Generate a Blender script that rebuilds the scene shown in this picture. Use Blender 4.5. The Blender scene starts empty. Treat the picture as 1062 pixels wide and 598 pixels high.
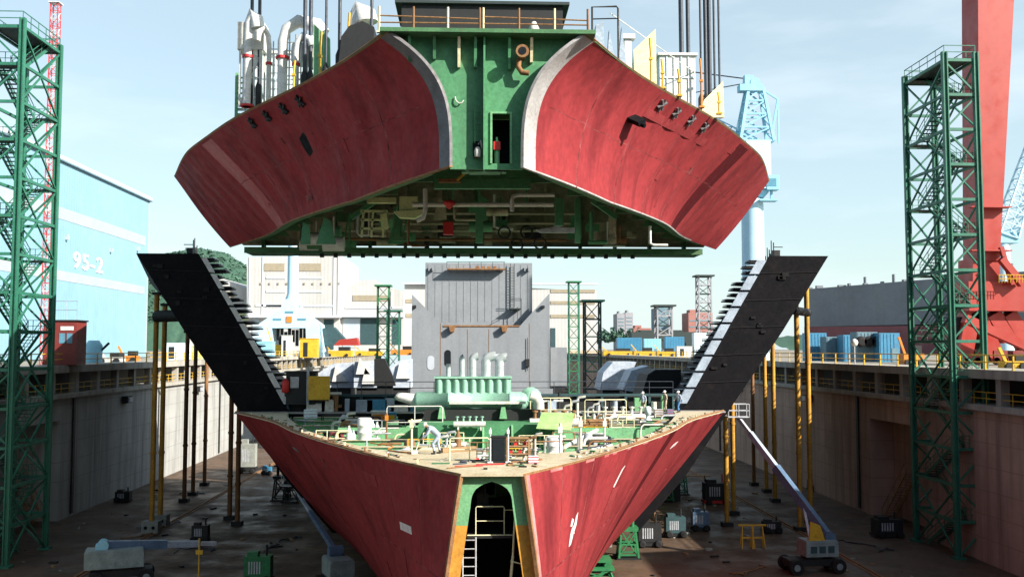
import bpy, bmesh, math, random
from mathutils import Vector, Matrix
random.seed(7)
R = math.radians
sc = bpy.context.scene
COL = sc.collection
EYE = 17.0
F = 1000.0

# ------------------------------------------------------------------ camera
cam_d = bpy.data.cameras.new('camera')
cam = bpy.data.objects.new('camera', cam_d)
COL.objects.link(cam)
cam.location = (0, 0, EYE)
YAW, PITCH = R(2.35), R(3.6)
cam.rotation_euler = (R(90) + PITCH, 0, -YAW)
cam_d.sensor_width = 36
cam_d.lens = 36 * F / 1062
cam_d.clip_end = 8000
cam_d.clip_start = 0.5
sc.camera = cam
CM = cam.rotation_euler.to_matrix()

def U(px, py, d):
    """point of the photograph's ray at depth y = d"""
    v = CM @ Vector(((px - 531) / F, (299 - py) / F, -1))
    return Vector((0, 0, EYE)) + v * (d / v.y)

def UX(px, py, x):
    v = CM @ Vector(((px - 531) / F, (299 - py) / F, -1))
    return Vector((0, 0, EYE)) + v * (x / v.x)

def UZ(px, py, z):
    v = CM @ Vector(((px - 531) / F, (299 - py) / F, -1))
    return Vector((0, 0, EYE)) + v * ((z - EYE) / v.z)

def lerp(tab, t):
    if t <= tab[0][0]: return tab[0][1]
    for (a, va), (b, vb) in zip(tab, tab[1:]):
        if t <= b: return va + (vb - va) * (t - a) / (b - a)
    return tab[-1][1]

def smooth(tab, t):
    """Catmull-Rom through the table"""
    n = len(tab)
    if t <= tab[0][0]: return tab[0][1]
    if t >= tab[-1][0]: return tab[-1][1]
    for i in range(n - 1):
        if t <= tab[i + 1][0]:
            x0, y0 = tab[i]; x1, y1 = tab[i + 1]
            m0 = (tab[i + 1][1] - tab[i - 1][1]) / (tab[i + 1][0] - tab[i - 1][0]) if i else (y1 - y0) / (x1 - x0)
            m1 = (tab[i + 2][1] - y0) / (tab[i + 2][0] - x0) if i + 2 < n else (y1 - y0) / (x1 - x0)
            h = x1 - x0; u = (t - x0) / h
            return (2*u**3 - 3*u*u + 1)*y0 + (u**3 - 2*u*u + u)*h*m0 + (3*u*u - 2*u**3)*y1 + (u**3 - u*u)*h*m1

# ------------------------------------------------------------------ materials
MAT = {}
def mat(name, c, c2=None, scale=1.5, amt=0.5, rough=0.6, metal=0.0, bump=0.0, bscale=20.0,
        streak=None, sfac=0.5, sscale=(1.2, 1.2, 0.08), spec=0.4, rust=None, rfac=0.35, rscale=2.5, fine=0.18, corr=None):
    if name in MAT: return MAT[name]
    m = bpy.data.materials.new(name); m.use_nodes = True
    nt = m.node_tree; N = nt.nodes; L = nt.links
    b = N['Principled BSDF']
    b.inputs['Roughness'].default_value = rough
    b.inputs['Metallic'].default_value = metal
    b.inputs['Specular IOR Level'].default_value = spec
    tc = N.new('ShaderNodeTexCoord')
    def noise(scl, det=4, vec=None, rgh=0.55):
        n = N.new('ShaderNodeTexNoise'); n.inputs['Scale'].default_value = scl
        n.inputs['Detail'].default_value = det; n.inputs['Roughness'].default_value = rgh
        L.new(vec if vec else tc.outputs['Object'], n.inputs['Vector']); return n.outputs['Fac']
    def rng(s, a, bb, lo=0.0, hi=1.0):
        r = N.new('ShaderNodeMapRange'); r.inputs[1].default_value = a; r.inputs[2].default_value = bb
        r.inputs[3].default_value = lo; r.inputs[4].default_value = hi
        L.new(s, r.inputs[0]); return r.outputs[0]
    def mix(fac, a, bb, mode='MIX'):
        x = N.new('ShaderNodeMix'); x.data_type = 'RGBA'; x.blend_type = mode
        if isinstance(fac, float): x.inputs[0].default_value = fac
        else: L.new(fac, x.inputs[0])
        for s, i in ((a, 6), (bb, 7)):
            if isinstance(s, tuple): x.inputs[i].default_value = (*s[:3], 1)
            else: L.new(s, x.inputs[i])
        return x.outputs[2]
    c2 = c2 or tuple(v * 0.6 for v in c)
    col = mix(rng(noise(scale), 0.35, 0.7, 0, amt), tuple(c), tuple(c2))
    f = rng(noise(scale * 9, 3), 0.3, 0.7, 1 - fine, 1 + fine)
    g = N.new('ShaderNodeCombineColor')
    for i in range(3): L.new(f, g.inputs[i])
    col = mix(1.0, col, g.outputs[0], 'MULTIPLY')
    if streak:
        mp = N.new('ShaderNodeMapping'); mp.inputs['Scale'].default_value = sscale
        L.new(tc.outputs['Object'], mp.inputs[0])
        col = mix(rng(noise(1.0, 5, mp.outputs[0], 0.65), 0.5, 0.72, 0, sfac), col, tuple(streak))
    if rust:
        col = mix(rng(noise(rscale, 6, None, 0.7), 0.56, 0.68, 0, rfac), col, tuple(rust))
    L.new(col, b.inputs['Base Color'])
    L.new(rng(noise(scale * 3, 3), 0.3, 0.7, max(0, rough - 0.12), min(1, rough + 0.15)), b.inputs['Roughness'])
    if bump:
        bp = N.new('ShaderNodeBump'); bp.inputs['Strength'].default_value = min(1, bump)
        bp.inputs['Distance'].default_value = 0.05
        L.new(noise(bscale, 5), bp.inputs['Height']); L.new(bp.outputs[0], b.inputs['Normal'])
    if corr:
        w = N.new('ShaderNodeTexWave'); w.bands_direction = corr[0]; w.inputs['Scale'].default_value = corr[1]
        L.new(tc.outputs['Object'], w.inputs['Vector'])
        bp2 = N.new('ShaderNodeBump'); bp2.inputs['Strength'].default_value = .22; bp2.inputs['Distance'].default_value = .12
        L.new(w.outputs['Fac'], bp2.inputs['Height']); L.new(bp2.outputs[0], b.inputs['Normal'])
    MAT[name] = m
    return m

RUST = (0.16, 0.06, 0.025)
DIRT = (0.05, 0.04, 0.035)
M = {}
M['red'] = mat('red_primer', (0.275, 0.034, 0.038), (0.20, 0.024, 0.028), 0.35, 0.8, 0.75, spec=0.12, bump=0.12, bscale=1.2,
               streak=(0.075, 0.008, 0.012), sfac=0.75, sscale=(0.38, 0.38, 0.06), fine=0.14)
M['red_seam'] = mat('weld_seam_red', (0.09, 0.012, 0.014), (0.30, 0.08, 0.08), 1.5, 1.0, 0.75, spec=0.1, fine=0.3)
M['red_patch'] = mat('repainted_red', (0.27, 0.042, 0.046), (0.21, 0.028, 0.032), 1.0, 1.0, 0.75, spec=0.1, fine=0.2)
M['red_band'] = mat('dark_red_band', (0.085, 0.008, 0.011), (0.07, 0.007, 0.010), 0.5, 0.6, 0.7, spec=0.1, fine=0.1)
M['red_pink'] = mat('pale_sheen_red', (0.40, 0.085, 0.085), (0.30, 0.05, 0.05), 0.8, 0.7, 0.6, fine=0.15)  # paler copy of the seam band, its sheen in shade painted in
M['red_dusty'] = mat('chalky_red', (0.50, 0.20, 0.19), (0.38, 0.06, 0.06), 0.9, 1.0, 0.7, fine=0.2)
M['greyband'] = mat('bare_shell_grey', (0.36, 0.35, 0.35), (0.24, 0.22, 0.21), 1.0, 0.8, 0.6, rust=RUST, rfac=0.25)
M['greyband_dark'] = mat('dark_shaded_grey', (0.14, 0.135, 0.145), (0.09, 0.08, 0.08), 1.0, 0.8, 0.6, rust=RUST, rfac=0.2)  # shaded copy of the bare grey for the left shell; also brackets, one mark
M['rustedge'] = mat('rusty_cut_edge', (0.26, 0.14, 0.06), (0.16, 0.07, 0.03), 2.0, 1.0, 0.8, fine=0.3)
M['cream'] = mat('cream_cut_plate', (0.52, 0.46, 0.33), (0.40, 0.33, 0.21), 1.2, 0.9, 0.7, rust=(0.30, 0.16, 0.06), rfac=0.45, rscale=1.4)
M['green'] = mat('hull_primer_green', (0.075, 0.25, 0.115), (0.055, 0.19, 0.09), 0.8, 0.8, 0.55, streak=(0.05, 0.13, 0.07), sfac=0.5, bump=0.1, bscale=2)
M['green_lt'] = mat('light_primer_green', (0.17, 0.40, 0.20), (0.12, 0.30, 0.15), 1.0, 0.8, 0.55, rust=(0.22, 0.13, 0.06), rfac=0.3)
M['green_dk'] = mat('dark_hold_green', (0.07, 0.19, 0.08), (0.04, 0.11, 0.05), 1.4, 0.9, 0.7, rust=(0.12, 0.085, 0.05), rfac=0.6, rscale=0.9)
M['hold'] = mat('hold_grey_brown', (0.44, 0.38, 0.27), (0.22, 0.24, 0.14), 0.8, 1.0, 0.75, rust=(0.05, 0.045, 0.03), rfac=0.8, rscale=0.7)
M['ochre'] = mat('ochre_primer', (0.55, 0.27, 0.04), (0.42, 0.19, 0.03), 0.8, 0.8, 0.6, streak=(0.2, 0.09, 0.02), sfac=0.3)
M['black'] = mat('black_shell', (0.006, 0.006, 0.008), (0.010, 0.009, 0.010), 1.2, 0.8, 0.75, spec=0.08, rust=(0.02, 0.016, 0.016), rfac=0.4, rscale=0.8)
M['black_seam'] = mat('black_plate_seam', (0.018, 0.018, 0.02), (0.010, 0.009, 0.009), 1.5, 0.9, 0.7, spec=0.1)
M['black_gear'] = mat('black_gear', (0.016, 0.017, 0.018), None, 3, 0.5, 0.6)
M['steel'] = mat('bare_steel', (0.48, 0.50, 0.54), (0.30, 0.31, 0.33), 1.5, 0.9, 0.5, rust=(0.16, 0.12, 0.1), rfac=0.35)
M['steel_blue'] = mat('bluish_steel', (0.36, 0.43, 0.52), (0.22, 0.27, 0.34), 1.0, 0.9, 0.5, rust=(0.16, 0.12, 0.1), rfac=0.35)
M['white'] = mat('white_paint', (0.66, 0.66, 0.65), (0.5, 0.5, 0.48), 1.2, 0.8, 0.5, rust=RUST, rfac=0.25, rscale=3)
M['whiteblue'] = mat('pale_blue_white', (0.66, 0.75, 0.80), (0.5, 0.6, 0.66), 1.0, 0.7, 0.5, rust=RUST, rfac=0.15)
M['pipewhite'] = mat('dull_white_pipe', (0.62, 0.62, 0.58), (0.45, 0.43, 0.38), 2.0, 0.8, 0.5, rust=RUST, rfac=0.35)
M['aqua'] = mat('pale_engine_green', (0.25, 0.45, 0.35), (0.19, 0.36, 0.28), 1.5, 0.7, 0.4, rust=(0.3, 0.3, 0.25), rfac=0.2)
M['towergreen'] = mat('stair_tower_green', (0.03, 0.165, 0.105), (0.022, 0.11, 0.075), 0.8, 0.8, 0.5, rust=RUST, rfac=0.2, rscale=3)
M['grating'] = mat('dark_grating', (0.03, 0.045, 0.045), None, 4, 0.6, 0.7)
M['yellow'] = mat('safety_yellow', (0.66, 0.40, 0.03), (0.5, 0.28, 0.02), 1.2, 0.8, 0.5, rust=RUST, rfac=0.35)
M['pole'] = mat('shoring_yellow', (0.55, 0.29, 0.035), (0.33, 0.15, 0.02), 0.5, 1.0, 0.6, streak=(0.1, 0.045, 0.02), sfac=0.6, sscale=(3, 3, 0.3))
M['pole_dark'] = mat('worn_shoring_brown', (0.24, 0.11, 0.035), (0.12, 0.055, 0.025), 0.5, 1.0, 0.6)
M['orange'] = mat('orange_paint', (0.65, 0.22, 0.03), None, 2, 0.6, 0.5)
M['redpaint'] = mat('signal_red', (0.55, 0.03, 0.03), None, 2, 0.5, 0.5)
M['gantry'] = mat('gantry_red', (0.36, 0.038, 0.028), (0.29, 0.028, 0.022), 0.15, 0.8, 0.45, streak=(0.3, 0.04, 0.03), sfac=0.4, sscale=(0.5, 0.5, 0.03), fine=0.05)
M['cyan'] = mat('crane_pale_blue', (0.26, 0.53, 0.66), (0.20, 0.44, 0.58), 0.4, 0.8, 0.5, fine=0.06)
M['cyan_lt'] = mat('crane_light_blue', (0.45, 0.65, 0.77), (0.38, 0.58, 0.70), 0.4, 0.8, 0.5, fine=0.06)
M['shedblue'] = mat('shed_sky_blue', (0.20, 0.35, 0.44), (0.17, 0.31, 0.40), 0.05, 0.7, 0.55, streak=(0.25, 0.42, 0.5), sfac=0.3, sscale=(0.3, 0.3, 0.02), fine=0.05, corr=('Y', .3))
M['shedband'] = mat('shed_pale_band', (0.32, 0.37, 0.40), (0.27, 0.32, 0.35), 0.3, 0.7, 0.6, fine=0.08)
M['boxblue'] = mat('container_blue', (0.05, 0.22, 0.37), (0.04, 0.17, 0.30), 0.5, 0.8, 0.5, rust=RUST, rfac=0.3, rscale=1)
M['boom'] = mat('lift_boom_blue', (0.10, 0.165, 0.26), (0.06, 0.10, 0.17), 0.8, 0.7, 0.4)
M['liftbox'] = mat('lift_pale_grey', (0.25, 0.31, 0.31), (0.14, 0.18, 0.18), 1.5, 0.8, 0.5, rust=DIRT, rfac=0.4)
M['hall'] = mat('hall_white', (0.47, 0.465, 0.46), (0.40, 0.395, 0.39), 0.03, 0.7, 0.6, streak=(0.36, 0.35, 0.33), sfac=0.5, sscale=(0.15, 0.15, 0.01), fine=0.04, corr=('X', .2))
M['hallroof'] = mat('hall_roof_grey', (0.48, 0.52, 0.58), None, 0.1, 0.4, 0.6, fine=0.05)
M['khaki'] = mat('dusty_window', (0.33, 0.28, 0.20), (0.26, 0.23, 0.18), 0.6, 0.8, 0.35, fine=0.1)
M['door_lt'] = mat('hall_door_blue_grey', (0.42, 0.52, 0.60), None, 0.1, 0.3, 0.6, fine=0.05)
M['dark'] = mat('dark_opening', (0.012, 0.016, 0.020), None, 1, 0.4, 0.8, spec=0.1)
M['teal_dk'] = mat('dark_teal_door', (0.03, 0.07, 0.08), None, 0.3, 0.4, 0.7)
M['blockgrey'] = mat('block_primer_grey', (0.235, 0.25, 0.27), (0.20, 0.215, 0.235), 0.3, 0.9, 0.55, streak=(0.15, 0.16, 0.19), sfac=0.4, sscale=(0.8, 0.8, 0.04), bump=0.2, bscale=0.8, fine=0.07)
M['blockblue'] = mat('block_panel_bluegrey', (0.38, 0.45, 0.55), (0.52, 0.55, 0.60), 0.3, 1.0, 0.55, rust=(0.2, 0.15, 0.12), rfac=0.3, rscale=0.5)
M['wood'] = mat('timber', (0.32, 0.20, 0.10), (0.2, 0.12, 0.06), 2, 0.9, 0.8, fine=0.3)
M['conc_foot'] = mat('grey_foot_block', (0.30, 0.32, 0.29), (0.2, 0.2, 0.18), 1.5, 0.9, 0.8, fine=0.25)
M['jack'] = mat('jack_green', (0.03, 0.20, 0.075), (0.02, 0.12, 0.05), 2, 0.8, 0.5)
M['rubber'] = mat('rubber', (0.012, 0.012, 0.013), None, 4, 0.5, 0.8)
M['maroon'] = mat('boot_topping_maroon', (0.22, 0.075, 0.085), (0.17, 0.06, 0.07), 0.1, 0.8, 0.6, fine=0.06)
M['vesselgrey'] = mat('vessel_side_grey', (0.17, 0.19, 0.215), (0.14, 0.155, 0.18), 0.05, 0.8, 0.6, streak=(0.10, 0.11, 0.12), sfac=0.4, sscale=(0.12, 0.12, 0.015), fine=0.06)
M['citygrey'] = mat('city_block_grey', (0.30, 0.30, 0.33), None, 0.2, 0.4, 0.7)
M['citybrown'] = mat('city_block_brown', (0.34, 0.15, 0.13), None, 0.2, 0.4, 0.7)
M['cityteal'] = mat('city_block_teal', (0.13, 0.22, 0.27), None, 0.2, 0.4, 0.7)
M['brownred'] = mat('cabin_brown_red', (0.20, 0.035, 0.03), None, 1, 0.5, 0.5)
M['rope'] = mat('wire_rope', (0.045, 0.055, 0.075), None, 3, 0.5, 0.5)
M['duct'] = mat('exhaust_duct_grey', (0.50, 0.55, 0.58), (0.36, 0.4, 0.42), 2, 0.8, 0.35, metal=0.3)
M['tarp'] = mat('pale_tarpaulin', (0.52, 0.55, 0.60), (0.38, 0.4, 0.44), 2, 0.9, 0.8, bump=0.8, bscale=4)
M['palegreen'] = mat('pale_lime_paint', (0.55, 0.60, 0.30), (0.42, 0.46, 0.22), 1.5, 0.8, 0.6)
M['creamplate'] = mat('cream_plate', (0.68, 0.64, 0.42), (0.55, 0.5, 0.3), 1.0, 0.8, 0.6, rust=RUST, rfac=0.2)
M['overall'] = mat('grey_overall', (0.33, 0.38, 0.46), (0.24, 0.28, 0.35), 6, 0.8, 0.85, fine=0.1)
M['overall_k'] = mat('khaki_overall', (0.42, 0.37, 0.28), (0.3, 0.26, 0.2), 6, 0.8, 0.85, fine=0.1)
M['denim'] = mat('blue_trousers', (0.06, 0.17, 0.38), None, 6, 0.6, 0.85)
M['skin'] = mat('skin', (0.42, 0.24, 0.16), None, 8, 0.3, 0.6)
M['helmet'] = mat('white_helmet', (0.8, 0.8, 0.78), None, 4, 0.2, 0.35)
M['boots'] = mat('boots', (0.02, 0.017, 0.015), None, 4, 0.4, 0.6)
M['glassblue'] = mat('cab_glass', (0.10, 0.26, 0.36), None, 1, 0.3, 0.15)
M['markwhite'] = mat('chalk_white', (0.72, 0.70, 0.68), (0.5, 0.4, 0.4), 3, 0.9, 0.8)
M['slopegreen'] = mat('light_green_plate', (0.24, 0.38, 0.14), (0.4, 0.45, 0.25), 1.2, 0.9, 0.7)
M['bush'] = mat('dark_tree_leaf', (0.045, 0.10, 0.075), (0.055, 0.115, 0.08), 0.2, 0.8, 0.9)

def concrete(name, c, c2, line=1.9):
    m = bpy.data.materials.new(name); m.use_nodes = True
    nt = m.node_tree; N = nt.nodes; L = nt.links
    b = N['Principled BSDF']; b.inputs['Roughness'].default_value = 0.85; b.inputs['Specular IOR Level'].default_value = 0.2
    g = N.new('ShaderNodeNewGeometry')
    def noise(scl, vec, det=5):
        n = N.new('ShaderNodeTexNoise'); n.inputs['Scale'].default_value = scl; n.inputs['Detail'].default_value = det
        n.inputs['Roughness'].default_value = 0.65
        L.new(vec, n.inputs['Vector']); return n.outputs['Fac']
    def rng(s, a, bb, lo, hi):
        r = N.new('ShaderNodeMapRange'); r.inputs[1].default_value = a; r.inputs[2].default_value = bb
        r.inputs[3].default_value = lo; r.inputs[4].default_value = hi; L.new(s, r.inputs[0]); return r.outputs[0]
    def mix(fac, a, bb):
        x = N.new('ShaderNodeMix'); x.data_type = 'RGBA'; L.new(fac, x.inputs[0])
        for s, i in ((a, 6), (bb, 7)):
            if isinstance(s, tuple): x.inputs[i].default_value = (*s, 1)
            else: L.new(s, x.inputs[i])
        return x.outputs[2]
    pos = g.outputs['Position']
    col = mix(rng(noise(0.22, pos), 0.35, 0.7, 0, 1), c, c2)
    mp = N.new('ShaderNodeMapping'); mp.inputs['Scale'].default_value = (0.9, 0.9, 0.06); L.new(pos, mp.inputs[0])
    col = mix(rng(noise(1, mp.outputs[0]), 0.45, 0.72, 0, 0.85), col, tuple(v * 0.36 for v in c))
    # cast joints: horizontal lifts and vertical bays
    sp = N.new('ShaderNodeSeparateXYZ'); L.new(pos, sp.inputs[0])
    def joint(out, per, w):
        a = N.new('ShaderNodeMath'); a.operation = 'DIVIDE'; a.inputs[1].default_value = per; L.new(out, a.inputs[0])
        f = N.new('ShaderNodeMath'); f.operation = 'FRACT'; L.new(a.outputs[0], f.inputs[0])
        k = N.new('ShaderNodeMath'); k.operation = 'LESS_THAN'; k.inputs[1].default_value = w; L.new(f.outputs[0], k.inputs[0])
        return k.outputs[0]
    j1 = joint(sp.outputs[2], line, 0.035); j2 = joint(sp.outputs[1], 5.7, 0.012)
    mx = N.new('ShaderNodeMath'); mx.operation = 'MAXIMUM'; L.new(j1, mx.inputs[0]); L.new(j2, mx.inputs[1])
    ml = N.new('ShaderNodeMath'); ml.operation = 'MULTIPLY'; ml.inputs[1].default_value = 0.6; L.new(mx.outputs[0], ml.inputs[0])
    col = mix(ml.outputs[0], col, tuple(v * 0.4 for v in c))
    fine = rng(noise(6, pos), 0.3, 0.7, 0.0, 0.3)
    col = mix(fine, col, tuple(v * 0.7 for v in c))
    L.new(col, b.inputs['Base Color'])
    bp = N.new('ShaderNodeBump'); bp.inputs['Strength'].default_value = 0.3; bp.inputs['Distance'].default_value = 0.04
    L.new(noise(3, pos), bp.inputs['Height']); L.new(bp.outputs[0], b.inputs['Normal'])
    return m
M['conc'] = concrete('dock_concrete', (0.40, 0.40, 0.39), (0.30, 0.30, 0.28))
M['conc_warm'] = concrete('stained_dock_concrete', (0.48, 0.34, 0.27), (0.34, 0.245, 0.20))
M['coping'] = concrete('coping_concrete', (0.42, 0.40, 0.36), (0.32, 0.30, 0.26), 50)

def floor_mat(name, c, c2, c3, wet=False):
    m = bpy.data.materials.new(name); m.use_nodes = True
    nt = m.node_tree; N = nt.nodes; L = nt.links
    b = N['Principled BSDF']; b.inputs['Specular IOR Level'].default_value = 0.3
    g = N.new('ShaderNodeNewGeometry')
    def noise(scl, det=6, r=0.65):
        n = N.new('ShaderNodeTexNoise'); n.inputs['Scale'].default_value = scl; n.inputs['Detail'].default_value = det
        n.inputs['Roughness'].default_value = r; L.new(g.outputs['Position'], n.inputs['Vector']); return n.outputs['Fac']
    def ramp(s, a, bb):
        r = N.new('ShaderNodeMapRange'); r.inputs[1].default_value = a; r.inputs[2].default_value = bb; L.new(s, r.inputs[0]); return r.outputs[0]
    def mix(fac, a, bb):
        x = N.new('ShaderNodeMix'); x.data_type = 'RGBA'; L.new(fac, x.inputs[0])
        for s, i in ((a, 6), (bb, 7)):
            if isinstance(s, tuple): x.inputs[i].default_value = (*s, 1)
            else: L.new(s, x.inputs[i])
        return x.outputs[2]
    col = mix(ramp(noise(0.12), 0.38, 0.66), c, c2)
    col = mix(ramp(noise(0.55), 0.5, 0.7), col, c3)
    col = mix(ramp(noise(5, 4), 0.55, 0.75), col, tuple(v * 0.5 for v in c))
    L.new(col, b.inputs['Base Color'])
    r = N.new('ShaderNodeMapRange'); r.inputs[1].default_value = 0.4; r.inputs[2].default_value = 0.65
    r.inputs[3].default_value = 0.45 if wet else 0.8; r.inputs[4].default_value = 0.95; L.new(noise(0.25), r.inputs[0]); L.new(r.outputs[0], b.inputs['Roughness'])
    bp = N.new('ShaderNodeBump'); bp.inputs['Strength'].default_value = 0.5; bp.inputs['Distance'].default_value = 0.06
    L.new(noise(2.5), bp.inputs['Height']); L.new(bp.outputs[0], b.inputs['Normal'])
    return m
M['floor'] = floor_mat('dock_floor_dirt', (0.085, 0.054, 0.036), (0.125, 0.078, 0.05), (0.05, 0.035, 0.027), True)
M['quay'] = floor_mat('quay_ground', (0.26, 0.23, 0.19), (0.20, 0.18, 0.155), (0.30, 0.27, 0.22))
M['hill'] = floor_mat('wooded_hill', (0.035, 0.085, 0.06), (0.05, 0.11, 0.07), (0.025, 0.06, 0.05))

# ------------------------------------------------------------------ mesh builder
class MB:
    def __init__(s): s.v = []; s.f = []; s.m = []; s.sm = []
    def add(s, vs, fs, mi=0, smooth=False):
        o = len(s.v); s.v += [Vector(v) for v in vs]
        for f in fs: s.f.append([i + o for i in f]); s.m.append(mi); s.sm.append(smooth)
        return s
    def bx(s, x0, x1, y0, y1, z0, z1, mi=0):
        v = [(x, y, z) for z in (z0, z1) for y in (y0, y1) for x in (x0, x1)]
        return s.add(v, [(0,2,3,1), (4,5,7,6), (0,1,5,4), (2,6,7,3), (0,4,6,2), (1,3,7,5)], mi)
    def box(s, c, d, rz=0, mi=0):
        c = Vector(c); m = Matrix.Rotation(rz, 3, 'Z')
        v = [c + m @ Vector((d[0]*(i-.5), d[1]*(j-.5), d[2]*(k-.5))) for k in (0,1) for j in (0,1) for i in (0,1)]
        return s.add(v, [(0,2,3,1), (4,5,7,6), (0,1,5,4), (2,6,7,3), (0,4,6,2), (1,3,7,5)], mi)
    def beam(s, p, q, w, h=None, up=(0,0,1), mi=0):
        p, q = Vector(p), Vector(q); h = h or w; d = (q - p)
        if d.length < 1e-6: return s
        d.normalize(); u = Vector(up)
        if abs(d.dot(u)) > 0.97: u = Vector((0, 1, 0))
        a = d.cross(u).normalized(); b = a.cross(d).normalized()
        v = [e + a*w*i + b*h*j for e in (p, q) for i, j in ((-.5,-.5), (.5,-.5), (.5,.5), (-.5,.5))]
        return s.add(v, [(3,2,1,0), (4,5,6,7), (0,1,5,4), (1,2,6,5), (2,3,7,6), (3,0,4,7)], mi)
    def tube(s, p, q, r, n=8, r2=None, mi=0, cap=True):
        p, q = Vector(p), Vector(q); r2 = r if r2 is None else r2; d = q - p
        if d.length < 1e-6: return s
        d.normalize(); u = Vector((0,0,1)) if abs(d.z) < .95 else Vector((0,1,0))
        a = d.cross(u).normalized(); b = a.cross(d).normalized()
        v = []
        for e, rr in ((p, r), (q, r2)):
            for k in range(n):
                t = 2*math.pi*k/n; v.append(e + a*rr*math.cos(t) + b*rr*math.sin(t))
        s.add(v, [(k, (k+1) % n, n+(k+1) % n, n+k) for k in range(n)], mi, n > 5)
        if cap:
            s.add(v[:n], [tuple(range(n))[::-1]], mi); s.add(v[n:], [tuple(range(n))], mi)
        return s
    def path(s, pts, r, n=8, mi=0):
        pts = [Vector(p) for p in pts]; N_ = len(pts); v = []
        pa = None
        for i, p in enumerate(pts):
            d = (pts[min(i+1, N_-1)] - pts[max(i-1, 0)]).normalized()
            if pa is None:
                u = Vector((0,0,1)) if abs(d.z) < .95 else Vector((0,1,0)); a = d.cross(u).normalized()
            else: a = (pa - d*pa.dot(d)).normalized()
            pa = a; b = a.cross(d).normalized()
            rr = r[i] if isinstance(r, (list, tuple)) else r
            for k in range(n):
                t = 2*math.pi*k/n; v.append(p + a*rr*math.cos(t) + b*rr*math.sin(t))
        fs = [(i*n+k, i*n+(k+1) % n, (i+1)*n+(k+1) % n, (i+1)*n+k) for i in range(N_-1) for k in range(n)]
        s.add(v, fs, mi, True)
        s.add(v[:n], [tuple(range(n))[::-1]], mi); s.add(v[-n:], [tuple(range(n))], mi)
        return s
    def prism(s, poly, vec, mi=0):
        n = len(poly); p = [Vector(a) for a in poly]; vec = Vector(vec); v = p + [a + vec for a in p]
        return s.add(v, [tuple(range(n))[::-1], tuple(range(n, 2*n))] + [(k, (k+1) % n, n+(k+1) % n, n+k) for k in range(n)], mi)
    def lathe(s, prof, c, n=14, axis='z', mi=0):
        c = Vector(c); v = []
        for r, h in prof:
            for k in range(n):
                t = 2*math.pi*k/n; a, b = r*math.cos(t), r*math.sin(t)
                v.append(c + (Vector((a, b, h)) if axis == 'z' else Vector((h, a, b)) if axis == 'x' else Vector((a, h, b))))
        m = len(prof)
        s.add(v, [(i*n+k, i*n+(k+1) % n, (i+1)*n+(k+1) % n, (i+1)*n+k) for i in range(m-1) for k in range(n)], mi, True)
        s.add(v[:n], [tuple(range(n))], mi); s.add(v[-n:], [tuple(range(n))], mi)
        return s
    def grid(s, fn, nu, nv, mfn=None, smooth=True):
        v = [fn(i, j) for j in range(nv+1) for i in range(nu+1)]
        o = len(s.v); s.v += [Vector(a) for a in v]
        for j in range(nv):
            for i in range(nu):
                a = o + j*(nu+1) + i
                s.f.append([a, a+1, a+nu+2, a+nu+1]); s.m.append(mfn(i, j) if mfn else 0); s.sm.append(smooth)
        return s
    def build(s, name, mats, parent=None, label=None, cat=None, group=None, kind=None, origin=None, fix=True):
        me = bpy.data.meshes.new(name)
        if parent is not None:
            org = wloc(parent)
        elif origin is not None: org = Vector(origin)
        else:
            lo = [min(v[i] for v in s.v) for i in range(3)]; hi = [max(v[i] for v in s.v) for i in range(3)]
            org = Vector(((lo[0]+hi[0])/2, (lo[1]+hi[1])/2, lo[2]))
        me.from_pydata([tuple(v - org) for v in s.v], [], s.f)
        mats = mats if isinstance(mats, (list, tuple)) else [mats]
        for m in mats: me.materials.append(m)
        me.polygons.foreach_set('material_index', s.m)
        me.polygons.foreach_set('use_smooth', s.sm)
        if fix:
            bm = bmesh.new(); bm.from_mesh(me); bmesh.ops.recalc_face_normals(bm, faces=bm.faces); bm.to_mesh(me); bm.free()
        me.update()
        o = bpy.data.objects.new(name, me); COL.objects.link(o)
        if parent is not None: o.parent = parent
        else: o.location = org
        tag(o, label, cat, group, kind)
        return o

WL = {}
def wloc(o):
    l = Vector((0, 0, 0))
    while o is not None: l = l + o.location; o = o.parent
    return l
def tag(o, label=None, cat=None, group=None, kind=None):
    if label: o['label'] = label
    if cat: o['category'] = cat
    if group: o['group'] = group
    if kind: o['kind'] = kind
    return o
def thing(name, loc, label, cat, group=None):
    o = bpy.data.objects.new(name, None); COL.objects.link(o); o.location = loc
    o.empty_display_size = 0.5
    return tag(o, label, cat, group)
KIDS = {}
def copy_tree(o, loc=None, rz=None, label=None, group=None, parent=None, scale=None):
    kids = [c for c in bpy.data.objects if c.parent == o]
    c = o.copy(); COL.objects.link(c)
    if parent is not None: c.parent = parent
    if loc is not None: c.location = loc
    if rz is not None: c.rotation_euler = (0, 0, rz)
    if scale is not None: c.scale = (scale,)*3
    if label: c['label'] = label
    if group: c['group'] = group
    for k in kids: copy_tree(k, parent=c)
    return c
# ------------------------------------------------------------------ setting
DW = 41.0        # half width of the dock
COP = 15.4       # coping height
DEND = 470.0
MB().bx(-DW-3, DW+3, -60, DEND, -0.6, 0.0).build('dock_floor', M['floor'], kind='structure')
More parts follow.
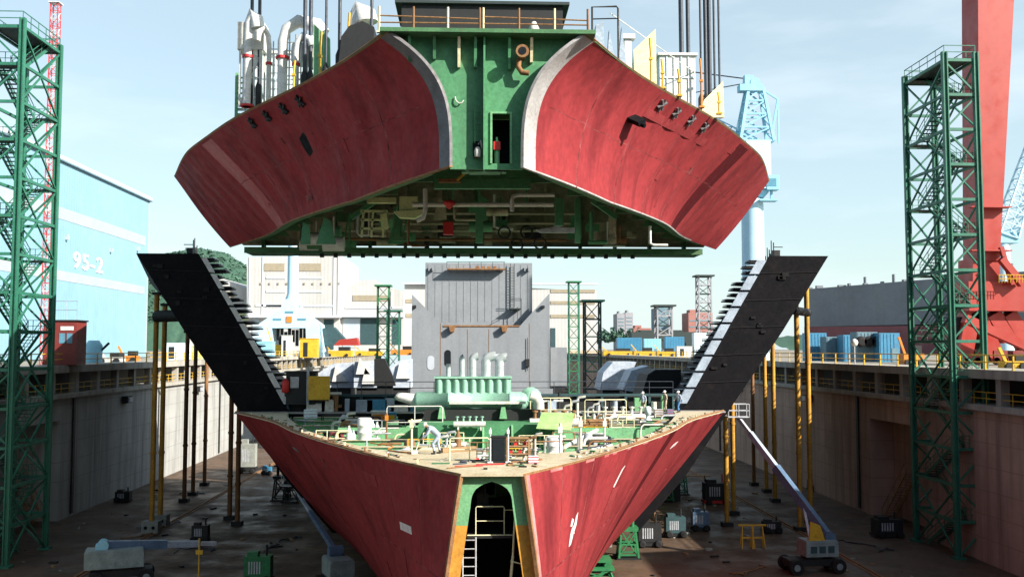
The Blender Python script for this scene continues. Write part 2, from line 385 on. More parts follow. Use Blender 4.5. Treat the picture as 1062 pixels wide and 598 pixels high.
# ground: one sheet with the dock cut out of it, far land to the horizon
g = MB()
Y0, Y1, BIG = -60, DEND + 3, 5000
gx = (-BIG, -DW-4.6, DW+4.6, BIG)
zg = COP - 0.35
g.add([(-BIG, Y0-300, zg), (gx[1], Y0-300, zg), (gx[1], Y1, zg), (-BIG, Y1, zg)], [(0,1,2,3)])
g.add([(gx[2], Y0-300, zg), (BIG, Y0-300, zg), (BIG, Y1, zg), (gx[2], Y1, zg)], [(0,1,2,3)])
g.add([(-BIG, Y1, zg), (BIG, Y1, zg), (BIG, 7500, zg), (-BIG, 7500, zg)], [(0,1,2,3)])
g.add([(gx[1], Y0-300, zg), (gx[2], Y0-300, zg), (gx[2], Y0, zg), (gx[1], Y0, zg)], [(0,1,2,3)])
g.build('ground', M['quay'], kind='structure')

def dock_wall(sd, label, wallmat):
    x = lambda v: sd*v
    t = thing('dock_wall', (sd*DW, 200, 0), label, 'dock wall')
    zs = 12.1       # sill of the gallery
    def B(mb, a, b, y0, y1, z0, z1): mb.bx(min(x(a), x(b)), max(x(a), x(b)), y0, y1, z0, z1)
    f = MB()
    a0, a1, az = 87.0, 98.5, 9.9      # alcove
    B(f, DW, DW+3.0, -60, a0, 0, zs)
    B(f, DW, DW+3.0, a1, DEND, 0, zs)
    B(f, DW, DW+3.0, a0+.002, a1-.002, az, zs)
    f.build('wall_face', wallmat, t)
    f = MB(); B(f, DW+2.4, DW+3.0, a0, a1, 0, az-.003); f.build('alcove', wallmat, t)
    f = MB(); B(f, DW-.45, DW+3.0, -60, DEND, zs+.003, zs+.45); f.build('sill', M['coping'], t)
    f = MB(); B(f, DW-.3, DW+4.6, -60, DEND, COP-.75, COP-.02); f.build('coping', M['coping'], t)
    f = MB(); B(f, DW+3.003, DW+4.0, -60, DEND, 0, COP-.76); f.build('gallery_back_wall', M['black_gear'], t)
    for k in range(70):
        y = 17 + 5.7*k
        c = MB(); B(c, DW+.02, DW+.75, y-.35, y+.35, zs+.453, COP-.753); c.build('column', M['coping'], t)
    rr = MB()
    for z in (zs+.95, zs+1.45):
        rr.tube((x(DW+.2), 40, z), (x(DW+.2), 330, z), .035, 5)
    for k in range(150):
        y = 40 + 1.9*k
        rr.tube((x(DW+.2), y, zs+.45), (x(DW+.2), y, zs+1.45), .03, 4)
    rr.build('gallery_handrail', M['yellow'], t)
    for y in (101.5, 130, 159, 188):
        p = MB(); B(p, DW-.2, DW-.003, y-.22, y+.22, .3, zs-.1); p.build('fender_strip', M['black_gear'], t)
    return t
dock_wall(-1, 'grey concrete dock wall on the side of the sky blue shed, with open gallery under its coping', M['conc'])
dock_wall(1, 'brown stained concrete dock wall on the side of the red gantry leg', M['conc_warm'])
for sd, who in ((-1, 'pale'), (1, 'brown')):
    for k, y in enumerate((116, 146)):
        b = MB(); x0, x1 = sorted((sd*(DW-.05), sd*(DW-.7)))
        b.bx(x0, x1, y-.8, y+.8, 10.7, 11.5)
        b.bx(*sorted((sd*(DW-.7), sd*(DW-.85))), y-.6, y+.6, 10.8, 11.35, 1)
        b.build('floodlight', [M['black_gear'], M['steel']], label=f"dark floodlight box on the {who} dock wall, {'nearer' if k == 0 else 'farther'} of the pair", cat='floodlight', group='floodlights on the dock walls')
    # timber access stair in the alcove
    t = thing('access_stair', (sd*(DW+1.0), 92, 0), f"timber access stair standing in the alcove of the {who} dock wall", 'stair', 'stairs in the wall alcoves')
    s = MB(); q = MB()
    for xx in (DW+.2, DW+1.4):
        s.beam((sd*xx, 96.5, 0.1), (sd*xx, 91.0, 5.4), .10, .3)
        q.beam((sd*xx, 96.5, 1.1), (sd*xx, 91.0, 6.4), .06)
        for i in range(5):
            u = i/4; q.beam((sd*xx, 96.5-5.5*u, .1+5.3*u), (sd*xx, 96.5-5.5*u, 1.1+5.3*u), .05)
    for i in range(18):
        u = (i+.5)/18; s.box((sd*(DW+.8), 96.5-5.5*u, .25+5.3*u), (1.1, .28, .05))
    s.build('flight', M['wood'], t); q.build('handrail', M['wood'], t)

# yellow coping railings
def coping_rail(sd, label):
    t = thing('safety_railing', (sd*(DW+.2), 180, COP), label, 'railing', 'yellow railings along the dock edge')
    x = sd*(DW+.15); z = COP - .02
    a = MB()
    for h in (.6, 1.15): a.tube((x, 60, z+h), (x, 440, z+h), .05, 5)
    a.build('rail', M['yellow'], t)
    for k in range(96):
        y = 60 + 4*k; p = MB(); p.bx(x-.06, x+.06, y-.06, y+.06, z, z+1.18); p.bx(x-.1, x+.1, y-.1, y+.1, z, z+.08); p.build('post', M['yellow'], t)
coping_rail(-1, 'yellow post and rail fence on the dock edge below the sky blue shed')
coping_rail(1, 'yellow post and rail fence on the dock edge before the blue containers')

# ------------------------------------------------------------------ hanging block
XC = 0.83
TOPU = [(40, 4.3), (44.5, 6.6), (49, 9.3), (57, 14.5), (63, 17.8), (69, 20.8), (80, 24.9)]
DECK = [(40, 1.3), (45, 4.3), (52, 7.9), (61, 11.9), (70, 15.2), (80, 20.2)]
ZB = 24.65
ZBT = [(40, 24.6), (49, 24.5), (60, 24.95), (80, 25.35)]
def zbl(y): return lerp(ZBT, y)
def zt(y): return 30.35 + .9*(y-40)/40
def xcu(y): return XC - .25 - .35*(y-40)/40
def hbU(y, z):
    u = max(0, min(1, (z-zbl(y))/(zt(y)-zbl(y))))
    e = .93 + 2.65*max(0, (80-y)/40)**2.8
    b = smooth(DECK, y) + .25*(80-y)/40
    return b + (smooth(TOPU, y)-b)*u**e
def ptU(sd, y, u):
    z = zbl(y) + (zt(y)-zbl(y))*u
    rp = .085*math.sin(2*math.pi*(y+1.2*u)/2.35)*math.sin(math.pi*u)*min(1, (y-40)/4)
    return Vector((xcu(y) + sd*(hbU(y, z)+rp), y, z))
def nrmU(sd, y, u):
    a = ptU(sd, y+.3, u) - ptU(sd, y-.3, u); b = ptU(sd, y, min(1, u+.04)) - ptU(sd, y, max(0, u-.04))
    n = a.cross(b).normalized()
    return n if n.x*sd > 0 else -n
def dup_solid(o, th):
    m = o.modifiers.new('thickness', 'SOLIDIFY'); m.thickness = th; m.offset = -1
    e = o.modifiers.new('crisp', 'EDGE_SPLIT'); e.split_angle = R(35)
UP = thing('hull_block', (XC, 60, ZB), 'huge red and green ship block hanging from wire ropes over the dock', 'ship block', 'hull blocks of the ship')
SEAM = (44.6, 49.4, 54.3, 58.7, 69.5, 74.6)
ys = [40, 40.25, 40.5, 40.75, 40.95] + [40.95 + (62.6-40.95)*i/70 for i in range(1, 71)] + [62.6 + 2.3*i/4 for i in range(1, 5)] + [64.9 + (80-64.9)*i/50 for i in range(1, 51)]
ys = sorted(ys + [s+d for s in SEAM for d in (0, .11)])
us = sorted([0, .012, .05] + [.05 + .87*i/22 for i in range(1, 23)] + [.96, .985, 1.0, .51, .517])
for sd in (-1, 1):
    def mf(i, j, sd=sd):
        y = (ys[i]+ys[i+1])/2
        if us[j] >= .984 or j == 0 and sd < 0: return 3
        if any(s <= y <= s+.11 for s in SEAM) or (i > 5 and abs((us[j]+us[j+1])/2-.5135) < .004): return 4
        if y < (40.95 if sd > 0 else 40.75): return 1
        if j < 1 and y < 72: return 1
        if 62.6 < y < 64.9 and us[j] < .95: return 2
        return 0
    g = MB().grid(lambda i, j: ptU(sd, ys[i], us[j]), len(ys)-1, len(us)-1, mf)
    mm = [M['red'], M['greyband'] if sd > 0 else M['greyband_dark'], M['red_band'] if sd > 0 else M['red_pink'], M['rustedge'], M['red_seam']]  # left shell: shade put into the grey band, sheen into the seam band
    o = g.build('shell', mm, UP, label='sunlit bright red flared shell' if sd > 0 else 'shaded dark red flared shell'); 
    # outward normals, then thickness inwards
    bm = bmesh.new(); bm.from_mesh(o.data)
    bm.faces.ensure_lookup_table(); f = bm.faces[len(bm.faces)//2]
    if f.normal.x*sd < 0: bmesh.ops.reverse_faces(bm, faces=bm.faces)
    bm.to_mesh(o.data); bm.free()
    dup_solid(o, .14)
    # seam of repainted plate, just proud of the shell
    # brackets
    for k, px in enumerate(((310, 87), (292, 99), (276, 110), (261, 120)) if sd < 0 else ((690, 90), (707, 101), (724, 113), (740, 125))):
        y = (50.2, 52.0, 53.9, 55.8)[k]; u = .90
        p = ptU(sd, y, u); n = nrmU(sd, y, u); a = (ptU(sd, y+.3, u)-p).normalized(); b = n.cross(a)
        w = MB()
        for v1, v2 in (((-.45, -.25), (.45, .3)), ((-.4, .35), (.4, -.3)), ((0, -.5), (.05, .45))):
            w.beam(p + n*.1 + a*v1[0]*.75 + b*v1[1]*.75, p + n*.1 + a*v2[0]*.75 + b*v2[1]*.75, .08, .12, n)
        w.box(p + n*.06, (.26, .2, .2))
        w.build('staging_bracket', M['black_gear'] if sd < 0 else M['greyband_dark'], UP)
    y, u = 52.5, .60
    if sd > 0: y, u = 48.6, .70
    p = ptU(sd, y, u); n = nrmU(sd, y, u); a = (ptU(sd, y+.3, u)-p).normalized(); b = n.cross(a)
    if b.z < 0: b = -b
    w = MB()
    if sd < 0:
        w.prism([p + a*c[0]*1.7 + b*c[1] - n*.02 for c in ((-.8, .35), (-.1, .6), (.6, .3), (.85, -.35), (.3, -.75), (-.5, -.4))], n*.06)
    else:
        w.prism([p + a*c[0] + b*c[1] for c in ((-.45, .05), (.15, .35), (.35, .1), (-.1, -.15))], n*.7)
        w.tube(p + n*.05, p + n*.9, .12, 8)
    w.build('lifting_lug', M['black'], UP)
    rr_ = random.Random(90+sd)
    for k in range(9):
        y = rr_.uniform(44, 77); u = rr_.uniform(.1, .9); hy = rr_.choice((.10, .15, .3, .6)); hu = rr_.choice((.015, .03, .06))
        if k < 4 and sd > 0: y = (50.5, 53, 55.5, 58)[k]; u = .80; hy = 1.15; hu = .035
        mb_ = MB()
        P = [ptU(sd, y+a_*hy, max(.03, min(.97, u+b2*hu))) for a_, b2 in ((-1, -1), (1, -1), (1, 1), (-1, 1))]
        n_ = nrmU(sd, y, u)
        mb_.prism([q_ - n_*.01 for q_ in P], n_*.035)
        mb_.build('primer_patch', M[('red_patch', 'red_seam', 'red_patch', 'red_patch')[k % 4 if not (k < 4 and sd > 0) else 2]], UP)
    # two faint cover plates at the outer end
    for dy in (0, 1.2, 2.4):
        pass
# transom
tm = MB()
prof = [(hbU(40, ZB + (zt(40)-ZB)*i/16), ZB + (zt(40)-ZB)*i/16) for i in range(17)]
XU = xcu(40)
yT = 40.75
L_ = [(XU - h - .02, z) for h, z in prof]; R_ = [(XU + h + .02, z) for h, z in prof]
dx0, dx1, dz0, dz1 = XU + .25, XU + 1.0, ZB + .25, ZB + 2.4        # doorway
zr = sorted(set([ZB, dz0, dz1] + [z for _, z in prof]))
def wid(z): return hbU(40, z)
for za, zb in zip(zr, zr[1:]):
    la, lb, ra, rb = XU - wid(za), XU - wid(zb), XU + wid(za), XU + wid(zb)
    spans = [((la, lb), (ra, rb))]
    if dz0 <= za and zb <= dz1: spans = [((la, lb), (dx0, dx0)), ((dx1, dx1), (ra, rb))]
    for (a, b), (c, d) in spans:
        tm.add([(a, yT, za), (c, yT, za), (d, yT, zb), (b, yT, zb)], [(0,1,2,3)])
o = tm.build('transom', M['green'], UP); TRA = o
bm = bmesh.new(); bm.from_mesh(o.data); bmesh.ops.remove_doubles(bm, verts=bm.verts, dist=.001); bmesh.ops.recalc_face_normals(bm, faces=bm.faces)
if bm.faces[:][0].normal.y > 0: bmesh.ops.reverse_faces(bm, faces=bm.faces)
bm.to_mesh(o.data); bm.free(); dup_solid(o, .12)
def prt(name, m, fn, parent=None, label=None):
    b = MB(); fn(b); return b.build(name, m, parent if parent is not None else UP, label)
prt('centre_stiffener', M['green'], lambda b: b.bx(XU-.14, XU-.06, yT-.5, yT-.01, ZB-.1, zt(40)-.1))
prt('edge_lip', M['green_dk'], lambda b: b.bx(XU-4.5, XU+4.6, yT-.9, yT+.4, zt(40)-.05, zt(40)+.12))
prt('door_recess', M['dark'], lambda b: (b.bx(dx0-.05, dx1+.05, yT+1.4, yT+1.5, dz0-.05, dz1+.05), b.bx(dx0-.1, dx0-.02, yT+.13, yT+1.4, dz0, dz1), b.bx(dx1+.02, dx1+.1, yT+.13, yT+1.4, dz0, dz1)), TRA)
prt('door_frame', M['green_lt'], lambda b: (b.bx(dx0-.09, dx0-.002, yT-.07, yT-.004, dz0, dz1+.08), b.bx(dx1+.002, dx1+.09, yT-.07, yT-.004, dz0, dz1+.08), b.bx(dx0-.002, dx1+.002, yT-.07, yT-.004, dz1+.002, dz1+.08)), TRA)
for xx, ln in ((-3.25, 1.0), (-2.2, .9), (-1.15, 1.25), (-.45, 1.25), (1.0, 1.3), (1.95, 1.0)):
    c = ln > 1.2 or xx > 1.5
    prt('hanger_plate', M['creamplate'] if (xx in (-1.15, 1.95)) else M['green'], lambda b: b.prism([(XU+xx-.09, yT-.5, zt(40)-.1), (XU+xx-.09, yT-.02, zt(40)-.1), (XU+xx-.09, yT-.02, zt(40)-.1-ln), (XU+xx-.09, yT-.22, zt(40)-.1-ln)], (.12, 0, 0)))
def pipe_flange(b):
    c = Vector((XU+1.5, yT-.02, zt(40)-.8))
    b.tube(c, c + Vector((0, -.75, 0)), .19, 14)
    b.lathe([(.28, -.82), (.28, -.70)], c, 16, 'y')
    b.path([c + Vector((-.12, -.15, -.2)), c + Vector((-.15, -.3, -.55)), c + Vector((0, -.35, -.8)), c + Vector((.3, -.35, -.82))], .12, 8)
OBP = prt('overboard_pipe', M['rustedge'], pipe_flange)
prt('pipe_mouth', M['dark'], lambda b: b.tube((XU+1.5, yT-.86, zt(40)-.8), (XU+1.5, yT-.845, zt(40)-.8), .17, 14), OBP)
def oval(b):
    c = Vector((XU-.42, yT-.06, ZB+.85))
    b.prism([c + Vector((.17*math.cos(t), 0, .16*math.sin(t) + (.22 if math.sin(t) > 0 else -.22))) for t in [2*math.pi*i/18 for i in range(18)]], (0, .05, 0))
prt('manhole', M['dark'], oval, TRA)
prt('hose_bundle', M['pipewhite'], lambda b: (b.lathe([(.13, 0), (.15, .25), (.09, .4), (.05, .42)], (XU-.38, yT-.2, ZB+.5), 10), b.path([(XU-.35, yT-.12, ZB+1.05), (XU-.25, yT-.2, ZB+1.2), (XU-.2, yT-.15, ZB+.9)], .03, 6)))
tag(prt('gas_bottle', M['green_lt'], lambda b: b.lathe([(.12, 0), (.12, .95), (.05, 1.1), (.05, 1.2)], (dx0+.2, yT+.3, dz0), 10)), 'pale green bottle inside the doorway')
prt('warning_board', M['redpaint'], lambda b: b.box((dx0+.2, yT+.12, dz0+.8), (.3, .04, .36)))
prt('rung_ladder', M['green'], lambda b: (b.tube((XU-.5, yT-.12, ZB+1.1), (XU-.5, yT-.12, ZB+2.6), .025, 5), b.tube((XU-.2, yT-.12, ZB+1.1), (XU-.2, yT-.12, ZB+2.6), .025, 5), [b.tube((XU-.5, yT-.12, ZB+1.2+.25*i), (XU-.2, yT-.12, ZB+1.2+.25*i), .015, 4) for i in range(6)]))
prt('hose', M['pipewhite'], lambda b: (b.path([(XU-1.35, yT-.06, ZB+3.1), (XU-1.32, yT-.1, ZB+2.95), (XU-1.25, yT-.12, ZB+2.85), (XU-1.15, yT-.12, ZB+2.8), (XU-1.05, yT-.12, ZB+2.84), (XU-.98, yT-.1, ZB+2.95)], .03, 6)))
# deck plate, closing the block on top
dk = MB(); ny = 40
dk.grid(lambda i, j: (xcu(40+i) + (hbU(40+i, zt(40+i))-.05)*(2*j/8-1), 40+i+(.75 if i == 0 else 0), zt(40+i)-.06), ny, 8)
o = dk.build('deck', M['green_dk'], UP); dup_solid(o, -.08)
# inside: aft web frames, deck beams, far bulkhead
yb = 78.2
fb = MB()
nz = 10
fb.grid(lambda i, j: (xcu(yb) + (2*i/12-1)*(hbU(yb, zbl(yb) + (zt(yb)-zbl(yb))*j/nz)-.6), yb, zbl(yb)+.02 + (zt(yb)-zbl(yb)-.15)*j/nz), 12, nz)
o = fb.build('bulkhead', M['hold'], UP); dup_solid(o, .1)
for k in range(13):
    xx = -17 + 34*k/12
    prt('bulkhead_stiffener', M['hold'] if k % 3 else M['green_dk'], lambda b: b.bx(xcu(yb)+xx-.12, xcu(yb)+xx+.12, yb-.7, yb-.01, ZB, zt(yb)-.2))
def rim(b):
    b.bx(xcu(79)-18.3, xcu(79)+18.3, 76.9, 79.8, ZB+.0, ZB+.10)
    b.bx(xcu(79)-18.3, xcu(79)+18.3, 76.75, 76.9, ZB-.05, ZB+.42)
prt('bottom_girder', M['green_dk'], rim)
for k in range(24):
    xx = xcu(79) - 12.2 + 1.08*k
    prt('joint_tab', M['black_gear'], lambda b: b.bx(xx-.16, xx+.16, 76.8, 77.0, ZB-.38, ZB-.06))
for y in (44.5, 48, 52, 56, 60, 64, 68, 72, 75):
    for sd in (-1, 1):
        w = MB(); n = 8
        zz = [zbl(y)+.2 + (zt(y)-zbl(y)-1.0)*i/n for i in range(n+1)]
        out = [Vector((xcu(y) + sd*(hbU(y, z)-.55-.035*abs(y-52 if y > 52 else 0)), y, z)) for z in zz]
        dep = min(1.3, hbU(y, ZB)*.35)
        inn = [p - Vector((sd*dep, 0, 0)) for p in out]
        w.prism(out + inn[::-1], (0, .1, 0))
        w.build('web_frame', M['green_dk'], UP)
    prt('deck_beam', M['green_dk'], lambda b: b.bx(xcu(y)-hbU(y, zt(y)-1.2)+.6, xcu(y)+hbU(y, zt(y)-1.2)-.6, y, y+.12, zt(y)-1.1, zt(y)-.2))
# lower flange ledge inside the shell
for sd in (-1, 1):
    yy = [42 + i*2 for i in range(18)]
    o = MB().grid(lambda i, j: (xcu(yy[i]) + sd*(hbU(yy[i], zbl(yy[i])+.12) - .12 - j*.55*min(1, hbU(yy[i], ZB)/4)), yy[i], zbl(yy[i])+.12), len(yy)-1, 1).build('flange', M['green_dk'], UP)
    dup_solid(o, .06)
# items low in the open hold
def Q(px, py, d): return U(px, py, d)
def tb(b, a, c, r, n=8): b.tube(a, c, r, n)
prt('cross_pipe', M['pipewhite'], lambda b: tb(b, Q(428, 212, 52), Q(574, 212, 52), .13))
prt('drop_pipe', M['pipewhite'], lambda b: b.path([Q(575, 202, 51), Q(537, 202, 51), Q(532, 204, 51), Q(531, 208, 51), Q(531, 219, 51)], .11, 8))
prt('loop_pipe', M['pipewhite'], lambda b: b.path([Q(441, 196, 51), Q(441, 218, 51), Q(439, 226, 51), Q(432, 229, 51)], .12, 8))
prt('cross_girder', M['green'], lambda b: b.beam(Q(450, 191, 50), Q(550, 191, 50), .35, .5))
prt('girder_ledge', M['rustedge'], lambda b: b.beam(Q(455, 187.5, 49.6), Q(478, 187.5, 49.6), .3, .18))
prt('centre_girder', M['green'], lambda b: (b.beam(Q(479, 175.5, 44), Q(525, 175.5, 44), .5, .35), b.prism([Q(480, 172, 43), Q(526, 172, 43), Q(519, 178, 43), Q(487, 178, 43)], (0, .8, 0))))
for px, y0, y1, w in ((497, 178, 212, .14), (497, 212, 252, .42), (526, 178, 196, .12), (580, 206, 234, .48), (599, 206, 252, .3), (546, 190, 212, .1), (470, 190, 212, .1)):
    prt('stanchion', M['green'], lambda b: b.beam(Q(px, y0, 54), Q(px, y1, 54), w, .3, (0, 1, 0)))
prt('stay', M['green'], lambda b: b.beam(Q(461, 190, 52), Q(467, 210, 52), .1))
prt('stay', M['yellow'], lambda b: b.beam(Q(484, 178, 47), Q(474, 187, 47), .1))
prt('red_valve', M['redpaint'], lambda b: b.lathe([(.05, -.25), (.3, .0), (.34, .15), (.1, .25)], Q(466, 212, 51.7), 8))
prt('junction_box', M['redpaint'], lambda b: b.box(Q(465, 237, 58), (.62, .5, .75)))
def frame_rack(b):
    for px in (377, 387, 399):
        b.beam(Q(px, 219, 55), Q(px-2, 246, 55), .12)
    for py in (219, 228, 237): b.beam(Q(374, py, 55), Q(402, py, 55), .12)
    b.prism([Q(394, 222, 54.8), Q(401, 221, 54.8), Q(403, 236, 54.8), Q(396, 238, 54.8)], (0, .2, 0))
prt('pipe_rack', M['palegreen'], frame_rack)  # bright lime here and on the machine bed stands in for missing sunlight
prt('machine_bed', M['palegreen'], lambda b: (b.box(Q(424, 213, 54), (1.0, .8, .9)), b.prism([Q(408, 219, 53.5), Q(440, 217, 53.5), Q(438, 222, 53.5), Q(430, 226, 53.5), Q(414, 225, 53.5)], (0, .7, 0)), b.box(Q(396, 208, 54), (1.6, .4, .3))))
prt('bracket_plate', M['steel'], lambda b: (b.prism([Q(556, 238, 56), Q(572, 236, 56), Q(580, 230, 56), Q(582, 236, 56), Q(598, 236, 56), Q(598, 241, 56), Q(560, 241, 56)], (0, .25, 0))))
for k, (px, py) in enumerate(((546, 241), (523, 241), (560, 252), (536, 254))):
    prt('hose_coil', M['black_gear'], lambda b: b.path([Q(px, py, 62) + Vector((.38*math.cos(t), 0, .38*math.sin(t))) for t in [2*math.pi*i/14 for i in range(15)]], .06, 6))
for k in range(26):
    px = random.uniform(300, 660); py = random.uniform(226, 252)
    c = Q(px, py, 76.3); w = random.uniform(.3, 1.3); h = random.uniform(.3, 1.0)
    prt('bulkhead_fitting', random.choice([M['hold'], M['green_dk'], M['black_gear'], M['hold']]), lambda b: b.box(c, (w, random.uniform(.5, 1.2), h)))
for k in range(4):
    py = (221, 232, 239, 248)[k]
    prt('hold_pipe', random.choice([M['hold'], M['green_dk'], M['rustedge']]), lambda b: b.tube(Q(random.uniform(300, 420), py, 74), Q(random.uniform(560, 680), py+random.uniform(-2, 2), 74), .12, 6))
rr = random.Random(77)
for k in range(34):
    px = rr.uniform(310, 690); d = rr.uniform(56, 74); ty = 196 + abs(px-500)*.18 + rr.uniform(0, 14); by = min(253, ty + rr.uniform(8, 34))
    m = rr.choice(['green', 'green', 'green_lt', 'hold', 'pipewhite', 'green_dk', 'rustedge'])
    if k % 4 == 0: prt('hold_riser', M[m], lambda b: b.path([Q(px, ty, d), Q(px, by, d), Q(px+rr.uniform(-9, 9), by+2, d), Q(px+rr.uniform(10, 24), by+2, d)], rr.uniform(.06, .13), 6))
    elif k % 4 == 1: prt('hold_frame', M[m], lambda b: (b.beam(Q(px, ty, d), Q(px, by, d), .12, .4, (0, 1, 0)), b.beam(Q(px-7, by, d), Q(px+7, by, d), .12, .5), b.beam(Q(px-7, by, d), Q(px, ty, d), .1)))
    elif k % 4 == 2: prt('hold_tank', M[m], lambda b: (b.tube(Q(px, by, d)+Vector((-.7, 0, 0)), Q(px, by, d)+Vector((.7, 0, 0)), rr.uniform(.25, .5), 12), b.beam(Q(px, by, d), Q(px, ty, d), .1)))
    else: prt('hold_plate', M['green' if k % 3 else 'hold'], lambda b: b.prism([Q(px-rr.uniform(4, 12), by, d), Q(px+rr.uniform(4, 12), by, d), Q(px+4, ty+4, d), Q(px-3, ty, d)], (0, .12, 0)))
for sd in (-1, 1):
    prt('hold_bracket', M['green'], lambda b: b.beam(Q(502+sd*112, 208, 60), Q(502+sd*138, 226, 60), .25, .3))

# ------------------------------------------------------------------ lower block
LO = thing('hull_block', (XC, 60, 0), 'red lower stern block of the ship resting on the dock floor, narrow stern towards us', 'ship block', 'hull blocks of the ship')
ZD, ZK = 11.9, 2.0
def hbL(y, z):
    s = y-40; bot = 2.5+.1*s+.0032*s*s; t = max(0, min(1, (z-ZK)/(ZD-ZK))); p = 1.3-.38*s/40
    return bot + (smooth(DECK, y)-bot)*t**p
def ptL(sd, y, z): return Vector((XC + sd*hbL(y, z), y, z))
ysl = [40, 40.15, 40.4] + [40.4 + (60.6-40.4)*i/36 for i in range(1, 37)] + [60.6 + .65*i for i in range(1, 5)] + [63.2 + (80-63.2)*i/26 for i in range(1, 27)]
SEAML = (43.1, 46.4, 50.2, 55.0, 67.5, 72.8)
ysl = sorted(ysl + [s+d for s in SEAML for d in (0, .07)])
zsl = sorted([ZK + (ZD-.22-ZK)*i/24 for i in range(25)] + [ZD-.1, ZD, 7.50, 7.56])
for sd in (-1, 1):
    def mf(i, j, sd=sd):
        y = (ysl[i]+ysl[i+1])/2
        if y < 40.15 or j == len(zsl)-2: return 3
        if 60.6 < y < 63.2 and sd > 0: return 2
        if any(s <= y <= s+.07 for s in SEAML) or abs((zsl[j]+zsl[j+1])/2-7.53) < .03: return 4
        if (j == len(zsl)-3 and sd > 0 and math.sin(y*2.1)+math.sin(y*3.7+1) > .5) or (y < 40.4 and sd > 0): return 1
        return 0
    o = MB().grid(lambda i, j: ptL(sd, ysl[i], zsl[j]), len(ysl)-1, len(zsl)-1, mf).build('shell', [M['red'], M['red_dusty'], M['red_band'], M['rustedge'], M['red_seam']], LO, label='sunlit bright red hull side' if sd > 0 else 'shaded dark red hull side')
    bm = bmesh.new(); bm.from_mesh(o.data); bm.faces.ensure_lookup_table()
    if bm.faces[len(bm.faces)//2].normal.x*sd < 0: bmesh.ops.reverse_faces(bm, faces=bm.faces)
    bm.to_mesh(o.data); bm.free(); dup_solid(o, .15)
def on_shell(sd, px, py):
    """ray of the photo against the side shell"""
    best = None
    y = 40.5
    while y < 79:
        p = U(px, py, y); e = sd*(p.x-XC) - hbL(y, min(p.z, ZD))
        if e < 0: return p
        y += .05
    return None
def nrmL(sd, p):
    a = ptL(sd, p.y+.3, p.z)-ptL(sd, p.y-.3, p.z); b = ptL(sd, p.y, p.z+.2)-ptL(sd, p.y, p.z-.2)
    n = a.cross(b).normalized(); return n if n.x*sd > 0 else -n
def prl(name, m, fn, label=None, parent=None):
    b = MB(); fn(b); return b.build(name, m, parent or LO, label)
def patch(sd, px, py, poly, m, name):
    p = on_shell(sd, px, py)
    if p is None: return
    n = nrmL(sd, p); a = (ptL(sd, p.y+.3, p.z)-ptL(sd, p.y-.3, p.z)).normalized(); b_ = n.cross(a)
    if b_.z < 0: b_ = -b_
    if sd < 0 and False: a = -a
    prl(name, m, lambda b: [b.prism([p + a*(u*1.7) + b_*v - n*.02 for u, v in pl], n*.045) for pl in poly])
SC = ([(-.25, -.75), (-.05, -.7), (.12, -.2), (.3, .1), (.32, .7), (.18, .55), (.05, .15), (-.12, .05), (-.22, -.2)], [(-.3, .2), (-.15, .15), (-.05, .45), (-.2, .55)], [(.0, -.3), (.2, -.25), (.1, -.1)])
patch(1, 594, 548, SC, M['markwhite'], 'chalk_mark')
patch(1, 642, 494, [[(-.35, -.5), (-.2, -.55), (.1, .3), (.25, .6), (.0, .4)]], M['markwhite'], 'chalk_mark')
patch(1, 699, 461, [[(-.7, -.2), (.4, -.1), (.7, .2), (-.3, .1)]], M['markwhite'], 'chalk_mark')
patch(-1, 421, 546, [[(-.5, -.2), (.5, -.25), (.5, .12), (-.5, .16)]], M['markwhite'], 'painted_mark')
patch(-1, 306, 465, [[(-.8, -.15), (.5, -.15), (.5, .1), (-.8, .1)]], M['greyband_dark'], 'painted_mark')

for sd in (-1, 1):
    rr = random.Random(60+sd)
    for k in range(7):
        y = rr.uniform(41.5, 74); z = rr.uniform(4.5, 11); hy = rr.choice((.1, .15, .4, .8)); hz_ = rr.choice((.3, .6, 1.2))
        P = [ptL(sd, y+a_*hy, min(11.5, z+b2*hz_)) for a_, b2 in ((-1, -1), (1, -1), (1, 1), (-1, 1))]; n = nrmL(sd, Vector((0, y, z)))
        prl('primer_patch', M[('red_patch', 'red_patch', 'red_patch', 'red_seam')[k % 4]], lambda b: b.prism([q - n*.01 for q in P], n*.035))
# transom of the lower block with its arched opening
yS = 40.35
def hole(z):
    # half width of the arch at height z
    if z > 11.45: return 0
    if z > 10.6: return .86*math.sqrt(max(0, 1-((z-10.6)/.85)**2))**.7
    return .86 + (10.6-z)*.145
CXH = XC - .02
def strip(z0, z1, n, name, m):
    b = MB()
    for i in range(n):
        za, zb = z0+(z1-z0)*i/n, z0+(z1-z0)*(i+1)/n
        for sd in (-1, 1):
            oa, ob, ha, hb_ = hbL(40.3, za), hbL(40.3, zb), hole(za), hole(zb)
            b.add([(CXH+sd*ha, yS, za), (XC+sd*oa, yS, za), (XC+sd*ob, yS, zb), (CXH+sd*hb_, yS, zb)], [(0,1,2,3)])
    o = b.build(name, m, LO)
    bm = bmesh.new(); bm.from_mesh(o.data); bmesh.ops.remove_doubles(bm, verts=bm.verts, dist=.001)
    for f in bm.faces:
        if f.normal.y > 0: f.normal_flip()
    bm.to_mesh(o.data); bm.free(); dup_solid(o, .3)
strip(9.75, ZD-.06, 14, 'transom', M['green_lt'])
strip(ZK, 9.747, 8, 'stern_frame', M['ochre'])
def tunnel(b):
    b.bx(CXH-1.9, CXH+1.9, 47, 47.1, ZK, 11.5)
    for s in (-1, 1): b.prism([(CXH+s*2.15, 40.75, ZK), (CXH+s*1.0, 40.75, 11.45), (CXH+s*1.05, 40.75, 11.45), (CXH+s*2.2, 40.75, ZK)], (0, 6.2, 0))
    b.bx(CXH-1.0, CXH+1.0, 40.8, 47, 11.46, 11.56)
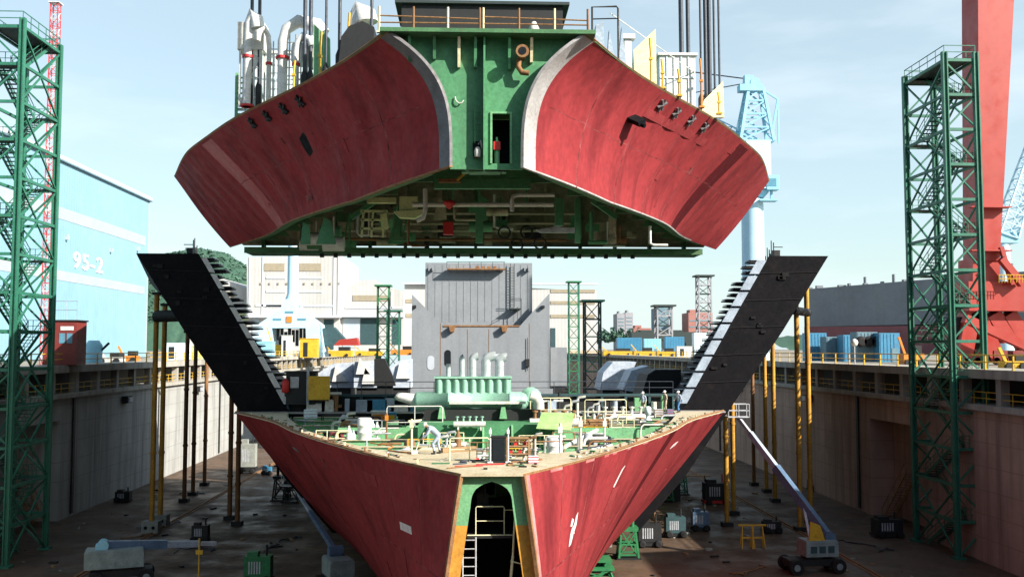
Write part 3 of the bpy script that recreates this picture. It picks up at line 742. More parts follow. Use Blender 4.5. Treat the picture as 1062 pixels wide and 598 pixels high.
prl('stern_recess', M['dark'], tunnel)
prl('landing', M['black_gear'], lambda b: b.bx(CXH-1.0, CXH+1.0, 41.0, 43, 9.1, 9.2))
def gr(b):
    z = 9.2
    b.path([(CXH-.65, 41.1, z), (CXH-.65, 41.1, z+1.15), (CXH-.6, 41.1, z+1.2), (CXH+.5, 41.1, z+1.2), (CXH+.55, 41.1, z+1.15), (CXH+.55, 41.1, z)], .025, 6)
    b.tube((CXH-.65, 41.1, z+.6), (CXH+.55, 41.1, z+.6), .022, 6)
    b.tube((CXH+.55, 41.1, z+1.05), (CXH+.95, 41.1, z+1.05), .022, 6)
    b.tube((CXH-1.0, 41.05, z+.02), (CXH+1.0, 41.05, z+.02), .03, 6)
prl('guard_rail', M['creamplate'], gr)
def lad(b):
    for s in (-.27, .27): b.tube((CXH-.92+s, 40.75, 2.2), (CXH-.92+s, 40.75, 9.2), .035, 6)
    for i in range(19): b.tube((CXH-1.19, 40.75, 2.6+.36*i), (CXH-.65, 40.75, 2.6+.36*i), .024, 5)
prl('ladder', M['steel'], lad)
prl('stern_pump', M['black_gear'], lambda b: (b.box((CXH-.35, 42, 10.6), (.5, .5, .5)), b.lathe([(.25, 0), (.25, .5), (.1, .6)], (CXH-.4, 42, 10.75), 10), b.tube((CXH-.25, 41.4, 11.4), (CXH-.25, 41.4, 10.9), .05, 6), b.box((CXH-.2, 41.8, 10.3), (.6, .5, .14), 0)))
prl('strut', M['creamplate'], lambda b: (b.tube((CXH+1.0, 40.8, 10.2), (CXH+.9, 40.8, 8.4), .045, 6), b.tube((CXH+.9, 40.8, 8.4), (CXH+.75, 40.8, 6.8), .06, 6), b.tube((CXH+.8, 40.8, 8.2), (CXH+1.35, 40.6, 8.1), .025, 5)))
# deck rim: cream flange following the shell, with the well inside
WELL = [(44.6, .25), (46, 1.3), (48.2, 3.9)] + [(y, max(.25, smooth(DECK, y)-rw)) for y, rw in ((50, 1.0), (52, .9), (56, .85), (61, .9), (66, 1.1), (70, 1.5), (75, 2.6), (79, 4.0))]
ysr = [44.6 + (79-44.6)*i/44 for i in range(45)]
for sd in (-1, 1):
    o = MB().grid(lambda i, j: (XC + sd*((smooth(DECK, ysr[i])-.03)*(1-j/3) + lerp(WELL, ysr[i])*(j/3)), ysr[i], ZD+.012), 44, 3).build('deck_flange', M['cream'], LO); dup_solid(o, .12)
    for f in [o]: pass
b = MB(); b.grid(lambda i, j: (XC + (2*j/6-1)*(smooth(DECK, 40+4.595*i/10)-.03), 40+4.595*i/10, ZD+.012), 10, 6); o = b.build('stern_plate', M['cream'], LO); dup_solid(o, .12)
b = MB(); b.bx(XC-20.0, XC+20.0, 79.003, 80.3, ZD-.1, ZD+.012); b.build('forward_flange', M['greyband'], LO)
ZW = 10.35
def WF(y): return max(.2, min(lerp(WELL, y), hbL(y, ZW-.15)-.35))
o = MB().grid(lambda i, j: (XC + (2*j/8-1)*(WF(ysr[i])+.02), ysr[i], ZW), 44, 8).build('well_floor', M['green'], LO); dup_solid(o, .1)
for sd in (-1, 1):
    o = MB().grid(lambda i, j: (XC + sd*(WF(ysr[i])*(1-j)+lerp(WELL, ysr[i])*j), ysr[i], ZW + (ZD-.11-ZW)*j), 44, 1).build('well_side', M['green_lt'], LO); dup_solid(o, .06)
# low frames across the well, each a green plate with a cream top flange
for y, wsc in ((46.5, .95), (50, .95), (54, .95), (58, .95), (69, .97), (73.5, .97), (77.5, .97)):
    w = WF(y)*wsc
    prl('floor_frame', M['green_lt'], lambda b: (b.bx(XC-w, XC-w*.45, y, y+.1, ZW, ZW+1.25), b.bx(XC+w*.45, XC+w, y, y+.1, ZW, ZW+1.25), b.bx(XC-w*.45, XC+w*.45, y, y+.1, ZW, ZW+.6)))
    prl('frame_flange', M['cream'], lambda b: b.bx(XC+w*.45, XC+w, y-.12, y+.22, ZW+1.252, ZW+1.3))
    prl('frame_flange', M['cream'], lambda b: b.bx(XC-w, XC-w*.45, y-.12, y+.22, ZW+1.252, ZW+1.3))
prl('engine_seat', M['green'], lambda b: b.bx(XC-4.2, XC+4.6, 60.5, 72, ZW+.004, 12.3))
prl('seat_bracket', M['green_lt'], lambda b: [b.prism([(XC+x, 60.45, 12.3), (XC+x, 59.0, ZW+.1), (XC+x, 60.45, ZW+.1)], (.12, 0, 0)) for x in (-3.6, -1.9, -.2, 1.6, 3.3, 4.2)])
prl('seat_wing', M['green_lt'], lambda b: b.bx(XC+4.61, XC+10.2, 61.5, 61.6, ZW, 12.0)); prl('seat_wing', M['green_lt'], lambda b: b.bx(XC-9.4, XC-4.21, 62.5, 62.6, ZW, 12.0))

rr = random.Random(33)
for k in range(230):
    y = 47.8 + 29.5*rr.random()**1.1; w = WF(y)*.95; x = XC + (rr.uniform(-w, w) if k % 2 else rr.choice((-1, 1))*rr.uniform(.6*w, w))
    if 60 < y < 73 and abs(x-XC) < 5: continue
    h = rr.uniform(.5, 1.9); m = rr.choice(['pipewhite', 'pipewhite', 'rustedge', 'steel', 'creamplate', 'black_gear', 'white'])
    if k % 3 == 0:
        prl('pipe_stub', M[m], lambda b: (b.path([(x, y, ZW+.01), (x, y, ZW+h*.8), (x+.08, y, ZW+h*.95), (x+.25, y, ZW+h), (x+.6+rr.random(), y, ZW+h)], rr.uniform(.05, .12), 6), b.lathe([(.2, 0), (.2, .08)], (x, y, ZW+h*.45), 8)))
    elif k % 3 == 1:
        prl('pipe_run', M[m], lambda b: b.tube((x, y, ZW+h*.8), (x+rr.uniform(-2.2, 2.2), y+rr.uniform(-.5, 3), ZW+h*.8), rr.uniform(.05, .13), 7))
    else:
        prl('foundation', M[m if m != 'black_gear' else 'green_lt'], lambda b: (b.box((x, y, ZW+h*.3), (rr.uniform(.4, 1.4), .5, h*.6)), b.box((x, y, ZW+h*.6+.03), (rr.uniform(.5, 1.5), .7, .06))))
for k, (px, d, w_) in enumerate(((345, 60, 2.0), (370, 70, 2.4), (440, 54, 1.8), (460, 58, 2.4), (500, 52, 1.6), (530, 53.5, 1.5), (558, 56, 2.2), (590, 58, 2.0), (612, 62, 2.2), (640, 68, 2.4))):
    x = U(px, 440, d).x
    prl('walkway_rail', M[('creamplate', 'rustedge', 'yellow')[k % 3]], lambda b: ([b.tube((x-w_/2+w_*i/3, d, ZW), (x-w_/2+w_*i/3, d, ZW+1.7), .035, 5) for i in range(4)], [b.tube((x-w_/2, d, ZW+z), (x+w_/2, d, ZW+z), .03, 5) for z in (1.2, 1.68)]))
# ---- main engine on its seat
def DK(px, py, d): return U(px, py, d)
ENG = thing('ship_engine', (XC, 66, 12.3), 'pale green ship engine with ribbed casing and long drum, amid the stern deck', 'engine')
def pe(name, m, fn, label=None):
    b = MB(); fn(b); return b.build(name, m, ENG, label)
yE = 65.0
def drum(b):
    c0, c1 = DK(433, 416, yE), DK(546, 416, yE)
    c1.z = c0.z
    L = (c1-c0).length
    b.lathe([(.2, -.25), (.5, -.2), (.66, 0), (.66, 2.0), (.72, 2.02), (.72, 2.14), (.66, 2.16), (.66, L-1.2), (.7, L-1.18), (.7, L-1.05), (.62, L-1.0), (.62, L-.35), (.5, L-.05), (.25, L+.1)], c0, 20, 'x')
pe('receiver_drum', M['aqua'], drum)
def casing(b):
    a, c = DK(451, 410, yE), DK(530, 392, yE)
    b.bx(a.x, c.x, yE-.2, yE+2.2, a.z-.1, c.z)
    n = 9; w = (c.x-a.x)/n
    for i in range(n):
        b.tube((a.x+w*(i+.5), yE-.2, a.z-.1), (a.x+w*(i+.5), yE-.2, c.z-.05), w*.36, 10)
    b.bx(a.x-.05, c.x+.05, yE-.45, yE+2.25, c.z+.002, c.z+.12)
pe('casing', M['aqua'], casing)
pe('catwalk', M['pipewhite'], lambda b: b.bx(DK(466, 417, 64).x, DK(545, 417, 64).x, 63.7, 64.3, DK(500, 418.5, 64).z, DK(500, 416, 64).z))
def duct(px0, pxt, pyt, r):
    def f(b):
        p = DK(px0, 392, yE+.8); q = DK(px0, pyt+4, yE+.8); t = DK(pxt, pyt, yE+.8)
        pts = [p, p.lerp(q, .7)] + [q + Vector((t.x-q.x, 0, 0))*(1-math.cos(a)) + Vector((0, 0, (t.z-q.z)))*math.sin(a) for a in [math.pi/2*i/6 for i in range(7)]]
        b.path(pts, r, 12)
        b.lathe([(r*1.35, 0), (r*1.35, .15)], p, 12)
    return f
for px0, pxt, pyt, r in ((479, 481, 370, .2), (490, 496, 369, .26), (504, 514, 369, .32), (518, 525, 370, .3)):
    pe('exhaust_duct', M['duct'], duct(px0, pxt, pyt, r))
pe('exhaust_stub', M['duct'], lambda b: b.tube(DK(465, 392, yE+.8), DK(465, 377, yE+.8), .16, 10))
pe('cross_duct', M['duct'], lambda b: b.tube(DK(508, 369.5, yE+1.2), DK(526, 368, yE+1.2), .16, 10))
def tail(b):
    pts = [DK(434, 415, yE), DK(424, 413, yE), DK(414, 411, yE), DK(411, 409, yE)]
    b.path(pts, [.42, .36, .28, .22], 12)
pe('intake_pipe', M['white'], tail)
pe('end_cover', M['aqua'], lambda b: b.lathe([(.3, 0), (.55, .15), (.55, .5), (.75, .55), (.75, .7)], DK(551, 413, yE-.2), 14, 'y'))
pe('elbow', M['pipewhite'], lambda b: b.path([DK(550, 410, 63.5), DK(556, 412, 63.5), DK(559, 417, 63.5), DK(559, 424, 63.5)], .35, 10))
pe('seat_plate', M['black_gear'], lambda b: b.bx(DK(440, 425, 64.5).x, DK(560, 425, 64.5).x, 64, 67, 12.32, DK(500, 424, 64.5).z))
for px in (458, 522):
    pe('foot', M['green_lt'], lambda b: b.prism([DK(px-2, 422, 63.6), DK(px+2, 422, 63.6), DK(px+4, 434, 63.6), DK(px-4, 434, 63.6)], (0, .3, 0)))

# ---- loose gear on the lower deck:  (kind, px, py of its foot, depth, size, material, label)
def gear(kind, px, d, s, m, label, cat, group=None, z=None, m2=None, rz=0):
    x = UX_at(px, d)
    z = ZW + .02 if z is None else z
    b = MB(); mats = [m, m2 or m]
    c = Vector((x, d, z))
    if kind == 'drum':
        b.lathe([(.29*s, 0), (.29*s, .28*s), (.31*s, .3*s), (.29*s, .32*s), (.29*s, .58*s), (.31*s, .6*s), (.29*s, .62*s), (.29*s, .88*s), (.26*s, .9*s)], c, 14)
    elif kind == 'pump':
        b.lathe([(.34*s, 0), (.34*s, .12*s), (.2*s, .14*s), (.2*s, .5*s), (.3*s, .52*s), (.3*s, 1.1*s), (.22*s, 1.2*s), (.1*s, 1.25*s)], c, 12)
        b.tube(c+Vector((0, 0, .3*s)), c+Vector((.6*s, -.1, .3*s)), .12*s, 8, mi=1)
        b.lathe([(.2*s, 0), (.2*s, .06*s)], c+Vector((.6*s, -.1, .3*s)), 10, 'x', 1)
    elif kind == 'pipes':
        for i in range(3):
            xx = (i-1)*.4*s
            b.path([c+Vector((xx, 0, 0)), c+Vector((xx, 0, (1.2+.25*i)*s)), c+Vector((xx+.1*s, -.05, (1.35+.25*i)*s)), c+Vector((xx+.5*s, -.1, (1.4+.25*i)*s))], .085*s, 7, i % 2)
            b.lathe([(.15*s, 0), (.15*s, .07*s)], c+Vector((xx, 0, .7*s)), 8, 'z', i % 2)
    elif kind == 'vent':
        b.path([c, c+Vector((0, 0, 1.0*s)), c+Vector((0, -.06*s, 1.25*s)), c+Vector((0, -.3*s, 1.35*s)), c+Vector((0, -.45*s, 1.2*s))], [.18*s, .18*s, .2*s, .24*s, .28*s], 10)
    elif kind == 'crate':
        b.box(c+Vector((0, 0, .4*s)), (1.1*s, .8*s, .8*s), rz)
        for i in (-1, 0, 1): b.box(c+Vector((0, 0, .4*s+i*.3*s)), (1.14*s, .84*s, .09*s), rz, 1)
    elif kind == 'bottle':
        b.lathe([(.12*s, 0), (.12*s, 1.25*s), (.05*s, 1.4*s), (.05*s, 1.5*s)], c, 10)
    elif kind == 'post':
        b.tube(c, c+Vector((0, 0, 2.6*s)), .06*s, 6); b.box(c+Vector((0, 0, .03)), (.4*s, .4*s, .06))
        b.box(c+Vector((0, -.05, 2.3*s)), (.2*s, .1*s, .3*s), 0, 1)
    elif kind == 'reel':
        b.lathe([(.45*s, -.35*s), (.45*s, -.3*s), (.25*s, -.28*s), (.25*s, .28*s), (.45*s, .3*s), (.45*s, .35*s)], c+Vector((0, 0, .47*s)), 14, 'x')
        b.lathe([(.36*s, -.27*s), (.36*s, .27*s)], c+Vector((0, 0, .47*s)), 12, 'x', 1)
    elif kind == 'rails':
        w, h = 2.0*s, 1.15*s
        b.path([c+Vector((-w/2, 0, 0)), c+Vector((-w/2, 0, h*.93)), c+Vector((-w/2+.08, 0, h)), c+Vector((w/2-.08, 0, h)), c+Vector((w/2, 0, h*.93)), c+Vector((w/2, 0, 0))], .035, 6)
        b.tube(c+Vector((-w/2, 0, h*.5)), c+Vector((w/2, 0, h*.5)), .03, 6)
        b.tube(c+Vector((0, 0, 0)), c+Vector((0, 0, h)), .03, 6)
    elif kind == 'rack':
        for ix in (-1, 1):
            for iy in (-1, 1): b.beam(c+Vector((ix*.7*s, iy*.35*s, 0)), c+Vector((ix*.7*s, iy*.35*s, 1.5*s)), .07)
        for zz in (.5, 1.0, 1.5):
            for iy in (-1, 1): b.beam(c+Vector((-.7*s, iy*.35*s, zz*s)), c+Vector((.7*s, iy*.35*s, zz*s)), .06)
            b.box(c+Vector((0, 0, zz*s-.06)), (1.4*s, .66*s, .04))
        for i in range(4): b.box(c+Vector((-.45*s+.3*i*s, 0, (.5*(i % 2)+.62)*s)), (.22*s, .3*s, .22*s), 0, 1)
    elif kind == 'valve':
        b.tube(c, c+Vector((0, 0, .9*s)), .07*s, 7); b.lathe([(.22*s, 0), (.22*s, .1*s)], c+Vector((0, 0, .25*s)), 10)
        b.lathe([(.3*s, 0), (.34*s, .03*s), (.3*s, .06*s)], c+Vector((0, 0, .9*s)), 12, 'z', 1)
        b.tube(c+Vector((-.5*s, 0, .3*s)), c+Vector((.5*s, 0, .3*s)), .13*s, 8)
    elif kind == 'manifold':
        b.tube(c+Vector((-1.4*s, 0, .55*s)), c+Vector((1.4*s, 0, .55*s)), .26*s, 10)
        for i in range(5):
            xx = (-1.1+.55*i)*s
            b.tube(c+Vector((xx, 0, .55*s)), c+Vector((xx, 0, 1.25*s)), .09*s, 7, mi=1)
            b.lathe([(.17*s, 0), (.17*s, .08*s)], c+Vector((xx, 0, 1.15*s)), 8, 'z', 1)
        for xx in (-1, 1): b.box(c+Vector((xx*s, 0, .16*s)), (.15*s, .4*s, .32*s))
    elif kind == 'tarp':
        n = 8
        hh = {}
        rr = random.Random(int(px))
        def f(i, j):
            u, v = i/n*2-1, j/n*2-1
            h = max(0, (1-abs(u)**2.5)*(1-abs(v)**2.5))*(.75+.3*rr.random())
            return c+Vector((u*.9*s, v*.6*s, h*.75*s))
        b.grid(f, n, n)
    elif kind == 'cabinet':
        b.box(c+Vector((0, 0, .8*s)), (.9*s, .6*s, 1.6*s)); b.box(c+Vector((0, -.32*s, .8*s)), (.75*s, .03, 1.3*s), 0, 1)
        b.box(c+Vector((0, 0, 1.6*s)), (1.0*s, .7*s, .08*s))
    elif kind == 'winch':
        b.lathe([(.5*s, -.5*s), (.5*s, -.42*s), (.28*s, -.4*s), (.28*s, .4*s), (.5*s, .42*s), (.5*s, .5*s)], c+Vector((0, 0, .62*s)), 14, 'x')
        b.box(c+Vector((.78*s, 0, .5*s)), (.5*s, .7*s, .9*s), 0, 1); b.box(c+Vector((0, 0, .06*s)), (1.9*s, 1.0*s, .12*s), 0, 1)
    o = b.build({'pipes': 'pipe_cluster', 'rails': 'railing_section', 'rack': 'parts_rack', 'post': 'marker_post', 'tarp': 'tarpaulin_heap', 'vent': 'ventilator', 'pump': 'deck_pump', 'bottle': 'gas_bottle', 'reel': 'hose_reel', 'valve': 'valve_stand', 'cabinet': 'switch_cabinet', 'manifold': 'pipe_manifold'}.get(kind, kind), mats, None, label, cat, group)
    return o
def UX_at(px, d): return U(px, 440, d).x
m_ = M
RIMZ = ZD + .03
G = [
 # port (left) rim and well
 ('crate', 322, 72, .8, m_['whiteblue'], 'pale blue crate on the left deck flange beside the dark steel wing', 'crate', RIMZ, m_['steel']),
 ('pump', 330, 70, 1.0, m_['pipewhite'], 'dull white pump on the left of the well, next to the pale blue crate', 'pump', None, m_['redpaint']),
 ('reel', 342, 68, 1.1, m_['black_gear'], 'dark hose reel standing right of the dull white pump', 'hose reel', None, m_['rope']),
 ('tarp', 336, 62, 1.0, m_['tarp'], 'pale tarpaulin heap close to the left deck flange', 'tarpaulin', None, None),
 ('drum', 349, 61.5, 1.6, m_['brownred'], 'tall brown red drum behind the left flange, left of the white drum', 'drum', None, None),
 ('drum', 356, 61, 1.3, m_['brownred'], 'shorter brown red drum touching the tall brown red one', 'drum', None, None),
 ('bottle', 362, 60, 1.3, m_['white'], 'white gas bottle right of the two brown red drums', 'gas bottle', None, None),
 ('bottle', 366.5, 60.3, 1.1, m_['whiteblue'], 'bluish gas bottle right next to the white one', 'gas bottle', None, None),
 ('pipes', 352, 67, 1.2, m_['pipewhite'], 'three bent off white pipes behind the brown red drums', 'pipes', None, m_['steel']),
 ('rack', 366, 68, 1.0, m_['steel'], 'steel parts rack behind the white gas bottle', 'rack', None, m_['boxblue']),
 ('drum', 378, 55, 1.35, m_['white'], 'white drum on the inner edge of the left flange', 'drum', RIMZ, None),
 ('valve', 373, 64, 1.2, m_['rustedge'], 'rusty valve stand behind the white drum', 'valve', None, m_['redpaint']),
 ('bottle', 386, 63, 1.4, m_['whiteblue'], 'tall bluish white cylinder left of the orange hand truck', 'gas bottle', None, None),
 ('bottle', 391, 63, 1.3, m_['white'], 'tall white cylinder right beside the bluish white one', 'gas bottle', None, None),
 ('rack', 383, 72, 1.1, m_['black_gear'], 'dark parts rack with blue bins at the back left of the well', 'rack', None, m_['boxblue']),
 ('cabinet', 393, 74, 1.2, m_['pipewhite'], 'off white switch cabinet with an orange door, back left of the well', 'cabinet', None, m_['orange']),
 ('cabinet', 404, 75, 1.1, m_['boxblue'], 'blue switch cabinet with a yellow door, left of the engine intake', 'cabinet', None, m_['yellow']),
 ('rails', 396, 66, 1.6, m_['steel'], 'wide steel guard rail frame in front of the blue cabinet', 'railing', None, None),
 ('post', 401, 60, 1.05, m_['rustedge'], 'rusty marker post between the white cylinders and the engine', 'post', None, m_['orange']),
 ('winch', 399, 53, .8, m_['orange'], 'orange winch beside the deck flange left of the bending worker', 'winch', None, m_['black_gear']),
 ('drum', 409, 51, .95, m_['pipewhite'], 'small dirty white drum right of the orange winch', 'drum', None, None),
 ('tarp', 419, 52.5, 1.1, m_['tarp'], 'pale grey tarpaulin heap behind the dirty white drum', 'tarpaulin', ZW+.6, None),
 ('post', 427, 49, .95, m_['creamplate'], 'cream marker post standing left of the bending worker', 'post', RIMZ-.9, m_['creamplate']),
 ('pump', 425, 57, 1.1, m_['rustedge'], 'rusty pump behind the tarpaulin heap near the bending worker', 'pump', None, m_['black_gear']),
 ('rails', 430, 63, 1.8, m_['pipewhite'], 'off white guard rail frame under the engine intake pipe', 'railing', ZW+.9, None),
 ('bottle', 465, 51, 1.1, m_['creamplate'], 'cream gas bottle right behind the bending worker', 'gas bottle', None, None),
 ('rack', 469, 50.5, .9, m_['yellow'], 'yellow parts rack right of the bending worker', 'rack', None, m_['black_gear']),
 ('bottle', 475, 53, 1.5, m_['pole_dark'], 'brown gas bottle beside the yellow parts rack', 'gas bottle', None, None),
 ('rails', 487, 44.3, .9, m_['creamplate'], 'cream guard rail frame behind the stern plate, left of the dark cabinet', 'railing', RIMZ, None),
 ('valve', 490, 50, 1.1, m_['pipewhite'], 'off white valve stand behind the cream guard rail frame', 'valve', None, m_['redpaint']),
 ('cabinet', 517, 43.8, .72, m_['black_gear'], 'black switch cabinet at the stern end of the well', 'cabinet', RIMZ, m_['dark']),
 ('post', 508.5, 43.6, .6, m_['white'], 'white marker post left of the black cabinet', 'post', RIMZ, m_['white']),
 ('post', 527, 43.6, .6, m_['white'], 'white marker post right of the black cabinet', 'post', RIMZ, m_['white']),
 ('rack', 537, 44.2, .7, m_['wood'], 'wooden parts rack right of the black cabinet', 'rack', RIMZ, m_['redpaint']),
 ('pipes', 549, 44.4, .65, m_['pipewhite'], 'three off white pipes right of the wooden parts rack', 'pipes', RIMZ, m_['rustedge']),
 ('crate', 553, 43.4, .4, m_['whiteblue'], 'small whitish crate on the stern plate before the off white pipes', 'crate', RIMZ, m_['redpaint']),
 ('rails', 553, 50.5, 1.6, m_['rustedge'], 'rusty guard rail frame right of the stern centre', 'railing', None, None),
 ('drum', 575, 53, 1.5, m_['white'], 'clean white drum before the pale green frame, right of the engine', 'drum', ZW+.5, None),
 ('post', 581, 49.5, 1.1, m_['white'], 'white marker post right of the clean white drum', 'post', None, m_['white']),
 ('manifold', 487, 60, .7, m_['pipewhite'], 'white pipe manifold hung in front of the engine casing', 'manifold', 12.0, m_['aqua']),
 ('manifold', 575, 63, 1.15, m_['pipewhite'], 'off white pipe manifold right of the engine, under the rail frame', 'manifold', 11.6, m_['rustedge']),
 ('rails', 571, 64.5, 1.35, m_['creamplate'], 'cream guard rail frame above the pipe manifold right of the engine', 'railing', 12.2, None),
 ('pump', 563, 62, .8, m_['pipewhite'], 'off white pump at the right foot of the engine', 'pump', 11.6, m_['redpaint']),
 ('manifold', 606, 66, 1.2, m_['rustedge'], 'rust streaked manifold right of the off white one', 'manifold', 11.3, m_['pipewhite']),
 ('rails', 628, 65, 1.4, m_['creamplate'], 'tall cream guard rail frame on the right half of the deck', 'railing', 12.0, None),
 ('post', 602, 52, 1.15, m_['pipewhite'], 'tall off white post in the right part of the well', 'post', None, m_['pipewhite']),
 ('bottle', 601, 54, 1.3, m_['pipewhite'], 'off white cylinder standing against the tall off white post', 'gas bottle', None, None),
 ('vent', 609, 55, 1.2, m_['steel'], 'steel ventilator right of the tall off white post', 'ventilator', None, None),
 ('rack', 620, 57, 1.0, m_['black_gear'], 'dark parts rack behind the right deck flange', 'rack', None, m_['steel']),
 ('post', 627, 55, 1.05, m_['white'], 'white post beside the dark parts rack on the right', 'post', None, m_['white']),
 ('drum', 636, 64, 1.3, m_['pole_dark'], 'brown drum between the rail frame and the orange winch', 'drum', None, None),
 ('drum', 640, 64.5, 1.2, m_['black_gear'], 'black drum right beside the brown drum', 'drum', None, None),
 ('winch', 651, 66, 1.0, m_['orange'], 'orange winch on the right half of the deck behind the brown drum', 'winch', None, m_['creamplate']),
 ('manifold', 646, 71, 1.2, m_['pipewhite'], 'off white manifold behind the right orange winch', 'manifold', 11.3, m_['pipewhite']),
 ('valve', 664, 70, 1.1, m_['pipewhite'], 'off white valve stand near the three distant workers', 'valve', 11.0, m_['rustedge']),
 ('pump', 672, 69, .8, m_['whiteblue'], 'pale bluish pump on the right deck flange near the workers', 'pump', RIMZ, m_['pipewhite']),
 ('crate', 683, 74, .6, m_['steel'], 'small steel crate on the right flange between the workers', 'crate', RIMZ, m_['rustedge']),
 ('crate', 695, 76, .45, m_['boxblue'], 'small blue crate at the feet of the worker in blue trousers', 'crate', RIMZ, m_['redpaint']),
 ('pipes', 592, 70, 1.2, m_['pipewhite'], 'three off white pipes behind the rust streaked manifold', 'pipes', 11.3, m_['steel']),
 ('pipes', 615, 72, 1.0, m_['steel'], 'three steel pipes behind the tall cream rail frame', 'pipes', 11.3, m_['pipewhite']),
 ('rack', 345, 74, 1.1, m_['black_gear'], 'dark parts rack at the very back left, before the yellow panel', 'rack', None, m_['steel']),
 ('vent', 357, 74, 1.1, m_['steel'], 'steel ventilator at the back left of the well', 'ventilator', None, None),
 ('pump', 372, 73, 1.0, m_['black_gear'], 'black pump at the back left of the well', 'pump', None, m_['steel']),
 ('reel', 412, 66, 1.0, m_['black_gear'], 'dark hose reel below the engine intake pipe', 'hose reel', None, m_['rope']),
 ('reel', 535, 54, .9, m_['green_lt'], 'pale green hose reel in the middle of the well', 'hose reel', None, m_['white']),
 ('crate', 502, 54, .7, m_['jack'], 'green crate in the middle of the well behind the stern posts', 'crate', None, m_['steel']),
 ('pipes', 456, 56, 1.0, m_['steel'], 'three steel pipes before the engine seat, behind the bending worker', 'pipes', None, m_['pipewhite']),
]
for kind, px, d, s, m, lab, cat, z, m2 in G:
    gear(kind, px, d, s, m, lab, cat, None, z, m2)
rr = random.Random(55)
b = MB()
for k in range(150):
    sd = rr.choice((-1, 1)); y = rr.uniform(41.2, 74)
    if y < 45.5: x = XC + rr.uniform(-.85, .85)*smooth(DECK, y)
    else: x = XC + sd*(smooth(DECK, y) - rr.uniform(.25, 1.1))
    s_ = rr.uniform(.06, .18)
    b.box((x, y, ZD+.02+s_*.2), (s_*rr.uniform(.6, 3.0), s_*rr.uniform(.4, 1), s_*.4), rr.uniform(0, 3), rr.randrange(5))
b.build('scrap_litter', [M['wood'], M['pipewhite'], M['black_gear'], M['rustedge'], M['jack']], label='small offcuts and tools littering the cream deck flange', cat='debris', kind='stuff')
for k, (px0, d0_, px1, d1_, mk, lab) in enumerate(((470, 43, 500, 45, 'rope', 'dark cable curling over the left of the stern plate'), (520, 42.5, 560, 45, 'rustedge', 'rusty cable curling over the right of the stern plate'), (420, 47.5, 390, 53, 'orange', 'orange cable lying along the left flange'), (600, 47.5, 640, 55, 'rope', 'dark cable lying along the right flange'), (335, 63, 300, 73, 'rope', 'dark cable lying at the far left of the flange'), (480, 42.2, 515, 43, 'redpaint', 'red cable at the very stern tip'))):
    a, c = U(px0, 440, d0_), U(px1, 440, d1_); pts = []
    for i in range(17):
        u = i/16; p = a.lerp(c, u); y = d0_+(d1_-d0_)*u; x = p.x + .35*math.sin(u*9+k); hw = smooth(DECK, y)-.2
        pts.append((XC+max(-hw, min(hw, x-XC)), y, ZD+.05))
    b = MB(); b.path(pts, .035, 5); b.build('cable', M[mk], label=lab, cat='cable')
for k in range(26):
    sd = (-1, 1)[k % 2]; y = 43.5+1.35*k; x = XC+sd*(smooth(DECK, y)-.18)
    prl('edge_lug', M['rustedge' if k % 3 else 'creamplate'], lambda b: b.box((x, y, ZD+.13), (.07, .2, .16)))
# green cut-outs in the stern plate
for x, y in ((-1.4, 43.6), (2.6, 44.0), (1.9, 42.8)):
    prl('cutout', M['green_dk'], lambda b: b.bx(x-.4, x+.4, y-.3, y+.3, ZD+.013, ZD+.018))
# timber beam, planks lying on the stern flange
prl('worker_platform', M['cream'], lambda b: b.bx(-3.6, .2, 46.3, 49.4, ZD-.1, ZD+.02))
b = MB(); b.beam((-1.5, 48.0, ZD+.14), (.15, 48.9, ZD+.14), .3, .22); b.build('timber_beam', M['wood'], label='reddish timber beam lying by the feet of the bending worker', cat='timber')
b = MB(); b.tube((U(566, 449, 52).x, 52, ZW+.9), (U(566, 449, 52).x+3.4, 57, ZW+1.9), .12, 8); b.build('loose_pipe', M['pipewhite'], label='long off white pipe lying aslant right of the engine seat', cat='pipe')
b = MB(); b.prism([U(556, 444, 58), U(592, 446, 58), U(596, 428, 60), U(562, 427, 60)], (0, .12, -.05)); b.build('sloping_plate', M['slopegreen'], label='pale green sloping plate right of the engine seat', cat='plate')
b = MB(); b.tube((XC-1.9, 41.6, ZD+.05), (XC-.7, 42.4, ZD+.05), .03, 5); b.build('loose_rod', M['rustedge'], label='rusty rod lying on the cream plate at the stern tip', cat='rod')

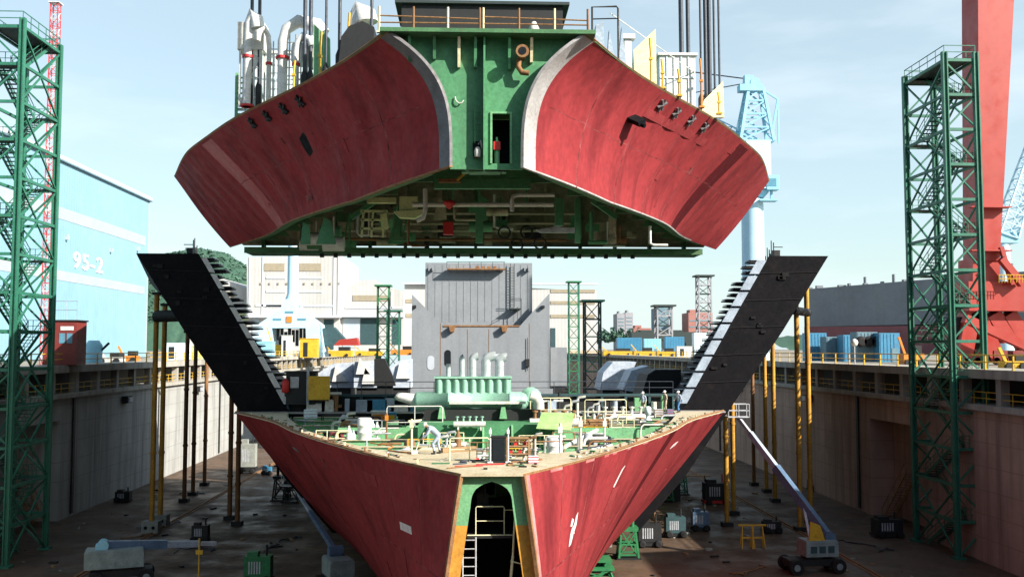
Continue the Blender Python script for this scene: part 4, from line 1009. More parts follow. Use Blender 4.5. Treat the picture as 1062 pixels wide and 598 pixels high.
# ------------------------------------------------------------------ forward block with its two black wings
FW = thing('hull_block', (XC, 100, 0), 'black ship block behind the red stern, its two wings slanting up and outwards', 'ship block', 'hull blocks of the ship')
XF = XC + .4
def fs(y): return 1 + (y-80.5)*.0102
sec_o = [(12.6, 2.0), (16.5, 6.4), (20.5, 12.2), (25.0, 18.6), (29.0, 24.9)]
sec_i = [(23.9, 24.9), (20.2, 18.6), (16.6, 12.3), (10.8, 6.4), (6.5, 2.4)]
yf = [80.5, 84, 88, 94, 100, 106, 112, 118]
for sd in (-1, 1):
    def ip0(z, sd=sd): return XF + sd*lerp([(2.4, 6.5), (6.4, 10.8), (12.3, 16.6), (18.6, 20.2), (24.9, 23.9)], z)
    ring = sec_o + sec_i; n = len(ring)
    b = MB()
    b.grid(lambda i, j: (XF + sd*ring[i % n][0]*fs(yf[j]), yf[j], ring[i % n][1]), n, len(yf)-1, lambda i, j: 1 if i in (n//2, n//2+1) and False else 0, smooth=False)
    for y, flip in ((yf[0], 0), (yf[-1], 1)):
        vs = [(XF + sd*x*fs(y), y, z) for x, z in ring]
        k = len(b.v)
        b.add(vs, [(i, i+1, n-2-i, n-1-i) for i in range(len(sec_o)-1)])
    o = b.build('wing_tank', M['black'], FW)
    bm = bmesh.new(); bm.from_mesh(o.data); bmesh.ops.remove_doubles(bm, verts=bm.verts, dist=.002); bmesh.ops.recalc_face_normals(bm, faces=bm.faces); bm.to_mesh(o.data); bm.free()
    for i in range(1, 8):
        pts = []
    def op(y, z, off=0):
        return Vector((XF + sd*(lerp([(q, r) for r, q in sec_o], z)*fs(y) + off), y, z))
    # plate seams, pads and clips on the dark end plate
    for k in range(5):
        z = 14.2 + 2.3*k; a_, b2 = ip0(z), op(80.5, z)
        q = MB(); q.beam(Vector((a_, 80.47, z)), Vector((b2.x, 80.47, z+.15)), .06, .07); q.build('plate_seam', M['black_seam'], FW)
    for k in range(9):
        z = random.uniform(13.5, 24); u = random.uniform(.15, .85); xx = ip0(z)*(1-u)+op(80.5, z).x*u
        q = MB(); q.box((xx, 80.44, z), (random.uniform(.2, .6), .12, random.uniform(.15, .4))); q.build('pad_plate', M['black_seam'], FW)
    # pale flange strips and frame brackets along the inner edge
    def ip(y, z, off=0): 
        tab = [(2.4, 6.5), (6.4, 10.8), (12.3, 16.6), (18.6, 20.2), (24.9, 23.9)]
        return Vector((XF + sd*(lerp(tab, z)*fs(y) - off), y, z))
    mm = M['white'] if sd < 0 else M['steel_blue']  # left strips white in place of sunlight cut off by the hanging block
    SW = .45 if sd < 0 else .8
    for k in range(9):
        za, zb = 12.5 + 12.2*k/9, 12.5 + 12.2*(k+.86)/9
        q = MB(); q.add([ip(80.3, za, .0), ip(80.3, zb, .0), ip(81.6, zb, .0), ip(81.6, za, .0), ip(80.3, za, SW), ip(80.3, zb, SW), ip(81.6, zb, SW), ip(81.6, za, SW)], [(0,1,2,3), (4,5,6,7), (0,1,5,4), (1,2,6,5), (2,3,7,6), (3,0,4,7)]); q.build('flange_strip', mm, FW)
    for k in range(24):
        z = 13.3 + 11.4*k/23
        q = MB()
        yb_ = 84.0
        p = ip(yb_, z, .05); w = random.uniform(.6, 1.5)
        q.prism([p + Vector((0, 0, -.14)), p + Vector((-sd*w, 0, -.05)), p + Vector((-sd*w, 0, .06)), p + Vector((sd*.1, 0, .12))], (0, 1.5, 0))
        q.build('frame_bracket', M['black_gear'], FW)
        q = MB(); q.bx(*sorted((p.x-sd*w*.95, p.x-sd*w*.1)), yb_-.1, yb_+1.5, z+.13, z+.19); q.build('bracket_flange', mm, FW)
    q = MB(); p0 = U(162 if sd < 0 else 838, 328 if sd < 0 else 324, 92); 
    q.tube(p0, p0 + Vector((-sd*6.5 if sd < 0 else -sd*2.5, -3, .1)), .55 if sd < 0 else .4, 12); q.build('side_tube', M['black_gear'], FW)
    # staging left on the top edge
    for k in range(5):
        y = 82+3*k; p = Vector((XF + sd*24.4*fs(y), y, 24.9)); q = MB(); q.tube(p, p+Vector((0, 0, 1.3+.5*(k % 2))), .05, 5); q.tube(p+Vector((0, 0, .9)), p+Vector((sd*.8, 0, .9)), .04, 5); q.box(p+Vector((sd*.2, 0, .3)), (.5, .7, .6)); q.build('stanchion', M['black_gear'], FW)
b = MB(); b.prism([(XC-16.4, 80.9, 13.1), (XC-16.4, 80.9, 12.2), (XC-6.4, 80.9, 2.3), (XC+6.4, 80.9, 2.3), (XC+16.4, 80.9, 12.2), (XC+16.4, 80.9, 13.1)], (0, .3, 0)); b.build('bulkhead', M['black_gear'], FW)
b = MB(); b.bx(XC-6.4, XC+6.4, 81.25, 118, 1.9, 2.6); b.build('bottom', M['black'], FW)
rr = random.Random(14)
for k in range(44):
    x = XC + rr.uniform(-15.5, 15.5); h = rr.uniform(.3, 1.7); m = rr.choice(['steel', 'pipewhite', 'green_lt', 'rustedge', 'creamplate', 'boxblue', 'black_gear', 'steel_blue'])
    b = MB()
    if k % 3 == 0: b.tube((x, 79.9, ZD+.015), (x, 79.9, ZD+h), rr.uniform(.06, .25), 8)
    elif k % 3 == 1: b.box((x, 79.9, ZD+.02+h*.4), (rr.uniform(.3, 1.6), .5, h*.8))
    else: b.path([(x, 79.9, ZD+.02), (x, 79.9, ZD+h*.9), (x+.1, 79.9, ZD+h), (x+rr.uniform(.6, 2.0), 79.9, ZD+h)], rr.uniform(.05, .13), 7)
    b.build(('standpipe', 'service_box', 'bent_pipe')[k % 3], M[m], LO)
b = MB(); [b.bx(XC-16+2*k-.1, XC-16+2*k+.1, 80.5, 80.88, 12.0, 13.3) for k in range(17)]; b.bx(XC-16.4, XC+16.4, 80.45, 80.6, 13.1, 13.3); b.build('bulkhead_stiffeners', M['teal_dk'], FW)
b = MB(); b.tube((XC-16, 80.7, 14.3), (XC+16, 80.7, 14.3), .03, 5); b.tube((XC-16, 80.7, 13.8), (XC+16, 80.7, 13.8), .03, 5); [b.tube((XC-16+2*k, 80.7, 13.3), (XC-16+2*k, 80.7, 14.3), .03, 4) for k in range(17)]; b.build('handrail', M['rope'], FW)
# things beside the inner feet of the wings
b = MB(); b.box(U(331, 402, 79), (1.7, .3, 1.9)); b.box(U(331, 413, 79.1), (1.5, .2, .4), 0, 1); b.build('yellow_panel', [M['yellow'], M['black_gear']], label='ochre yellow panel standing beside the left black wing', cat='panel')
b = MB(); c = U(312, 400, 79.6); b.box(c + Vector((0, .6, -.2)), (2.4, 1.2, 2.6)); b.box(c+Vector((0, .6, 1.15)), (2.7, 1.4, .12)); b.box(c+Vector((1.5, .3, -.6)), (.6, .8, 1.6)); b.tube(c+Vector((.6, -.15, -1.5)), c+Vector((.6, -.15, 1.6)), .12, 8, mi=1); b.box(c+Vector((-.5, -.05, .3)), (.7, .08, .9), 0, 1); b.build('machine_housing', [M['black_gear'], M['steel']], label='big black machine housing between left wing and ochre panel', cat='machine')
b = MB(); c = U(296, 401, 79.4); b.lathe([(.12, 0), (.3, .1), (.3, .9), (.18, 1.1), (.1, 1.15)], c+Vector((0, 0, -.5)), 12); b.build('red_buoy', M['redpaint'], label='red float hanging at the inner edge of the left black wing', cat='float')

# ------------------------------------------------------------------ shoring poles
def shell_z(x, y):
    a = abs(x-XC)/fs(y)
    return lerp([(r, z) for r, z in sec_o], a)
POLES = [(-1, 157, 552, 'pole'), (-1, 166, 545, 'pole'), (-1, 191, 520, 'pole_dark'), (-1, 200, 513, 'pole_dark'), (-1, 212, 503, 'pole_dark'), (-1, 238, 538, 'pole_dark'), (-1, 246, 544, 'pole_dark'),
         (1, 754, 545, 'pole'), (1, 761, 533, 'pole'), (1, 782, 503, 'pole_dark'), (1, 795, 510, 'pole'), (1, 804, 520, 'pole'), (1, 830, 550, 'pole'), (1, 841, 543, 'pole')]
ordw = {-1: ['outermost bright yellow', 'second outermost yellow', 'third from outside, brown', 'fourth from outside, thin brown', 'fifth from outside, brown', 'sixth from outside, brown', 'innermost brown'],
        1: ['innermost bright yellow', 'second from inside, yellow', 'third from inside, brown', 'fourth from inside, yellow', 'fifth from inside, yellow', 'sixth from inside, yellow', 'outermost yellow']}
cnt = {-1: 0, 1: 0}
for sd, px, py, mk in POLES:
    p = UZ(px, py, 0); x, y = p.x, p.y
    zt_ = min(24.6, shell_z(x, y)) - .05
    lab = f"{ordw[sd][cnt[sd]]} shoring pole propping the {'left' if sd < 0 else 'right'} black wing"; cnt[sd] += 1
    t = thing('shoring_pole', (x, y, 0), lab, 'pole', 'shoring poles under the black wings')
    b = MB(); b.tube((x, y, .02), (x, y, zt_), .24, 12)
    for z in (zt_*.33, zt_*.66): b.lathe([(.3, -.12), (.3, .12)], (x, y, z), 12)
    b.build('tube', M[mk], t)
    b = MB(); b.box((x, y, .55), (1.5, 1.2, 1.1)) if mk == 'pole' and sd < 0 else b.box((x, y, .2), (1.0, 1.0, .4)); b.build('foot_block', M['conc_foot'] if mk == 'pole' and sd < 0 else M['black_gear'], t)
    if mk == 'pole' and sd < 0:
        b = MB(); [b.tube((x+s*.35, y-.61, .55), (x+s*.35, y-.6-.02, .55), .17, 10) for s in (-1, 1)]; b.build('lifting_eye', M['dark'], t)
    b = MB(); b.box((x, y, zt_), (.7, .7, .25)); b.build('head_plate', M['black_gear'], t)
# ------------------------------------------------------------------ stair towers
def stair_tower(x0, x1, y0, y1, H, near_side, label):
    """x0..x1, y0..y1 footprint; near_side: x of the face with the stairs seen"""
    t = thing('stair_tower', ((x0+x1)/2, (y0+y1)/2, 0), label, 'stair tower', 'green stair towers in the dock')
    bay = 2.9; n = int(H/bay); bay = H/n
    for x in (x0, x1):
        for y in (y0, y1):
            b = MB(); b.box((x, y, H/2+.35), (.42, .10, H+.7)); b.box((x-.17, y, H/2+.35), (.10, .42, H+.7)); b.box((x+.17, y, H/2+.35), (.101, .421, H+.7)); b.box((x, y, .1), (.9, .9, .2)); b.build('leg', M['towergreen'], t)
    for k in range(1, n+1):
        z = bay*k
        b = MB()
        for y in (y0, y1): b.beam((x0+.2, y, z), (x1-.2, y, z), .18, .24)
        for x in (x0, x1): b.beam((x, y0+.2, z), (x, y1-.2, z), .18, .24)
        b.build('ring_beam', M['towergreen'], t)
        b = MB()
        zl = z - bay
        for i, y in enumerate((y0, y1)):
            a, c = (x0, x1) if (k+i) % 2 else (x1, x0)
            b.beam((a, y, zl+.1), (c, y, z-.1), .14, .14)
        for i, x in enumerate((x0, x1)):
            ym = (y0+y1)/2
            if k % 2:
                b.beam((x, y0, zl+.1), (x, ym, z-.1), .13, .13); b.beam((x, y1, zl+.1), (x, ym, z-.1), .13, .13)
            else:
                b.beam((x, ym, zl+.1), (x, y0, z-.1), .13, .13); b.beam((x, ym, zl+.1), (x, y1, z-.1), .13, .13)
        b.build('bracing', M['towergreen'], t)
    for k in range(n):
        z0, z1 = bay*k, bay*(k+1)
        ya, yb_ = y0+1.3, y1-1.3
        xa, xb = x0+.35, (x0+x1)/2-.05
        if k % 2: xa, xb = (x0+x1)/2+.05, x1-.35
        up = (ya, yb_) if k % 2 else (yb_, ya)
        b = MB()
        for x in (xa, xb): b.beam((x, up[0], z0+.1), (x, up[1], z1), .06, .28)
        for i in range(11):
            u = (i+.5)/11; b.box(((xa+xb)/2, up[0]+(up[1]-up[0])*u, z0+.1+(z1-z0-.1)*u), (xb-xa-.1, .32, .05), 0, 1)
        SF = b.build('stair_flight', [M['towergreen'], M['grating']], t)
        b = MB()
        for x in (xa, xb):
            b.beam((x, up[0], z0+1.05), (x, up[1], z1+.95), .05)
            b.beam((x, up[0], z0+.6), (x, up[1], z1+.5), .035)
            for i in range(4):
                u = i/3; b.beam((x, up[0]+(up[1]-up[0])*u, z0+.1+(z1-z0)*u), (x, up[0]+(up[1]-up[0])*u, z0+1.05+(z1-z0)*u), .04)
        b.build('stair_rail', M['towergreen'], SF)
        yl = (y0+.15, y0+1.3) if k % 2 == 1 else (y1-1.3, y1-.15)
        b = MB(); yl = (y0+.25, y0+1.35) if up[1] == ya else (y1-1.35, y1-.25)
        b.bx(x0+.25, x1-.25, yl[0], yl[1], z1-.06, z1); SF = b.build('landing', M['grating'], t)
        b = MB(); ye = yl[0]+.05 if up[1] == ya else yl[1]-.05
        for h in (.55, 1.05): b.beam((x0+.25, ye, z1+h), (x1-.25, ye, z1+h), .045)
        for i in range(3): xx = x0+.3+(x1-x0-.6)*i/2; b.beam((xx, ye, z1), (xx, ye, z1+1.05), .045)
        b.build('landing_rail', M['towergreen'], SF)
    b = MB(); b.bx(x0+.1, x1-.1, y0+.1, y1-.1, H+.13, H+.2); SF = b.build('top_platform', M['grating'], t)
    b = MB()
    for h in (.7, 1.25):
        for y in (y0, y1): b.beam((x0, y, H+h), (x1, y, H+h), .06)
        for x in (x0, x1): b.beam((x, y0, H+h), (x, y1, H+h), .06)
    for i in range(6):
        y = y0+(y1-y0)*i/5
        for x in (x0, x1): b.beam((x, y, H+.2), (x, y, H+1.25), .05)
    b.build('top_rail', M['towergreen'], SF)
    return t
pr = U(979, 55, 78); pr2 = U(1011, 52, 78)
xr0, xr1, Hr = pr.x, pr2.x, pr.z - .6
stair_tower(xr0, xr1, 78, 85.4, Hr, xr0, 'tall green steel stair tower standing in the dock before the red gantry leg')
pl = U(24, 20, 78)
stair_tower(pl.x-2.9, pl.x, 78, 85.0, pl.z-.6, pl.x, 'taller green steel stair tower at the dock wall before the sky blue shed')
# platform on the stair tower side: brown cabin and mast on the left quay
t = thing('lift_cabin', UZ(66, 372, COP-.02), 'brown red control cabin with two windows beside the left stair tower', 'cabin')
c = U(67, 347, 100); c.z = COP
cx = c.x; t.location = (cx, 100, COP)
b = MB(); b.bx(cx-1.7, cx+1.6, 99, 101.5, COP+.02, COP+4.4); b.build('body', M['brownred'], t)
b = MB(); b.bx(cx-1.8, cx+1.75, 98.9, 101.6, COP+4.402, COP+4.55); b.build('roof', M['black_gear'], t)
for k in (0, 1):
    b = MB(); b.bx(cx-.1+.75*k, cx+.45+.75*k, 98.96, 98.99, COP+2.2, COP+3.2); b.build('window', M['glassblue'], t)
b = MB(); b.bx(cx+.0, cx+1.3, 98.96, 98.99, COP+3.5, COP+3.9); b.build('name_board', M['white'], t)
b = MB()
for h in (1.0, 1.9): b.tube((cx-1.7, 99, COP+4.55+h), (cx+1.6, 99, COP+4.55+h), .04, 5)
for i in range(4): b.tube((cx-1.7+1.1*i, 99, COP+4.55), (cx-1.7+1.1*i, 99, COP+6.45), .04, 5)
b.build('roof_rail', M['steel_blue'], t)
# red and white antenna mast
def mast(name, px, py_top, d, w, zb, label, m, m2, cat='mast', group=None, n=None, tap=1.0, rings=True):
    top = U(px, py_top, d); H = top.z - zb; x = U(px, 330, d).x
    t = thing(name, (x, d, zb), label, cat, group)
    n = n or max(3, int(H/(w*1.1)))
    for k, (sx, sy) in enumerate(((-1,-1), (1,-1), (1,1), (-1,1))):
        b = MB(); b.beam((x+sx*w/2, d+sy*w/2, zb), (x+sx*w/2*tap, d+sy*w/2*tap, zb+H), w*.10); b.build('leg', m, t)
    b = MB()
    for k in range(n+1):
        z = zb+H*k/n; ww = w/2*(1+(tap-1)*k/n)
        cs = [(x-ww, d-ww), (x+ww, d-ww), (x+ww, d+ww), (x-ww, d+ww)]
        for i in range(4):
            a, c = cs[i], cs[(i+1) % 4]
            b.beam((*a, z), (*c, z), w*.07, mi=k % 2)
            if k < n:
                w2 = w/2*(1+(tap-1)*(k+1)/n)
                e = [(x-w2, d-w2), (x+w2, d-w2), (x+w2, d+w2), (x-w2, d+w2)][(i+1) % 4]
                b.beam((*a, z), (*e, zb+H*(k+1)/n), w*.055, mi=k % 2)
    b.build('lattice', [m, m2], t)
    b = MB(); b.bx(x-w*.75, x+w*.75, d-w*.75, d+w*.75, zb+H, zb+H+.12*w); b.build('top_plate', m2, t)
    return t
mast('antenna_mast', 48, 4, 120, 0.9, COP-.3, 'red and white lattice mast rising behind the left stair tower', M['redpaint'], M['white'])
mast('lattice_tower', 397.5, 297, 165, 1.9, 0, 'slim green lattice tower in the dock left of the grey ship block', M['jack'], M['jack'], 'lattice tower', 'green lattice towers in the dock')
mast('lattice_tower', 408, 323, 180, 2.2, 0, 'shorter dark green lattice tower just behind the slim left one', M['towergreen'], M['towergreen'], 'lattice tower', 'green lattice towers in the dock')
mast('lattice_tower', 595, 293, 165, 1.7, 0, 'slim green lattice tower right beside the grey ship block', M['towergreen'], M['jack'], 'lattice tower', 'green lattice towers in the dock')
mast('lattice_tower', 614, 313, 150, 2.4, 0, 'wide dark green lattice tower, rightmost of those by the grey block', M['grating'], M['towergreen'], 'lattice tower', 'green lattice towers in the dock')
mast('scaffold_tower', 730, 287, 340, 4.4, COP-.3, 'grey scaffold tower on the far right quay before the red brown block', M['citygrey'], M['grating'], 'scaffold tower', None, 9)
mast('scaffold_tower', 688, 318, 380, 5.8, COP-.3, 'grey scaffold frame before the teal grey high block', M['citygrey'], M['grating'], 'scaffold tower', None, 5)

# ------------------------------------------------------------------ grey ship block standing in the dock
d0 = 150
BG = thing('ship_block', (U(499, 400, d0).x, d0, 0), 'tall grey ship block with notched front wall standing in the middle of the dock', 'ship block')
def pb(name, m, fn):
    b = MB(); fn(b); return b.build(name, m, BG)
X = lambda px, d=d0: U(px, 330, d).x
Zp = lambda py, px=499, d=d0: U(px, py, d).z
poly = [(427, 420), (427, 305), (460, 338), (539, 338), (570, 304), (570, 420)]
def front(b):
    pts = [Vector((X(px), d0, Zp(py, px))) for px, py in poly[1:-1]]
    pts = [Vector((X(427), d0, 1.0))] + pts + [Vector((X(570), d0, 1.0))]
    b.prism(pts, (0, .35, 0))
pb('front_wall', M['blockgrey'], front)
pb('side_wall', M['blockgrey'], lambda b: (b.bx(X(427), X(427)+.3, d0+.36, d0+14, 1, Zp(309, 427)), b.bx(X(570)-.3, X(570), d0+.36, d0+14, 1, Zp(309, 570))))
pb('deck_house', M['blockgrey'], lambda b: b.bx(X(440), X(553), d0+2.5, d0+14, 4, Zp(271)))
pb('lower_ledge', M['blockgrey'], lambda b: b.bx(X(424), X(573), d0-.6, d0-.01, 8, 10.9))
def seams(b):
    for px in (457, 485, 507, 549): b.bx(X(px)-.04, X(px)+.04, d0-.03, d0-.002, 11, Zp(341, px) if 460 < px < 539 else Zp(335, px))
    b.bx(X(460), X(539), d0-.12, d0-.002, Zp(338.6), Zp(337))
pb('weld_seam', M['rustedge'], seams)
def ribs(b):
    for k in range(15): px = 444+7.4*k; b.bx(X(px, d0+2.5)-.05, X(px, d0+2.5)+.05, d0+2.455, d0+2.49, Zp(333), Zp(273))
pb('house_rib', M['blockgrey'], ribs)
pb('staging', M['rustedge'], lambda b: (b.bx(X(463), X(524), d0+.9, d0+2.3, Zp(279), Zp(277.6)), [b.box((X(495+6*k), d0+1.2, Zp(276.5)), (.6, .5, .35)) for k in range(4)]))
pb('staging_rail', M['grating'], lambda b: (b.tube((X(463), d0+.95, Zp(271)), (X(524), d0+.95, Zp(271)), .05, 5), [b.tube((X(463+12*k), d0+.95, Zp(278)), (X(463+12*k), d0+.95, Zp(271)), .04, 4) for k in range(6)]))
for px in (444, 448, 519, 545, 549):
    pb('lug', M['blockgrey'], lambda b: b.bx(X(px)-.1, X(px)+.1, d0+1.7, d0+2.48, Zp(280), Zp(276)))
for px in (469, 523): pb('corner_lug', M['rustedge'], lambda b: b.prism([(X(px)-.5, d0-.01, Zp(338.5)), (X(px)+.5, d0-.01, Zp(338.5)), (X(px)+.3, d0-.01, Zp(344)), (X(px)-.3, d0-.01, Zp(344))], (0, -.9, 0)))
for px, py in ((430, 318), (563, 318)): pb('horn_lug', M['black_gear'], lambda b: b.box((X(px), d0-.3, Zp(py)), (.5, .6, .4)))
def ladder2(b):
    for s in (-.3, .3): b.beam((X(532)+s, d0+2.0, Zp(318)), (X(532)+s, d0+2.0, Zp(272)), .09)
    for k in range(16): b.beam((X(532)-.3, d0+2.0, Zp(318)+.42*k), (X(532)+.3, d0+2.0, Zp(318)+.42*k), .06)
    b.bx(X(529), X(541), d0+1.0, d0+2.4, Zp(320), Zp(319)); b.tube((X(541), d0+1, Zp(319)), (X(541), d0+1, Zp(309)), .05, 5); b.tube((X(529), d0+1, Zp(311)), (X(541), d0+1, Zp(311)), .05, 5); b.tube((X(529), d0+1, Zp(309)), (X(541), d0+1, Zp(309)), .05, 5)
    for s in (-.3, .3): b.beam((X(539)+s, d0+1.0, Zp(338)), (X(539)+s, d0+1.0, Zp(319)), .08)
pb('ladder', M['grating'], ladder2)
pb('hand_rail', M['grating'], lambda b: (b.beam((X(510), d0+1.2, Zp(333)), (X(538), d0+1.2, Zp(318)), .08), b.beam((X(510), d0+1.2, Zp(338)), (X(510), d0+1.2, Zp(333)), .08)))
def ovalp(px, py, w, h):
    return [Vector((X(px) + w*math.cos(a), d0-.06, Zp(py) + w*math.sin(a) + (h if math.sin(a) > 0 else -h))) for a in [2*math.pi*i/20 for i in range(20)]]
pb('blind_plate', M['hallroof'], lambda b: b.prism(ovalp(447, 376, .55, .55), (0, .055, 0)))
pb('manhole', M['dark'], lambda b: b.prism(ovalp(464.5, 371, .5, .75), (0, .055, 0)))
pb('hook', M['black_gear'], lambda b: (b.tube((X(547), d0-.2, Zp(350)), (X(547), d0-.2, Zp(384)), .05, 5), b.box((X(547), d0-.25, Zp(376)), (.6, .4, 1.2))))
# supports under it
pb('support', M['conc_foot'], lambda b: [b.bx(X(px)-.8, X(px)+.8, d0+1, d0+13, 0.01, 1.0) for px in (432, 465, 499, 532, 565)])

# other steel panels lying in the dock
def panel_block(name, pts, d, dep, m, label, m2=None):
    b = MB(); q = [U(px, py, d) for px, py in pts]; zl = min(p.z for p in q)
    b.prism(q, (0, dep, 0))
    lo_x, hi_x = min(p.x for p in q), max(p.x for p in q)
    b.bx(lo_x+.3, hi_x-.3, d+.3, d+dep-.3, 0.02, zl-.01, 1)
    return b.build(name, [m, m2 or M['black_gear']], None, label, 'steel section', 'hull sections lying in the dock')
panel_block('hull_section', [(331, 402), (331, 386), (345, 377), (366, 376), (366, 402)], 118, 5, M['blockblue'], 'pale silver hull section between yellow panel and green lattice tower')
panel_block('hull_section', [(367, 402), (367, 375), (392, 374), (402, 388), (402, 402)], 116, 5, M['blockblue'], 'pale silver hull section left of the slim green lattice tower')
panel_block('hull_section', [(405, 402), (403, 384), (413, 374), (426, 372), (426, 402)], 125, 4, M['blockblue'], 'pale hull section squeezed between lattice tower and grey block')
panel_block('hull_section', [(388, 400), (388, 372), (399, 372), (408, 392), (410, 400)], 110, 1.0, M['black_gear'], 'dark curved plate leaning by the slim green lattice tower')
panel_block('hull_section', [(622, 404), (626, 386), (636, 375), (660, 375), (648, 404)], 128, 6, M['blockblue'], 'bluish slanted hull section right of the wide lattice tower')
panel_block('hull_section', [(646, 404), (655, 384), (673, 379), (664, 398), (655, 406)], 118, 5, M['blockblue'], 'pale slanted hull section left of the dark one')
panel_block('hull_section', [(664, 414), (672, 388), (680, 383), (706, 383), (708, 414)], 108, 6, M['black_gear'], 'dark hull section in front of the right wing foot')
panel_block('hull_section', [(571, 400), (571, 360), (588, 360), (588, 400)], 160, 8, M['blockgrey'], 'dull grey hull section between grey block and slim lattice tower')
for k, (px, py, d) in enumerate(((352, 388, 117.6), (377, 380, 115.6), (383, 390, 115.6), (418, 385, 124.6))):
    q = U(px, py, d)
    b = MB(); b.prism([q+Vector((-.9, 0, -.9)), q+Vector((1.0, 0, -.9)), q+Vector((-.5, 0, 1.0))], (0, .3, 0)); b.build('knee_plate', M['white'], label=('white triangular knee plate fixed on the leftmost silver section', 'white knee plate high on the section by the lattice tower', 'white knee plate low on the section by the lattice tower', 'white knee plate on the section touching the grey block')[k], cat='plate')

# ------------------------------------------------------------------ gantry crane leg (red)
GC = thing('gantry_crane', (U(1030, 370, 115).x, 115, COP-.35), 'huge red gantry crane leg standing on the right quay', 'gantry crane')
def pg(name, m, fn):
    b = MB(); fn(b); return b.build(name, m, GC)
def legb(b):
    f0, f1 = U(1037, 270, 115), U(1016, 270, 115); t0, t1 = U(1055, -60, 115), U(1014, -60, 115)
    dep = 4.0
    v = [f1, f0, f0+Vector((0, dep, 0)), f1+Vector((0, dep, 0)), t1, t0, t0+Vector((0, dep, 0)), t1+Vector((0, dep, 0))]
    b.add(v, [(3,2,1,0), (4,5,6,7), (0,1,5,4), (1,2,6,5), (2,3,7,6), (3,0,4,7)])
pg('leg', M['gantry'], legb)
def lines(b):
    pass
pg('leg_platform', M['gantry'], lambda b: (b.box(U(1026, 215, 114.4), (5, 1.2, .15)), b.box(U(1026, 260, 114.4), (5, 1.2, .15))))
pg('saddle_beam', M['gantry'], lambda b: (b.box(U(1052, 307, 115)+Vector((0, 2, 0)), (11.5, 4.4, 3.6))))
pg('knee_frame', M['gantry'], lambda b: (b.beam(U(1024, 268, 115)+Vector((0, 2, 0)), U(1024, 312, 115)+Vector((0, 2, 0)), 3.4, 3.6, (0, 1, 0)), b.beam(U(1038, 268, 114), U(1060, 295, 114), .8), b.beam(U(1038, 256, 114), U(1050, 295, 114), .5)))
for a, c in (((1014, 322), (1005, 372)), ((1036, 325), (1052, 352)), ((1052, 325), (1075, 360)), ((1018, 322), (1040, 372))):
    pg('saddle_leg', M['gantry'], lambda b: b.beam(U(*a, 115)+Vector((0, 2, 0)), U(*c, 115)+Vector((0, 2, 0)), 1.8, 2.2, (0, 1, 0)))
pg('tie_beam', M['gantry'], lambda b: b.beam(U(1000, 330, 113.5), U(1070, 362, 113.5), 1.0))
for k, px in enumerate((1003, 1022, 1042, 1062)):
    def bog(b):
        c = U(px, 372, 115); c.z = COP-.3
        b.box(c+Vector((0, 2, 1.1)), (1.7, 2.4, 1.3)); [b.lathe([(.42, -.2), (.5, -.15), (.5, .15), (.42, .2)], c+Vector((sx*.5, 1.0, .5)), 14, 'y') for sx in (-1, 1)]
    pg('bogie', M['brownred'], bog)
pg('access_rail', M['yellow'], lambda b: ([b.tube(U(1036+3*i, 293, 113), U(1036+3*i, 285, 113), .05, 4) for i in range(9)], b.tube(U(1036, 285, 113), U(1062, 285, 113), .05, 4), b.tube(U(1036, 289, 113), U(1062, 289, 113), .05, 4)))
pg('machinery_house', M['black_gear'], lambda b: b.box(U(1010, 345, 116)+Vector((0, 2, 0)), (3.5, 2.5, 4)))

# pale blue lattice crane far right
def lattice_boom(b, p, q, w0, w1, n, r):
    p, q = Vector(p), Vector(q); d = (q-p).normalized(); a = d.cross(Vector((0, 1, 0))).normalized(); c = Vector((0, 1, 0))
    prev = None
    for k in range(n+1):
        u = k/n; w = w0+(w1-w0)*u; e = p.lerp(q, u)
        pts = [e + a*w/2*i + c*w/2*j for i, j in ((-1,-1), (1,-1), (1,1), (-1,1))]
        for i in range(4): b.beam(pts[i], pts[(i+1) % 4], r*.7)
        if prev:
            for i in range(4): b.beam(prev[i], pts[i], r); b.beam(prev[i], pts[(i+1) % 4], r*.7)
        prev = pts
FC = thing('jib_crane', U(1043, 365, 230), 'pale blue crane with lattice jib right behind the red gantry leg', 'crane', 'pale blue jib cranes')
FC.location.z = COP-.35
b = MB(); lattice_boom(b, U(1042, 245, 230), U(1082, 120, 230), 4.6, 2.0, 11, .35); b.build('jib', M['cyan_lt'], FC)
b = MB(); c = U(1043, 365, 230); b.lathe([(2.0, 0), (1.7, 30)], (c.x, 230, COP-.35), 16); b.build('column', M['cyan_lt'], FC)
b = MB(); b.box(U(1042, 247, 230), (5, 4, 2.6)); b.build('machinery_house', M['cyan'], FC)

